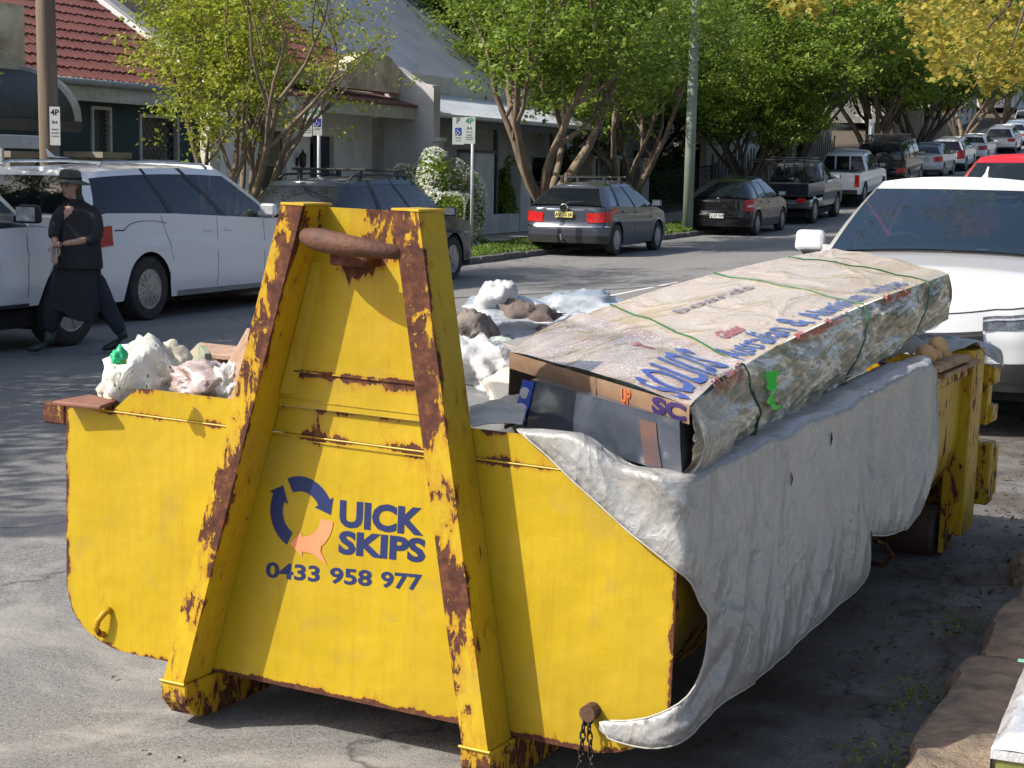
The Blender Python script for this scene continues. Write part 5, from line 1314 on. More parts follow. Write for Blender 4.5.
# --- white dual cab pickup
c = Car('pickup', 'white dual cab pickup with red square tail lamp, ahead of the tray ute', 'pickup truck', cfg(PK, L=5.2, W=1.84, ws='alloy5', roofw=.66, gl=GLD), (-10.85-.92, 57.3, gz(-11.7, 57.6)), 0, CW)
for x in (-.82, .82): boxp('tail_light', (x, -2.60, .88), (.15, .05, .40), REDL, c.t)
for x in (-.25, .25): boxp('rear_window_frame', (x, -1.0, 1.40), (.04, .10, .46), CW, c.t)
boxp('rear_bumper', (0, -2.68, .52), (1.7, .14, .14), TRIMK, c.t); c.plate(.56, '', PLW, y=-2.76); c.mirror(.92, 1.26, TRIMK, 1.1); tilt(c, 57.6)
# --- black four wheel drive
WD = cfg(SV, L=4.8, W=1.92, H=2.0, r=.40, tw=.26, axles=(-1.45, 1.40), sill=.45,
    shoulder=[(-2.4, 1.22), (-1, 1.24), (1, 1.24), (1.4, 1.22), (2.0, 1.16), (2.4, 1.0)], gh=dict(cy=1.3, cz=1.24, wt=.75, ry=-2.36, rz=1.24, rt=-2.22), posts=[(.3, .34), (.62, .67)], roofw=.76, bulge=.015)
c = Car('four_wheel_drive', 'boxy black four wheel drive with roof platform between the white pickup and silver sedan', 'car', WD, (-10.8-.96, 65.2, gz(-11.7, 65)), 0, CK)
c.bars((-1.6, -.9, -.2, .4), TRIMK, .10, .02); c.rear_common(.35, .62, 3); c.plate(.85, '', PLW); g = G(); g.lathe([(.05, -.09), (.36, -.08), (.38, 0), (.36, .08), (.05, .09)], 24, 1, (.15, -2.52, 1.15)); g.build('spare_wheel', TYRE, c.t); c.mirror(1.05, 1.35, TRIMK, 1.1); tilt(c, 65)
# --- silver sedan
SD = cfg(HATCH, L=4.6, W=1.78, H=1.45, axles=(-1.35, 1.35), shoulder=[(-2.3, .94), (-2.1, .99), (-1.6, 1.0), (-.5, .95), (.9, .94), (1.25, .92), (1.8, .82), (2.15, .7), (2.3, .6)],
    gh=dict(cy=1.22, cz=.94, wt=.42, ry=-1.72, rz=1.0, rt=-1.0), posts=[(.42, .46), (.80, .85)], roofw=.58)
c = Car('sedan', 'silver sedan parked past the black four wheel drive', 'car', SD, (-10.85-.89, 74.2, gz(-11.7, 74)), 0, CS)
c.rear_common(.60, .90, 5); c.plate(.75, '', PLW); c.mirror(.92, 1.02); tilt(c, 74)
c = Car('wagon', 'white wagon with dark roof rails just beyond the silver sedan', 'car', cfg(SV, H=1.58), (-10.9-.9, 81.3, gz(-11.7, 81)), 0, CW)
c.rails(TRIMK); c.rear_common(.45, 1.0, 4); c.plate(.8, '', PLW); c.mirror(.95, 1.08); tilt(c, 81)
c = Car('sedan', 'white sedan with red tail lamps climbing the hill, fourth from the crest', 'car', SD, (-10.9-.9, 89.2, gz(-11.7, 89)), 0, CW)
c.rear_common(.60, .90, 6); c.plate(.75, '', PLW); c.mirror(.92, 1.02); tilt(c, 89)
c = Car('suv', 'white crossover with wide dark rear window parked higher up the hill', 'car', cfg(SV, H=1.62, L=4.4), (-10.9-.9, 101.5, gz(-11.7, 101)), 0, CW)
c.rear_common(.60, .84, 7); c.plate(.62, '', PLW); c.mirror(.95, 1.08); c.rails(TRIMK); tilt(c, 101)
c = Car('hatchback', 'pale blue silver hatchback half hidden beyond the white crossover', 'car', HATCH, (-10.9-.9, 108.3, gz(-11.7, 108)), 0, carpaint('pale blue paint', (.34, .42, .52), .35, .3))
c.rear_common(.60, .84, 6); tilt(c, 108)
c = Car('suv', 'white four wheel drive parked nearest the crest at the right edge', 'car', cfg(WD, H=1.9), (-10.9-.9, 117, gz(-11.7, 117)), 0, CW)
c.rear_common(.5, .75, 4); tilt(c, 117)
# --- red car on the near side
c = Car('suv', 'red car showing only its roof and glass beyond the near white crossover', 'car', cfg(SV, H=1.62, W=1.84, roofw=.64), (-1.80, 18.9, gz(-1.7, 18.9)+.05), PI, CR, 'cars parked along the near kerb')
c.mirror(.95, 1.08); c.patch('headlight', c.i1+0, c.i1+6, .62, .86, CLRL, off=.012)
# --- white crossover facing the camera
XO = cfg(HATCH, L=4.46, W=1.83, H=1.585, r=.35, tw=.23, axles=(-1.35, 1.30), ws='alloy5', sill=.26, rc=.42,
    shoulder=[(-2.23, 1.0), (-2, 1.05), (-.5, 1.05), (.6, 1.03), (.88, 1.03), (1.2, 1.01), (1.7, .96), (2.0, .88), (2.23, .78)],
    gh=dict(cy=.92, cz=1.06, wt=.12, ry=-2.1, rz=1.06, rt=-1.6), posts=[(.34, .38), (.72, .76)], roofw=.625, glw=glassmat('windscreen glass', (.018, .034, .058), .76), crown=.055, blank=())  # blue windscreen tint stands in for reflected sky
XOC = (-1.70, 12.42, gz(-1.7, 12)-.03)
c = Car('crossover', 'white crossover parked facing the camera just beyond the skip', 'car', XO, XOC, PI+R_(.8), CX, 'cars parked along the near kerb'); xo = c
c.mirror(.64, 1.12, k=1.12)
for sx in (-1, 1): boxp('mirror_base', (sx*(c.side(.64, 1.0)+.075), .645, 1.045), (.15, .10, .05), TRIMK, c.t, .02)
c.seam(.55, .35, 1.0); c.handle(-.3, .9)
c.patch('bonnet_gap', c.i1+1, c.np-1, .925, .94, TRIMK, off=.002, joined=True, nj=1)
c.patch('headlight', c.i1-3, c.i1+8, .70, .86, mat('smoked headlamp', (.03, .033, .04), .08, (.16, .17, .19), 30, coat=1), off=.010)
c.patch('lamp_strip', c.i1-2, c.i1+8, .805, .825, CLRL, off=.018, nj=1)
gr_ = c.patch('grille', c.i1+8, c.np-1, .28, .70, TRIMK, off=.014, joined=True, nj=8)
for k in range(7):
    t0_ = .31+.055*k; c.patch('grille_slat', c.i1+8, c.np-1, t0_, t0_+.016, mat('grey grille slat', (.05, .05, .055), .4), off=.028, joined=True, nj=1, parent=gr_[0])
c.patch('lower_intake', c.i1+3, c.i1+7, .10, .32, TRIMK, off=.012)
c.patch('front_lip', c.i1+1, c.np-1, 0, .10, TRIMK, off=.010, joined=True)
g = G(); g.lathe([(.05, -.004), (.075, 0), (.05, .004)], 20, 1, (0, 2.27, .80)); g.build('badge', CHROME, c.t)
c.plate(.50, '', PLW, rear=False, y=2.29)
# steering wheel, wipers, inspection sticker, dash litter, aerial
g = G(); sw = Vector((.37, .32, 1.02)); g.tube([sw+Vector((.185*math.cos(a), .05*math.sin(a)*1, .16*math.sin(a))) for a in np.linspace(0, 2*PI, 25)], .016, 6); g.tube([sw+Vector((-.17, 0, 0)), sw+Vector((.17, 0, 0))], .02, 6); g.build('steering_wheel', mat('grey wheel leather', (.10, .10, .105), .5), c.t, True)
for (x0, x1) in ((.62, .02), (-.05, -.60)):
    g = G(); g.tube([(x0, .93, 1.085), (x1, .90, 1.10)], .010, 5); g.build('wiper', TRIMK, c.t)
g = G(); g.box((.50, .14, 1.50), (.085, .01, .05)); g.build('sticker', mat('pale blue sticker', (.5, .65, .75), .5), c.t)
g = G(); g.box((0, .10, 1.49), (.26, .04, .07)); g.build('inner_mirror', INTER, c.t)
g = G(); g.box((-.25, .55, 1.045), (.34, .12, .01)); g.build('dash_tray', mat('pale dash card', (.45, .50, .52), .5), c.t)
g = G(); g.box((-.22, .60, 1.07), (.08, .03, .05)); g.build('permit_card', SIGNW, c.t)
g = G(); g.hexa([(-.03, -1.2, 1.575), (.03, -1.2, 1.575), (.012, -1.45, 1.56), (-.012, -1.45, 1.56), (-.01, -1.35, 1.63), (.01, -1.35, 1.63), (.006, -1.47, 1.68), (-.006, -1.47, 1.68)]); recalc(g.build('roof_aerial', CW, c.t))
g = G(); g.tube([(-.30, -.35, 1.15), (-.42, -.05, 1.45)], .012, 5); g.build('seat_belt', mat('grey belt', (.2, .2, .2), .7), c.t)

# ================================================================== RUBBISH, BOARD PACK AND TARP
def plastic(name, c, c2, rough=.25, alpha=1, scale=9, bump=.6, bs=16, coat=.5, dist=.02, metal=0):
    m, nt, b, oc = newmat(name); f = ramp(nt, nz(nt, oc, scale, 7, .65, .6), [(.38, 0), (.64, 1)])
    nt.links.new(mixc(nt, f, c, c2), b.inputs['Base Color']); b.inputs['Roughness'].default_value = rough; b.inputs['Coat Weight'].default_value = coat; b.inputs['Coat Roughness'].default_value = .1; b.inputs['Metallic'].default_value = metal
    h = mathn(nt, 'ADD', mathn(nt, 'MULTIPLY', ridged(nt, oc, bs*.35, 3, .5, .6), .5), mathn(nt, 'MULTIPLY', ridged(nt, oc, bs*.9, 3, .5, .4, (1, .7, 1.3)), .18))
    nt.links.new(bumpn(nt, h, bump, dist), b.inputs['Normal'])
    if alpha < 1: b.inputs['Alpha'].default_value = alpha
    MATS[name] = m; return m
WBAG = plastic('white plastic bag', (.66, .66, .64), (.48, .48, .48)); BCL = plastic('brown grey cloth', (.155, .115, .10), (.085, .065, .06), .8, coat=0); GCL = plastic('taupe crumpled cloth', (.24, .20, .18), (.13, .11, .10), .85, coat=0)
SHW = plastic('milky plastic sheet', (.46, .49, .52), (.27, .30, .33), .2, bs=10); BEI = plastic('beige dust cloth', (.52, .49, .42), (.38, .36, .31), .9, coat=0, bs=8, bump=.4); GRS = plastic('grey sheeting', (.20, .205, .20), (.13, .135, .135), .6, coat=.2, bs=5)
def lump(name, label, cat, c, r, seed, m, amp=.18, sub=4, rot=0, freq=1.6, parent=None, flat=0):
    bm = bmesh.new(); bmesh.ops.create_icosphere(bm, subdivisions=sub, radius=1.0); sv = Vector((seed*3.7, seed*1.3, seed*.7))
    for v in bm.verts:
        d = v.co.normalized(); w = Vector((noise.noise(d*1.3+sv), noise.noise(d*1.3+sv+Vector((9, 0, 0))), noise.noise(d*1.3+sv+Vector((0, 9, 0)))))
        F = noise.voronoi((d+w*.5)*freq*1.6+sv)[0]; e = F[1]-F[0]; F2 = noise.voronoi((d+w*.3)*freq*4+sv)[0]; e2 = F2[1]-F2[0]
        rg = lambda q: 1-(abs(noise.noise(q))*2.4)**.75
        k = 1+noise.noise(d*1.3+sv)*.40+amp*.75*rg(d*1.7+w*.6+sv)+amp*.35*rg(d*3.6+w+sv*2)+amp*.15*rg(d*8+w*2+sv*3)-amp*.5
        q = d*k; v.co = Vector((q.x*r[0], q.y*r[1], max(q.z, -.55)*r[2]))
    bmesh.ops.rotate(bm, verts=bm.verts, cent=(0, 0, 0), matrix=Matrix.Rotation(rot, 3, 'Z')); bmesh.ops.translate(bm, verts=bm.verts, vec=Vector(c))
    me = bpy.data.meshes.new(name); bm.to_mesh(me); bm.free(); me.materials.append(m); me.polygons.foreach_set('use_smooth', [True]*len(me.polygons))
    o = bpy.data.objects.new(name, me); link(o, parent)
    if label: o.matrix_world = BM; tag(o, label, cat)
    return o
def cloth_grid(name, label, cat, P, m, nu=40, nv=30, amp=.01, seed=1, freq=7, sag=0, parent=None, th=0):
    """soft sheet spanned by a small lattice P[row][col] of bin-local points"""
    P = [[Vector(q) for q in row] for row in P]; nr, nc = len(P), len(P[0])
    def cr(a, b, c, d, t): return .5*((2*b)+(c-a)*t+(2*a-5*b+4*c-d)*t*t+(3*b-a-3*c+d)*t**3)
    def row(r, u):
        x = u*(nc-1); k = min(nc-2, int(x)); t = x-k; g_ = lambda i: P[r][min(nc-1, max(0, i))]; return cr(g_(k-1), g_(k), g_(k+1), g_(k+2), t)
    def fn(u, v):
        y = v*(nr-1); k = min(nr-2, int(y)); t = y-k; g_ = lambda i: row(min(nr-1, max(0, i)), u); q = cr(g_(k-1), g_(k), g_(k+1), g_(k+2), t)
        F = noise.voronoi(q*freq+Vector((seed, 0, 0)))[0]; a = (F[1]-F[0])*amp+noise.noise(q*freq*.6+Vector((0, seed, 0)))*amp*1.5
        return q+Vector((a*.5, -a*.4, a))
    g = G(); g.grid(fn, nu, nv); o = g.build(name, m, parent, True)
    if th: md = o.modifiers.new('thickness', 'SOLIDIFY'); md.thickness = th
    if label: o.matrix_world = BM; tag(o, label, cat)
    return o
# bed of grey sheeting that fills the bin
rs6 = random.Random(9)
P = [[(-.50+1.8*c/6, .08+3.3*r/8, .70+.10*rs6.random()+(.12 if 1 < c < 5 else 0)) for c in range(7)] for r in range(9)]
cloth_grid('dust_sheet', 'large grey sheeting spread under the rubbish inside the skip', 'sheet', P, GRS, 90, 110, .05, 2, 3.2)
bl = lambda px, py, z: bray(px, py, 2, z)
def L_(name, label, cat, px, py, z, r, seed, m, **k): c = bl(px, py, z); return lump(name, label, cat, c, r, seed, m, **k)
L_('plastic_bag', 'small white plastic bag sitting highest on the heap beside the brown cloth', 'bag', 496, 320, 1.0, (.115, .12, .165), 3, WBAG, amp=.3)
L_('rag', 'dark brown cloth bundle spilling beside the upright white bag', 'cloth', 522, 327, .98, (.17, .13, .10), 4, BCL, amp=.35)
L_('rag', 'taupe crumpled cloth wedged against the right leg of the frame', 'cloth', 474, 343, .95, (.085, .10, .115), 5, GCL, amp=.35)
L_('plastic_bag', 'bulky white plastic bag below the taupe cloth', 'bag', 478, 380, .89, (.15, .14, .14), 6, WBAG, amp=.4)
L_('plastic_sheet', 'mound of milky plastic sheeting behind the board pack', 'sheet', 556, 326, .97, (.30, .42, .13), 7, SHW, amp=.32, sub=5)
L_('plastic_bag', 'pale crumpled plastic under the wrapped carton', 'bag', 528, 395, .88, (.14, .12, .085), 8, BEI, amp=.3)
L_('plastic_bag', 'small clear green tinted plastic scrap by the brown cloth', 'bag', 500, 352, .93, (.09, .08, .05), 10, plastic('greenish clear plastic', (.50, .56, .50), (.34, .40, .36), .15), amp=.4)
cloth_grid('dust_cloth', 'cream dust cloth folded over the front rim between the frame and the tarp', 'cloth', [[bl(470, 406, .97), bl(498, 400, .98), bl(528, 398, .96)], [bl(470, 418, .965), bl(500, 412, .975), bl(527, 408, .97)], [bl(472, 427, .955), bl(498, 425, .958), bl(522, 426, .958)]], BEI, 30, 16, .012, 5, 14, th=.004)
g = G(); a = bl(503, 345, 1.0)
def plankthing(name, label, cat, pts, th, m, bv=.003):
    g = G(); P = [Vector(p) for p in pts]; n = (P[1]-P[0]).cross(P[2]-P[0]).normalized()*th
    g.prism(P, (0, 0, 0), -n if n.z > 0 else n); o = recalc(g.build(name, m)); bevel(o, bv); o.matrix_world = BM; return tag(o, label, cat)
GB = mat('grey fibre board', (.27, .26, .24), .85, (.19, .18, .17), 5, 6)
plankthing('board_offcut', 'grey board offcut lying flat behind the wrapped carton', 'board', [bl(500, 342, .99), bl(530, 352, .99), bl(575, 338, 1.0), bl(545, 332, 1.0)], .02, GB)
plankthing('board_offcut', 'tan board offcut tucked under the near left corner of the pack', 'board', [bl(497, 352, .96), bl(515, 372, .95), bl(530, 362, .97), bl(512, 345, .98)], .03, mat('tan ply edge', (.34, .23, .14), .8, (.22, .14, .085), 12, 6))
plankthing('board_offcut', 'slanting dull grey panel under the white bags', 'board', [bl(487, 372, .93), bl(505, 425, .90), bl(530, 415, .90), bl(510, 368, .94)], .015, GB)
# left heap
def bagmat():
    m, nt, b, oc = newmat('printed shopping bag'); v = nt.nodes.new('ShaderNodeTexVoronoi'); v.inputs['Scale'].default_value = 42; mp = nt.nodes.new('ShaderNodeMapping'); mp.inputs['Scale'].default_value = (1, 1, .55); nt.links.new(oc, mp.inputs[0]); nt.links.new(mp.outputs[0], v.inputs['Vector'])
    d = ramp(nt, v.outputs['Distance'], [(.12, 1), (.2, 0)]); big = ramp(nt, nz(nt, oc, 6, 2), [(.52, 0), (.56, .8)])
    c = mixc(nt, d, (.66, .65, .60), (.10, .20, .06)); c = mixc(nt, mathn(nt, 'MULTIPLY', big, .25), c, (.28, .42, .18))
    nt.links.new(c, b.inputs['Base Color']); b.inputs['Roughness'].default_value = .45; b.inputs['Coat Weight'].default_value = .3; nt.links.new(bumpn(nt, nz(nt, oc, 9, 5, .6, 1), .7, .03), b.inputs['Normal']); return m
PBM = bagmat(); CREAMB = plastic('cream woven bag', (.58, .53, .42), (.46, .42, .33), .6, coat=.1, bs=9)
sb = thing('shopping_bag', 'pale shopping bag with small green print slumped behind the left rim', 'bag'); sb.matrix_world = BM
bc = bray(146, 381, 1, .15)
lump('bag_body', None, None, bc, (.105, .11, .125), 12, PBM, .30, parent=sb); lump('bag_side', None, None, bray(168, 374, 1, .19), (.058, .08, .10), 15, CREAMB, .25, parent=sb); lump('bag_fold', None, None, bray(119, 394, 1, .13), (.060, .07, .05), 18, CREAMB, .3, parent=sb)
L_('bottle_scrap', 'bright green plastic scrap poking from the shopping bag', 'plastic scrap', 119, 358, 1.06, (.022, .022, .03), 13, plastic('bright green plastic', (.02, .50, .20), (.02, .38, .14), .25, bs=30), amp=.4, sub=3)
L_('plastic_bag', 'small pinkish white plastic bag behind the raised front band', 'bag', 205, 386, .955, (.10, .09, .065), 14, plastic('pinkish plastic', (.50, .40, .38), (.30, .22, .20), .3), amp=.45)
L_('plastic_bag', 'translucent white plastic scrap squeezed against the left frame leg', 'bag', 231, 388, .955, (.05, .06, .075), 16, WBAG, amp=.45)
WDm = mat('pink brown chipboard', (.40, .27, .19), .85, (.30, .19, .13), 25, 6, bump=.3); WDd = mat('brown drawer inside', (.17, .075, .035), .7, (.10, .045, .022), 5, 6, stretch=(1, 6, 1)); WDg = mat('green weathered board', (.16, .24, .18), .85, (.30, .27, .19), 18, 6)
# open drawer lying on its side
dw = thing('drawer', 'old wooden drawer with green weathered edge lying open on the left heap', 'drawer'); dw.matrix_world = BM
def dpy(px, py, y): return bray(px, py, 1, y)
def dslab(nm, pts, th, m):
    g = G(); g.prism([dpy(*p) for p in pts], (0, 0, 0), th); return bevel(recalc(g.build(nm, m, dw)), .003)
dslab('side_panel', [(179, 362, .50), (198, 343, .55), (204, 353, .42), (203, 400, .40), (181, 400, .45)], Vector((.012, .02, 0)), WDg)
dslab('top_rail', [(199, 342, .56), (238, 346, .56), (238, 356, .44), (204, 353, .44)], Vector((0, 0, -.018)), WDm)
dslab('back_panel', [(203, 355, .60), (240, 357, .60), (240, 405, .62), (200, 405, .62)], Vector((0, .012, 0)), WDd)
dslab('base_panel', [(190, 392, .36), (232, 378, .58), (238, 402, .50), (196, 408, .30)], Vector((0, 0, -.015)), WDd)
plankthing('timber_wedge', 'pinkish triangular board leaning against the left frame leg', 'board', [bray(247, 327, 1, .20), bray(256, 331, 1, .20), bray(250, 402, 1, .10), bray(208, 402, 1, .10), bray(213, 388, 1, .12)], .02, WDm)
plankthing('rim_board', 'thin brown board on the left rim corner beside the shopping bag', 'board', [bl(52, 401, .895), bl(90, 394, .90), bl(118, 400, .90), bl(100, 406, .895)], .012, mat('reddish brown board', (.26, .11, .07), .7, (.17, .075, .05), 8, 6))

# --- board pack ----------------------------------------------------
RT = [tuple(bray(690, 408, 1, -.01)), tuple(bray(728, 378, 1, .42)), (1.29, 1.06, 1.12), (1.255, 2.05, 1.17), (1.235, 2.9, 1.195), (1.20, 3.66, 1.21)]
LT = [(.70, .42, 1.10), (.60, .95, 1.135), (.57, 1.40, 1.165), (.60, 2.05, 1.22), (.67, 2.75, 1.27), (.74, 3.45, 1.305)]
def curve(P, s):
    x = s*(len(P)-1); k = min(len(P)-2, int(x)); t = x-k; g_ = lambda i: Vector(P[min(len(P)-1, max(0, i))]); a, b, c, d = g_(k-1), g_(k), g_(k+1), g_(k+2)
    return .5*((2*b)+(c-a)*t+(2*a-5*b+4*c-d)*t*t+(3*b-a-3*c+d)*t**3)
def ptop(s, w):   # s along, w 0 left..1 right
    q = curve(LT, s).lerp(curve(RT, s), w); return q+Vector((0, 0, .012*math.sin(w*PI)+.004*math.sin(w*19+s*3)*min(1, s*4)))
def foilmat(name, base, base2, speck, blue=False, alpha=1.0):
    m, nt, b, oc = newmat(name); f = ramp(nt, nz(nt, oc, 2.5, 7, .6, .5, stretch=(3.5, .8, 1)), [(.35, 0), (.68, 1)]); c = mixc(nt, f, base, base2)
    sp = ramp(nt, nz(nt, oc, 130, 2, .5), [(.56, 0), (.61, 1)]); gate = ramp(nt, nz(nt, oc, 4, 4, .6), [(.38, .15), (.60, speck)]); c = mixc(nt, mathn(nt, 'MULTIPLY', sp, gate), c, (.78, .77, .75))  # white specks paint the glints of droplets into the film colour
    wr = ramp(nt, nz(nt, oc, 7, 8, .7, 2.5), [(.49, 0), (.51, .35), (.54, 0)]); c = mixc(nt, wr, c, (.78, .76, .73))
    nt.links.new(c, b.inputs['Base Color']); b.inputs['Roughness'].default_value = .42; b.inputs['Coat Weight'].default_value = 1; b.inputs['Coat Roughness'].default_value = .12
    h = mathn(nt, 'ADD', mathn(nt, 'MULTIPLY', ridged(nt, oc, 4, 4, .5, .8, (1.5, .5, 1)), .55), mathn(nt, 'MULTIPLY', sp, .2)); bn_ = bumpn(nt, h, .5, .02); nt.links.new(bn_, b.inputs['Normal']); nt.links.new(bn_, b.inputs['Coat Normal']); MATS[name] = m; return m
PTOP = foilmat('tan board under clear film', (.74, .56, .36), (.62, .45, .28), .9); PNEAR = foilmat('brown board under wet film', (.34, .22, .15), (.60, .47, .36), 1.0)
EDGE = mat('brown carton edge', (.26, .165, .10), .6, (.17, .10, .06), 10, 7, coat=.5, bump=.3); BLUEC = plastic('navy grey plastic wrap', (.035, .045, .068), (.06, .07, .095), .28, bs=5, bump=.5, coat=.8)
def filmmat():
    m, nt, b, oc = newmat('olive brown clear film'); f = nz(nt, oc, 3.2, 7, .62, 1.6, stretch=(1, .45, 1.7)); c = ramp(nt, f, [(.30, (.08, .068, .040)), (.42, (.26, .21, .13)), (.50, (.42, .35, .23)), (.545, (.78, .74, .64)), (.57, (.40, .33, .22)), (.66, (.20, .17, .12)), (.70, (.75, .71, .62)), (.73, (.24, .20, .14))])  # narrow pale bands paint highlights of the folded film into its colour
    nt.links.new(c, b.inputs['Base Color']); b.inputs['Roughness'].default_value = .42; b.inputs['Specular IOR Level'].default_value = .3; b.inputs['Coat Weight'].default_value = .55; b.inputs['Coat Roughness'].default_value = .12
    h = mathn(nt, 'ADD', mathn(nt, 'MULTIPLY', ridged(nt, oc, 3.0, 4, .5, .9, (1, .38, 1.7, (.35, 0, 0))), .6), mathn(nt, 'MULTIPLY', ridged(nt, oc, 9, 3, .5, .7, (1, .35, 1.5, (-.3, 0, 0))), .2)); bb = bumpn(nt, h, .6, .035); nt.links.new(bb, b.inputs['Normal']); nt.links.new(bb, b.inputs['Coat Normal']); return m
FILM = filmmat()
pk = thing('board_pack', 'long pack of boards in clear plastic film and green straps, laid across the skip', 'board pack'); pk.matrix_world = BM
def psurf(s, w):
    q = ptop(s, w)
    if s < .265: v = s/.265; q = q+Vector((0, 0, .006+.010*math.sin(v*PI)**2+.005*noise.noise(Vector((w*5, v*4, 0)))+.012*max(0, v-.85)/.15))
    return q
g = G(); g.grid(lambda u, v: ptop(.26+.74*v, u), 26, 90); g.build('top_board', PTOP, pk, True)
g = G()
def fnear(u, v):
    s = .265*v; q = ptop(s, u); return q+Vector((0, 0, .006+.010*math.sin(v*PI)**2+.005*noise.noise(Vector((u*5, v*4, 0)))+.012*max(0, v-.85)/.15))
g.grid(fnear, 30, 30); g.build('near_board', PNEAR, pk, True)
# front ends: brown top carton, then its lip
q0, q1 = ptop(0, 0)+Vector((0, 0, .006)), ptop(0, 1)+Vector((0, 0, .006)); dwn = Vector((0, .004, -.047)); back = Vector((.10, .46, .0))
g = G()
def fend(u, v): q = q0.lerp(q1, u)+dwn*v; return q+Vector((0, -.002-.003*math.sin(v*PI), 0))
g.grid(fend, 30, 4); g.build('carton_end', EDGE, pk, True)
g = G(); g.box(tuple(q0.lerp(q1, .52)+dwn*.5+Vector((0, -.006, 0))), (.006, .004, .046)); g.build('carton_seam', EDGE, pk)
# right side: bulging wrapped face
BT = [tuple(bray(684, 474, 1, -.01)), (1.375, .48, .885), (1.345, 1.05, .90), (1.33, 1.7, .95), (1.30, 2.5, .99), (1.215, 3.66, 1.01)]
def fside(u, v):
    a = curve(RT, u); b = curve(BT, u); q = a.lerp(b, v); bl_ = .030*math.sin(min(1, v*1.05)*PI)*(.5+.5*smooth01(0, .3, u))*(1-.8*smooth01(.9, 1, u))
    fold = .012*noise.noise(Vector((u*14, v*3, 1)))+.010*noise.noise(Vector((u*30+v*9, v*7, 2)))+.018*noise.noise(Vector((u*5-v*1.2, v*2, 5)))
    pin = sum(math.exp(-((u-s0)/.012)**2) for s0 in (.27, .61, .86))*.022
    fold *= (1-.7*smooth01(.93, 1, u))
    return q+Vector((bl_+fold*min(1, v*5)-pin*min(1, v*4), 0, fold*.4*min(1, v*5)))
g = G(); g.grid(fside, 220, 36); g.build('side_film', FILM, pk, True)
g = G(); g.grid(lambda u, v: curve(LT, u)+Vector((0, 0, -.20*v)), 40, 3); g.build('left_side', EDGE, pk, True)
g = G(); g.grid(lambda u, v: ptop(1, u)+Vector((.02*math.sin(v*PI), .03*v, -.18*v)), 20, 5); g.build('far_end', EDGE, pk, True)
# film gathered at the near right corner
FT = glassmat('loose clear film', (.55, .53, .48), .38); FT.node_tree.nodes['Principled BSDF'].inputs['Roughness'].default_value = .15
g = G()
def ffl(u, v):
    a = curve(RT, .0).lerp(curve(RT, .16), u); b = (Vector(BT[0])+Vector((.01, -.02, -.01))).lerp(Vector((1.40, .34, .885)), u); q = a.lerp(b, v); w = .004*math.sin(u*57+v*5)*math.sin(v*PI*.9+.2)+.010*noise.noise(Vector((u*16, v*1.5, 4))); return q+Vector((.045*math.sin(v*PI)+w, -.012*math.sin(v*PI)-w*.5, 0))
g.grid(ffl, 60, 24); g.build('gathered_film', FT, pk, True)
L__ = ptop(.02, .93); 
# straps
STR = mat('green strapping', (.02, .13, .045), .35, (.015, .10, .035), 30)
for s0, s1 in ((.40, .27), (.66, .61), (.85, .86)):
    pts = [psurf(s0+(s1-s0)*w, w)+Vector((0, 0, .004)) for w in np.linspace(0, 1, 10)]
    pts += [fside(s1+.004*math.sin(v*6), v)+Vector((.012, -.006, 0)) for v in np.linspace(.08, .95, 10)]
    g = G(); g.tube(pts, .0030, 5); g.build('strap', STR, pk, True)
pts = [fside(.245, v)+Vector((.014, -.006, 0)) for v in np.linspace(.25, .95, 8)]; g = G(); g.tube(pts, .0030, 5); g.build('strap', mat('dark strap', (.015, .03, .02), .4), pk, True)
# green tape patch on the side
GT = mat('fluorescent green tape', (.04, .62, .03), .45, (.03, .50, .02), 20)
g = G()
def ftape(u, v):
    c = [(.335, .18), (.315, .34), (.300, .52), (.325, .66)]; x = v*3; k = min(2, int(x)); t = x-k; s = c[k][0]+(c[k+1][0]-c[k][0])*t; vv = c[k][1]+(c[k+1][1]-c[k][1])*t
    w = .022+.010*math.cos(v*PI*2)+.004*math.sin(v*23); return fside(s+(u-.5)*w, vv+(u-.5)*.05)+Vector((.016, -.012, .0))
g.grid(ftape, 5, 24); g.build('green_tape', GT, pk, True)
# lettering that follows the film
PB = mat('blue film print', (.012, .03, .22), .35, (.03, .06, .32), 30, coat=.6); PR = mat('red film print', (.50, .075, .03), .35, (.42, .10, .05), 30, coat=.6)
def wrap_text(body, s0, s1, w0, w1, m, bold=.03, wave=0):
    """text whose baseline runs along the pack from s0 to s1, between widths w0 (base) and w1 (cap)"""
    V, F = text_mesh(body, 1.0, bold); x0, x1 = min(v.x for v in V), max(v.x for v in V); y0, y1 = min(v.y for v in V), max(v.y for v in V)
    bm = bmesh.new(); vs = [bm.verts.new(((v.x-x0)/(x1-x0), (v.y-y0)/(y1-y0), 0)) for v in V]
    for f in F:
        try: bm.faces.new([vs[k] for k in f])
        except ValueError: pass
    bmesh.ops.triangulate(bm, faces=bm.faces); bmesh.ops.subdivide_edges(bm, edges=[e for e in bm.edges if e.calc_length() > .08], cuts=1)
    V2 = []; 
    for v in bm.verts:
        s = s0+(s1-s0)*v.co.x; w = w0+(w1-w0)*v.co.y+wave*math.sin(v.co.x*40)*.5
        q = ptop(s, w) if w <= 1 else fside(s, (w-1)*1.2)+Vector((.008, -.004, .004)); q = psurf(s, w) if w <= 1 else q; V2.append(q+Vector((0, -.001, .0035 if w <= 1 else .003)))
    bm.verts.index_update(); F2 = [tuple(v.index for v in f.verts) for f in bm.faces]; bm.free(); return mesh('film_print', V2, F2, m, pk)
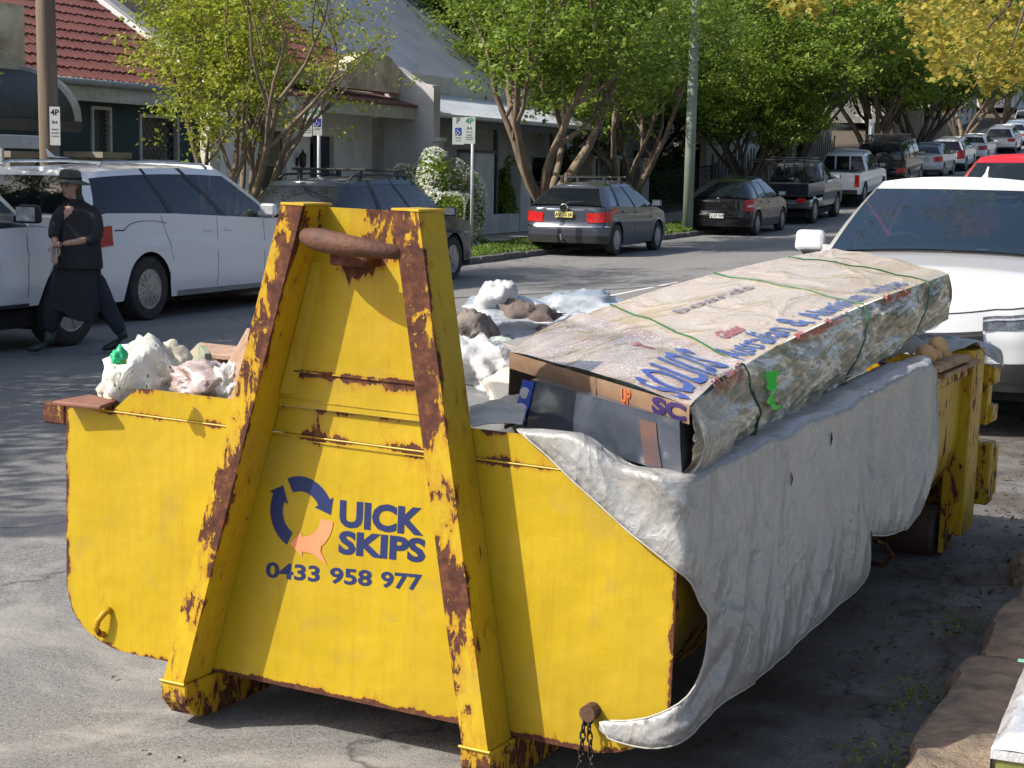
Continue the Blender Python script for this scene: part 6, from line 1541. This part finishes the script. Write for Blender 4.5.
wrap_text('SOLIDS', .02, .235, .97, .70, PB, .02, .03); wrap_text('Australian &', .29, .50, .97, .80, PB, .015, .02); wrap_text('Aluminium', .51, .66, .97, .82, PB, .015, .01); wrap_text('Windows', .68, .80, .97, .82, PB, .015, .01)
wrap_text('FOR INTERIOR', .13, .255, 1.10, .99, PR, .03); wrap_text('Fragile', .44, .54, 1.10, .99, PR, .03); wrap_text('Handle', .68, .78, 1.10, .99, PR, .03)
wrap_text('Glass', .36, .42, .78, .70, PR, .03); wrap_text('T', .175, .20, .62, .50, PR, .05); wrap_text('boards', .42, .60, .40, .34, mat('faint grey print', (.25, .22, .24), .5), .01)
# print on the carton end: big S C in navy and a small orange mark
def end_text(body, u0, u1, v0, v1, m, bold=.03, name='carton_print'):
    V, F = text_mesh(body, 1.0, bold); x0, x1 = min(v.x for v in V), max(v.x for v in V); y0, y1 = min(v.y for v in V), max(v.y for v in V)
    return mesh(name, [Vector(fend(u0+(u1-u0)*(v.x-x0)/(x1-x0), v0+(v1-v0)*(v.y-y0)/(y1-y0)))+Vector((0, -.004, 0)) for v in V], F, m, pk)
PV = mat('dark violet print', (.03, .015, .10), .5); OR = mat('orange carton print', (.60, .13, .03), .5)
end_text('SC', .82, .985, .92, .02, PV, .05); end_text('UP', .66, .71, .9, .1, OR, .03)
# --- navy wrapped carton under it
nb_ = thing('wrapped_carton', 'carton in dark navy plastic with blue and white printed end, under the board pack', 'carton'); nb_.matrix_world = BM
a0 = fpt(529, 379, .30); 
A = bray(531, 380, 1, .26); B = bray(679, 421, 1, -.005); Cc = bray(682, 477, 1, -.005); D = bray(520, 427, 1, .24); bk = Vector((-.06, .75, .02))
g = G()
def fb(u, v): q = A.lerp(B, u).lerp(D.lerp(Cc, u), v); return q+Vector((0, -.006*math.sin(u*PI)*math.sin(v*PI)+.003*noise.noise(Vector((u*6, v*3, 0))), 0))
g.grid(fb, 40, 14); g.build('front_wrap', BLUEC, nb_, True)
g = G(); g.hexa([A+bk*.01, B+bk*.01, Cc+bk*.01, D+bk*.01, A+bk, B+bk, Cc+bk, D+bk]); recalc(g.build('carton_body', BLUEC, nb_))
PBL = mat('bright blue print', (.01, .05, .42), .4, (.02, .07, .5), 10, coat=.5)
g = G(); g.grid(lambda u, v: fb(-.055+.085*u, .02+.94*v)+Vector((0, -.004+.02*(1-u)*0, 0)), 4, 8); e = g.build('printed_end', PBL, nb_, True)
for vv, hh in ((.28, .10), (.66, .20)):
    g = G(); g.lathe([(.004, -.001), (.016 if hh < .15 else .022, 0), (.004, .001)], 14, 1, fb(-.012, vv)+Vector((0, -.008, 0))); g.build('white_print', mat('white film print', (.68, .68, .68), .4), e)
g = G(); g.grid(lambda u, v: fb(.76+.10*u+.03*v, .15+.8*v)+Vector((0, -.003, 0)), 3, 5); g.build('rust_smear', mat('reddish brown smear', (.11, .055, .045), .5, (.05, .05, .065), 14), nb_, True)

# --- tarp -----------------------------------------------------------
def tarpmat():
    m, nt, b, oc = newmat('silver grey tarpaulin'); f = ramp(nt, nz(nt, oc, 2.2, 8, .65, .5), [(.35, 0), (.68, 1)]); c = mixc(nt, f, (.345, .35, .355), (.27, .27, .265))
    d = ramp(nt, nz(nt, oc, 9, 9, .72, .8, stretch=(1, 1, .6)), [(.50, 0), (.70, .55)]); c = mixc(nt, d, c, (.38, .32, .25))
    wv = ramp(nt, nz(nt, oc, 60, 4, .7), [(.35, .25), (.55, 0)]); c = mixc(nt, wv, c, (.52, .52, .52))
    nt.links.new(c, b.inputs['Base Color']); b.inputs['Roughness'].default_value = .38; b.inputs['Metallic'].default_value = .15
    h = mathn(nt, 'ADD', mathn(nt, 'MULTIPLY', ridged(nt, oc, 2.6, 3, .5, .5, (1, 1, .45, (.5, 0, 0))), .8), mathn(nt, 'ADD', mathn(nt, 'MULTIPLY', ridged(nt, oc, 7, 4, .5, .7, (1, 1, .8, (-.6, .4, 0))), .28), mathn(nt, 'MULTIPLY', ridged(nt, oc, 20, 3, .5, .6), .07)))
    nt.links.new(bumpn(nt, h, .75, .022), b.inputs['Normal']); return m
TARP = tarpmat(); TARPB = mat('tarp underside', (.36, .30, .24), .6, (.26, .22, .18), 6, 7, bump=.3)
from mathutils.geometry import delaunay_2d_cdt
# outline of the sheet unrolled round the skip's corner: p < 0 on the front face, p > 0 along the right side; beyond the rim it folds inwards
OUT = [(-.48, .992), (-.327, .872), (-.155, .754), (-.01, .662), (.07, .598), (.125, .53), (.145, .46), (.12, .40), (.05, .345), (-.04, .300), (-.13, .265), (-.215, .246),
       (-.216, .225), (-.19, .207), (-.12, .200), (-.03, .210), (.10, .238), (.317, .266), (.60, .270), (.91, .285), (1.25, .298), (1.53, .312), (1.60, .34), (1.605, .40), (1.60, .452), (1.72, .432), (1.85, .412), (2.02, .395), (2.13, .385),
       (2.25, .42), (2.38, .47), (2.51, .54), (2.57, .64), (2.60, .76), (2.585, .86), (2.53, .95), (2.45, 1.04), (2.25, 1.09), (1.6, 1.07), (.9, 1.06), (.3, 1.05), (.06, 1.03), (-.03, 1.015), (-.25, 1.02), (-.40, 1.02)]
bd = []
for k in range(len(OUT)):
    a, b, c, d = [Vector(OUT[(k+q) % len(OUT)]) for q in (-1, 0, 1, 2)]; n_ = max(1, int((c-b).length/.016))
    for q in range(n_):
        t = q/n_; bd.append(.5*((2*b)+(c-a)*t+(2*a-5*b+4*c-d)*t*t+(3*b-a-3*c+d)*t**3))
def inside(x, y):
    r = False; n_ = len(OUT)
    for k in range(n_):
        (x1, y1), (x2, y2) = OUT[k], OUT[(k+1) % n_]
        if (y1 > y) != (y2 > y) and x < (x2-x1)*(y-y1)/(y2-y1)+x1: r = not r
    return r
BDN = np.array([(b.x, b.y) for b in bd])
def bdist(x, y): return float(np.min((BDN[:, 0]-x)**2+(BDN[:, 1]-y)**2))**.5
pts2 = [Vector((b.x, b.y)) for b in bd]; nb2 = len(pts2); st = .0125; r5 = random.Random(2)
for a in range(int(3.2/st)):
    for c in range(int(.95/st)):
        x, y = -.5+a*st+(c % 2)*st*.5+r5.uniform(-.2, .2)*st, .17+c*st+r5.uniform(-.2, .2)*st
        if inside(x, y) and bdist(x, y) > .009: pts2.append(Vector((x, y)))
vv_, _, ff_, *_ = delaunay_2d_cdt(pts2, [(k, (k+1) % nb2) for k in range(nb2)], [], 1, 1e-5)
def ridge(v):
    return 1-(abs(noise.noise(v))*2.2)**.7
def tmap(p, z):
    zr = .966-.070*smooth01(-.32, -.16, p)+.012*noise.noise(Vector((p*2.3, 0, 0)))*smooth01(0, .2, p)+.02*smooth01(.2, .6, p)+.045*smooth01(1.2, 2.3, p)
    over = max(0, z-zr); zz = min(z, zr)
    rc = .025+.05*(1-smooth01(.30, .62, z))*math.exp(-(p/.3)**2)
    # corner rounding
    t = smooth01(-rc*1.5, rc*1.5, p); ox = 1.435+.01*(rc > .03); oy = -.026
    x = min(1.41+p, ox) if p < 0 else ox; y = oy if p < 0 else p
    if abs(p) < rc*1.5:
        k = (p/(rc*1.5)+1)/2; A = Vector((ox-rc*1.5, oy)); B = Vector((ox, oy+rc*1.5)); Cc_ = Vector((ox, oy)); q = A*(1-k)**2+Cc_*2*k*(1-k)+B*k*k; x, y = q.x, q.y
    elif p < 0: x = ox+p
    else: y = oy+p
    n = Vector((math.sin(t*PI/2), -math.cos(t*PI/2), 0))
    e = min(1, bdist(p, z)/.05) if z < .93 else 1; fr = 1-smooth01(-.03, .05, p)
    drop = smooth01(.9, .35, z) if False else 1-smooth01(.35, .92, z)
    d = .020*noise.noise(Vector((p*4.5+z*1.5, z*1.1, 3)))*(.3+drop)+.013*ridge(Vector((p*5-z*3.0, z*1.4, 7)))*(.35+drop)+.0035*ridge(Vector((p*13+z*8, z*5, 1)))
    th_ = math.atan2(z-.20, p+.16); d += .010*math.sin(th_*24)*math.exp(-((p+.1)**2+(z-.25)**2)/.16)*(1-fr*.6)   # pulled towards the chain
    d += fr*(.022*ridge(Vector(((p+z)*7, (p-z)*1.6, 5)))+.004*ridge(Vector(((p+z)*17, (p-z)*4, 9))))*smooth01(.58, .74, z)
    d += .012*math.exp(-((p-1.60)/.012)**2)*smooth01(.42, .6, z)+.030*math.exp(-((p-2.22-.25*(z-.7))/.10)**2)*smooth01(.35, .6, z)-.030*smooth01(2.35, 2.6, p)*smooth01(.55, .85, z)
    d = d*(.35+.65*e)+.030*drop*smooth01(.1, .6, p)+.006
    P = Vector((x, y, zz))+n*d
    if over: 
        P -= n*over*.92; P.z += .006*math.sin(min(1, over/.09)*PI)+.006*noise.noise(Vector((p*6, over*20, 0)))
    P.z += .010*noise.noise(Vector((p*5, z*5, 8)))*e
    return P
tp_ = thing('tarpaulin', 'dirty silver grey tarpaulin hanging over the right side of the skip', 'tarpaulin'); tp_.matrix_world = BM
o = mesh('sheet', [tmap(v.x, v.y) for v in vv_], [tuple(f) for f in ff_], TARP, tp_, True); recalc(o); md = o.modifiers.new('thickness', 'SOLIDIFY'); md.thickness = .002; md.offset = 0
hm = mat('pale hem', (.45, .43, .38), .6)
i1_ = next(k for k, b in enumerate(bd) if (b-Vector((-.215, .246))).length < .01)
g = G(); g.tube([tmap(b.x, b.y) for b in bd[0:i1_:2]], .0030, 5); g.build('hem', hm, tp_, True)
i2_ = next(k for k, b in enumerate(bd) if (b-Vector((2.53, .95))).length < .012)
g = G(); g.tube([tmap(b.x, b.y) for b in bd[i1_:i2_:2]], .0028, 5); g.build('hem', hm, tp_, True)
for (p, z) in ((.75, .80), (1.15, .86), (1.595, .47), (2.42, .80)):
    g = G(); g.tube([tmap(p, z)+Vector((.003, 0, 0)), tmap(p+.006, z-.02)+Vector((.004, 0, 0)), tmap(p+.003, z-.042)+Vector((.003, 0, 0))], [.001, .003, .001], 4); g.build('tear', mat('black slit', (.01, .01, .01), .8), tp_)
# tarp continuing over the rear corner, and inside behind the pack
cloth_grid('tarp_tail', None, None, [[(1.0, 2.1, 1.0), (1.10, 2.7, 1.02), (1.15, 3.2, .97), (1.20, 3.75, .90)], [(1.2, 2.3, 1.01), (1.22, 2.75, .99), (1.30, 3.2, .955), (1.40, 3.78, .87)], [(1.24, 2.6, .93), (1.27, 2.9, .92), (1.40, 3.35, .925), (1.45, 3.74, .80)]], TARP, 60, 24, .025, 8, 7, parent=tp_, th=.003)
cloth_grid('inner_fold', None, None, [[(.95, 1.3, .86), (1.0, 1.9, .90), (1.0, 2.6, .93)], [(1.18, 1.35, .93), (1.18, 1.9, .97), (1.16, 2.6, .99)], [(1.27, 1.3, .90), (1.29, 1.9, .95), (1.28, 2.5, .93)]], TARP, 40, 20, .04, 9, 5, parent=tp_, th=.003)
# timber knobs and scraps on the rear rim
kn = thing('baluster_offcut', 'turned baluster pieces with pale round knobs lying on the rear right rim', 'timber scrap'); kn.matrix_world = BM
KW = mat('pale turned timber', (.52, .33, .14), .6, (.40, .24, .10), 12, 6)
for (px, py, r) in ((926, 355, .042), (938, 346, .040), (935, 356, .030), (946, 356, .026)):
    c = bray(px, py, 0, 1.36); g = G(); g.lathe([(r*.05, -r), (r*.6, -r*.8), (r*.98, -r*.25), (r*.98, r*.25), (r*.6, r*.8), (r*.35, r*1.0), (r*.45, r*1.3), (r*.1, r*1.5)], 14, 1, c); g.build('knob', KW, kn, True)
for (a, b) in (((920, 366), (952, 358)), ((925, 372), (962, 362))):
    p, q = bray(*a, 0, 1.36), bray(*b, 0, 1.36); g = G(); d = (q-p).normalized(); m_ = (p+q)/2; g.box(m_, ((.16), (q-p).length, .02)); bevel(g.build('timber_scrap', mat('scrap timber', (.22, .11, .06), .8, (.38, .25, .13), 9, 5), kn), .003)

# --- wrapped pack on the near footpath
fp = thing('wrapped_pallet_pack', 'pack wrapped in clear plastic on the footpath at the lower right corner', 'pack', (-.385, 3.76, .14))
WR = foilmat('milky wrapped top', (.42, .42, .45), (.56, .56, .58), 1.0); OLV = plastic('olive wrapped side', (.13, .15, .03), (.22, .23, .07), .15, bs=6, bump=.8, coat=1)
g = G(); g.box((.40, 1.5, .09), (.80, 3.0, .18)); bevel(g.build('wrapped_side', OLV, fp), .012, 2)
g = G(); g.grid(lambda u, v: (-.006+.812*u, -.008+3.016*v, .205+.006*noise.noise(Vector((u*8, v*20, 0)))-.03*(1-min(1, min(u, 1-u)*25, min(v*90, 1)))), 60, 160); g.grid(lambda u, v: (-.006+.812*u, -.008, .175-.022*v), 20, 1); g.grid(lambda u, v: (-.006, -.008+3.016*u, .175-.15*v), 60, 3); g.build('wrapped_top', WR, fp, True)
for y in (.62,): g = G(); g.box((.4, y, .212), (.83, .018, .004)); g.build('strap', mat('pale green strap', (.25, .55, .40), .4), fp)

# ================================================================== PERSON crossing the street
SKIN = mat('skin', (.50, .31, .225), .55, (.43, .25, .18), 12, 4); BLK = mat('black cotton', (.016, .016, .020), .9, (.028, .027, .032), 5, 6, bump=.4, bscale=14); NAVP = mat('dark navy trousers', (.020, .025, .040), .9, (.013, .016, .028), 6, 6, bump=.3, bscale=14)
HATM = mat('olive grey bucket hat', (.085, .095, .075), .9, (.055, .062, .05), 12, 5, bump=.2); BOOT = mat('dark green rubber boot', (.028, .048, .040), .45, (.02, .034, .028), 9, 5); HAIR = mat('dark brown hair', (.02, .013, .010), .6)
pe = thing('person', 'person in a black top, loose dark skirt trousers, brimmed hat and green boots striding left', 'person', (-9.32, 11.98, gz(-9.2, 12)+.015), YAW-R_(1))
def skinbody(name, chains, m, parent, sub=2):
    V = []; E = []; R = []
    for ch in chains:
        prev = None
        for p in ch:
            if isinstance(p, int): k = p
            else: V.append(p[:3]); R.append(p[3] if len(p) == 4 else p[3:5]); k = len(V)-1
            if prev is not None: E.append((prev, k))
            prev = k
    me = bpy.data.meshes.new(name); me.from_pydata(V, E, []); me.materials.append(m); o = bpy.data.objects.new(name, me); link(o, parent)
    sk = o.modifiers.new('skin', 'SKIN'); sk.use_smooth_shade = True; me.skin_vertices[0].data[0].use_root = True
    for k, r in enumerate(R): me.skin_vertices[0].data[k].radius = (r, r) if not hasattr(r, '__len__') else r
    ss = o.modifiers.new('smooth', 'SUBSURF'); ss.levels = sub; ss.render_levels = sub
    return o
# x right in view, -y towards the camera, z up. Pelvis first.
body = skinbody('body', [
    [(.02, 0, .86, .11), (.02, 0, 1.0, .115), (.01, 0, 1.15, .12), (.0, 0, 1.26, .10), (-.015, 0, 1.345, .048), (-.03, -.01, 1.40, .05), (-.045, -.015, 1.46, .080), (-.045, -.015, 1.53, .072)],
    [3, (-.10, -.09, 1.25, .05), (-.155, -.12, 1.13, .042), (-.165, -.14, 1.03, .036), (-.14, -.19, .975, .026)],
    [3, (.13, -.02, 1.26, .05), (.175, -.06, 1.15, .044), (.19, -.09, 1.045, .038), (.06, -.17, 1.005, .032), (-.07, -.215, .985, .025)],
    [0, (-.06, -.04, .78, .085), (-.15, -.05, .48, .055), (-.26, -.03, .16, .040), (-.28, -.03, .07, .035)],
    [0, (.10, .05, .78, .085), (.19, .08, .50, .055), (.32, .10, .22, .040), (.37, .11, .14, .035)]], SKIN, pe)
# hands, five fingers each
def hand(base, d, side, name='hand'):
    base = Vector(base); d = Vector(d).normalized(); s_ = d.cross(Vector((0, 0, 1))).normalized()*side; dn = Vector((0, 0, -1))
    ch = [[tuple(base)+(.024,), tuple(base+d*.045)+(.028,), tuple(base+d*.075)+(.024,)]]
    for k, L in enumerate((.062, .070, .066, .052)):
        o_ = s_*(-.024+.016*k); p = base+d*.075+o_; ch.append([tuple(p)+(.009,), tuple(p+d*L*.5+dn*.012)+(.0085,), tuple(p+d*L*.75+dn*.034)+(.008,), tuple(p+d*L*.72+dn*.050)+(.0065,)])
    p = base+d*.02-s_*.026; ch.append([tuple(p)+(.011,), tuple(p-s_*.018+d*.03+dn*.01)+(.010,), tuple(p-s_*.010+d*.055+dn*.025)+(.008,)])
    fl = []; 
    c0 = ch[0]; allc = [c0]
    for c in ch[1:]: allc.append([2 if c is not ch[-1] else 0]+c)
    o = skinbody(name, allc, SKIN, pe, 2); return o
hand((-.135, -.195, .975), (-.05, -.25, -.75), 1); hand((-.07, -.215, .985), (-.75, -.12, -.15), -1)
# head details
hc = Vector((-.048, -.018, 1.485)); fwd = Vector((-.45, -.89, 0)).normalized(); lt = Vector((fwd.y, -fwd.x, 0))
g = G()
bmh = bmesh.new(); bmesh.ops.create_uvsphere(bmh, u_segments=28, v_segments=20, radius=1)
V = []
for v_ in bmh.verts:
    q = v_.co; f_ = max(0, q.y); z = q.z; wdt = .074*(1-.22*max(0, -z)**1.4); dp = .092
    x = q.x*wdt; y = q.y*dp; zz = z*.115
    if q.y > 0: y += .014*math.exp(-((q.x/.16)**2+((z+.12)/.18)**2))*2.0; y -= .008*math.exp(-(((abs(q.x)-.36)/.16)**2+((z-.08)/.12)**2)); y += .006*math.exp(-((q.x/.3)**2+((z+.52)/.07)**2)); y += .010*math.exp(-((q.x/.3)**2+((z+.82)/.18)**2))
    V.append(hc+lt*x+fwd*y+Vector((0, 0, zz)))
F = [tuple(v.index for v in f.verts) for f in bmh.faces]; bmh.free(); mesh('head', V, F, SKIN, pe, True)
hd = hc
for sd_ in (-1, 1):
    g = G(); p = hd+lt*.030*sd_+fwd*.080+Vector((0, 0, .008)); g.lathe([(.001, -.006), (.010, 0), (.001, .006)], 10, 2, p); g.build('eye', mat('dark eye', (.02, .015, .012), .3), pe, True)
    g = G(); g.tube([p+Vector((0, 0, .020))-lt*.017*sd_+fwd*.002, p+Vector((0, 0, .024))+fwd*.003, p+Vector((0, 0, .019))+lt*.018*sd_-fwd*.006], .0035, 5); g.build('eyebrow', HAIR, pe)
    g = G(); g.tube([p+fwd*.010+lt*.019*math.cos(a)+Vector((0, 0, .015*math.sin(a))) for a in np.linspace(0, 2*PI, 17)], .0018, 4); g.build('spectacle_rim', mat('thin dark frame', (.03, .03, .03), .4), pe)
    g = G(); q = hd+lt*.074*sd_+Vector((0, 0, -.005)); g.tube([q+Vector((0, 0, .028)), q+Vector((0, 0, .01))+lt*.008*sd_, q+Vector((0, 0, -.025))], [.007, .010, .006], 6); g.build('ear', SKIN, pe, True)
g = G(); p = hd+fwd*.088+Vector((0, 0, -.055)); g.tube([p-lt*.022-fwd*.005, p+fwd*.002, p+lt*.022-fwd*.005], .0045, 5, flat=.6); g.build('mouth', mat('lips', (.28, .10, .085), .5), pe, True)
# hair at the back and sides
g = G()
def fh(u, v): a = PI*.46+(2*PI-PI*.92)*u; z = .07-.22*v; r = 1.06+.03*math.sin(u*40); return hd+fwd*(math.cos(a)*.094*r-.006)+lt*(math.sin(a)*.079*r)+Vector((0, 0, z))
g.grid(fh, 40, 8); o = g.build('hair', HAIR, pe, True); md = o.modifiers.new('thickness', 'SOLIDIFY'); md.thickness = .012
g = G(); g.tube([hd-fwd*.10+Vector((0, 0, -.05)), hd-fwd*.13+Vector((.02, 0, -.15)), hd-fwd*.12+Vector((.05, 0, -.26))], [.022, .02, .008], 8); g.build('ponytail', HAIR, pe, True)
# hat
g = G(); tl = Matrix.Rotation(R_(4), 3, 'Y')
prof = [(.175, -.012), (.13, .004), (.098, .018), (.094, .06), (.086, .088), (.06, .105), (.004, .108)]
g.lathe(prof, 32, 2, (0, 0, 0)); g.V = [tl @ Vector((v.x*1.02, v.y*1.05, v.z+(.006*math.sin(math.atan2(v.y, v.x)*3) if v.z < 0 else 0)))+hc+Vector((-.004, 0, .045)) for v in g.V]; g.F.pop(-2); g.I.pop(); o = g.build('hat', HATM, pe, True); md = o.modifiers.new('thickness', 'SOLIDIFY'); md.thickness = .004
g = G(); g.tube([hc+Vector((-.004+.100*math.cos(a), .102*math.sin(a), .072)) for a in np.linspace(0, 2*PI, 33)], .007, 5, flat=1.6); g.build('hat_band', BLK, pe, True)
# clothes as lofted rings: (cx, cy, z, rx, ry)
def loft(name, rings, m, n=28, seed=0, amp=.012, ax=None, cap=False):
    g = G()
    for k, (cx, cy, z, rx, ry) in enumerate(rings):
        for j in range(n):
            a = 2*PI*j/n; w = 1+amp/rx*noise.noise(Vector((math.cos(a)*2.2, math.sin(a)*2.2+seed, z*2.5)))*2; g.V.append(Vector((cx+rx*w*math.cos(a), cy+ry*w*math.sin(a), z)))
    if name == 'skirt':
        for v in g.V:
            a_ = math.atan2(v.y, v.x); k_ = smooth01(.75, .38, v.z) if False else (1-smooth01(.36, .75, v.z)); f_ = 1+.09*k_*math.sin(a_*7+v.z*3)+.05*k_*math.sin(a_*13+1)
            v.x = -.03+(v.x+.03)*f_; v.y *= f_; v.z += .05*k_*math.sin(a_*2+.6)
    for k in range(len(rings)-1):
        for j in range(n): g.F.append((k*n+j, k*n+(j+1) % n, (k+1)*n+(j+1) % n, (k+1)*n+j)); g.I.append(0)
    o = g.build(name, m, pe, True); md = o.modifiers.new('thickness', 'SOLIDIFY'); md.thickness = .006
    ss = o.modifiers.new('smooth', 'SUBSURF'); ss.levels = 1; ss.render_levels = 1; return o
loft('tunic', [(-.018, -.005, 1.375, .058, .06), (-.012, 0, 1.345, .085, .075), (0, 0, 1.315, .14, .09), (.008, -.005, 1.27, .172, .115), (.012, -.01, 1.20, .178, .13), (.015, -.015, 1.10, .175, .14), (.02, -.02, 1.0, .178, .148), (.022, -.02, .90, .19, .155), (.022, -.02, .81, .205, .165), (.02, -.02, .76, .21, .165)], BLK, seed=2)
def sleeve(name, pts, rad, m=BLK):
    g = G(); g.tube(pts, rad, 14, cap=True); o = g.build(name, m, pe, True); ss = o.modifiers.new('smooth', 'SUBSURF'); ss.levels = 1; ss.render_levels = 1
sleeve('sleeve', [(.10, -.01, 1.295), (.155, -.02, 1.25), (.185, -.055, 1.15), (.20, -.085, 1.05), (.165, -.115, 1.02), (.10, -.145, 1.01)], [.07, .072, .068, .066, .062, .056])
sleeve('sleeve', [(-.08, -.05, 1.295), (-.125, -.09, 1.24), (-.16, -.12, 1.14), (-.168, -.14, 1.06), (-.16, -.16, 1.03)], [.062, .066, .062, .056, .050])
# wide skirt trousers over both legs, then the trouser legs
loft('skirt', [(.01, -.01, .86, .175, .135), (-.005, -.01, .72, .195, .15), (-.02, 0, .60, .212, .16), (-.03, .01, .50, .225, .17), (-.035, .02, .41, .23, .175), (-.035, .02, .34, .225, .175)], BLK, seed=5, amp=.034)
sleeve('trouser_leg', [(-.06, -.04, .74), (-.16, -.05, .48), (-.215, -.045, .32), (-.266, -.033, .17)], [.12, .10, .080, .064], NAVP)
sleeve('trouser_leg', [(.08, .05, .74), (.18, .08, .51), (.26, .098, .35), (.33, .108, .225), (.365, .112, .16)], [.12, .10, .082, .066, .058], NAVP)
def boot(ax, az, tilt_):
    g = G(); R3 = Matrix.Rotation(tilt_, 3, 'Y'); o0 = Vector((ax, 0, az)); n = 14
    rings = [((.02, .19), .052, .050, 0), ((.015, .12), .046, .044, 0), ((.012, .07), .048, .044, .2), ((-.02, .055), .060, .043, .6), ((-.075, .040), .052, .044, 1.2), ((-.13, .032), .036, .043, 1.45), ((-.175, .028), .026, .036, 1.57), ((-.195, .026), .008, .015, 1.57)]
    for (cx, cz), ra, rb, an in rings:
        for j in range(n):
            a = 2*PI*j/n; d = Vector((math.cos(a)*ra, math.sin(a)*rb, 0)); d = Matrix.Rotation(-an, 3, 'Y') @ d; q = Vector((cx, 0, cz))+d; q.z = max(q.z, .004); g.V.append(R3 @ q+o0)
    for k in range(len(rings)-1):
        for j in range(n): g.F.append((k*n+j, k*n+(j+1) % n, (k+1)*n+(j+1) % n, (k+1)*n+j)); g.I.append(0)
    g.F += [tuple(range(n)), tuple((len(rings)-1)*n+j for j in range(n))]; g.I += [0, 0]
    return recalc(g.build('boot', BOOT, pe, True)), R3, o0
for (ax, ay, az, tl_) in ((-.275, -.03, .0, 0.0), (.375, .11, .045, -.24)):
    o, R3, o0 = boot(ax, az, tl_); o.location.y = ay
# lanyard held in the hands
ky = thing('lead', 'thin pale cord held in the walking person\'s hands', 'cord', pe.location, pe.rotation_euler.z)
g = G(); g.tube([(-.13, -.23, .95), (-.16, -.235, .88), (-.15, -.235, .80), (-.18, -.235, .72)], .006, 5); g.tube([(-.12, -.23, .95), (-.125, -.235, .86), (-.13, -.235, .80)], .007, 5); g.build('cord', mat('pale cord', (.45, .50, .48), .7), ky, True)
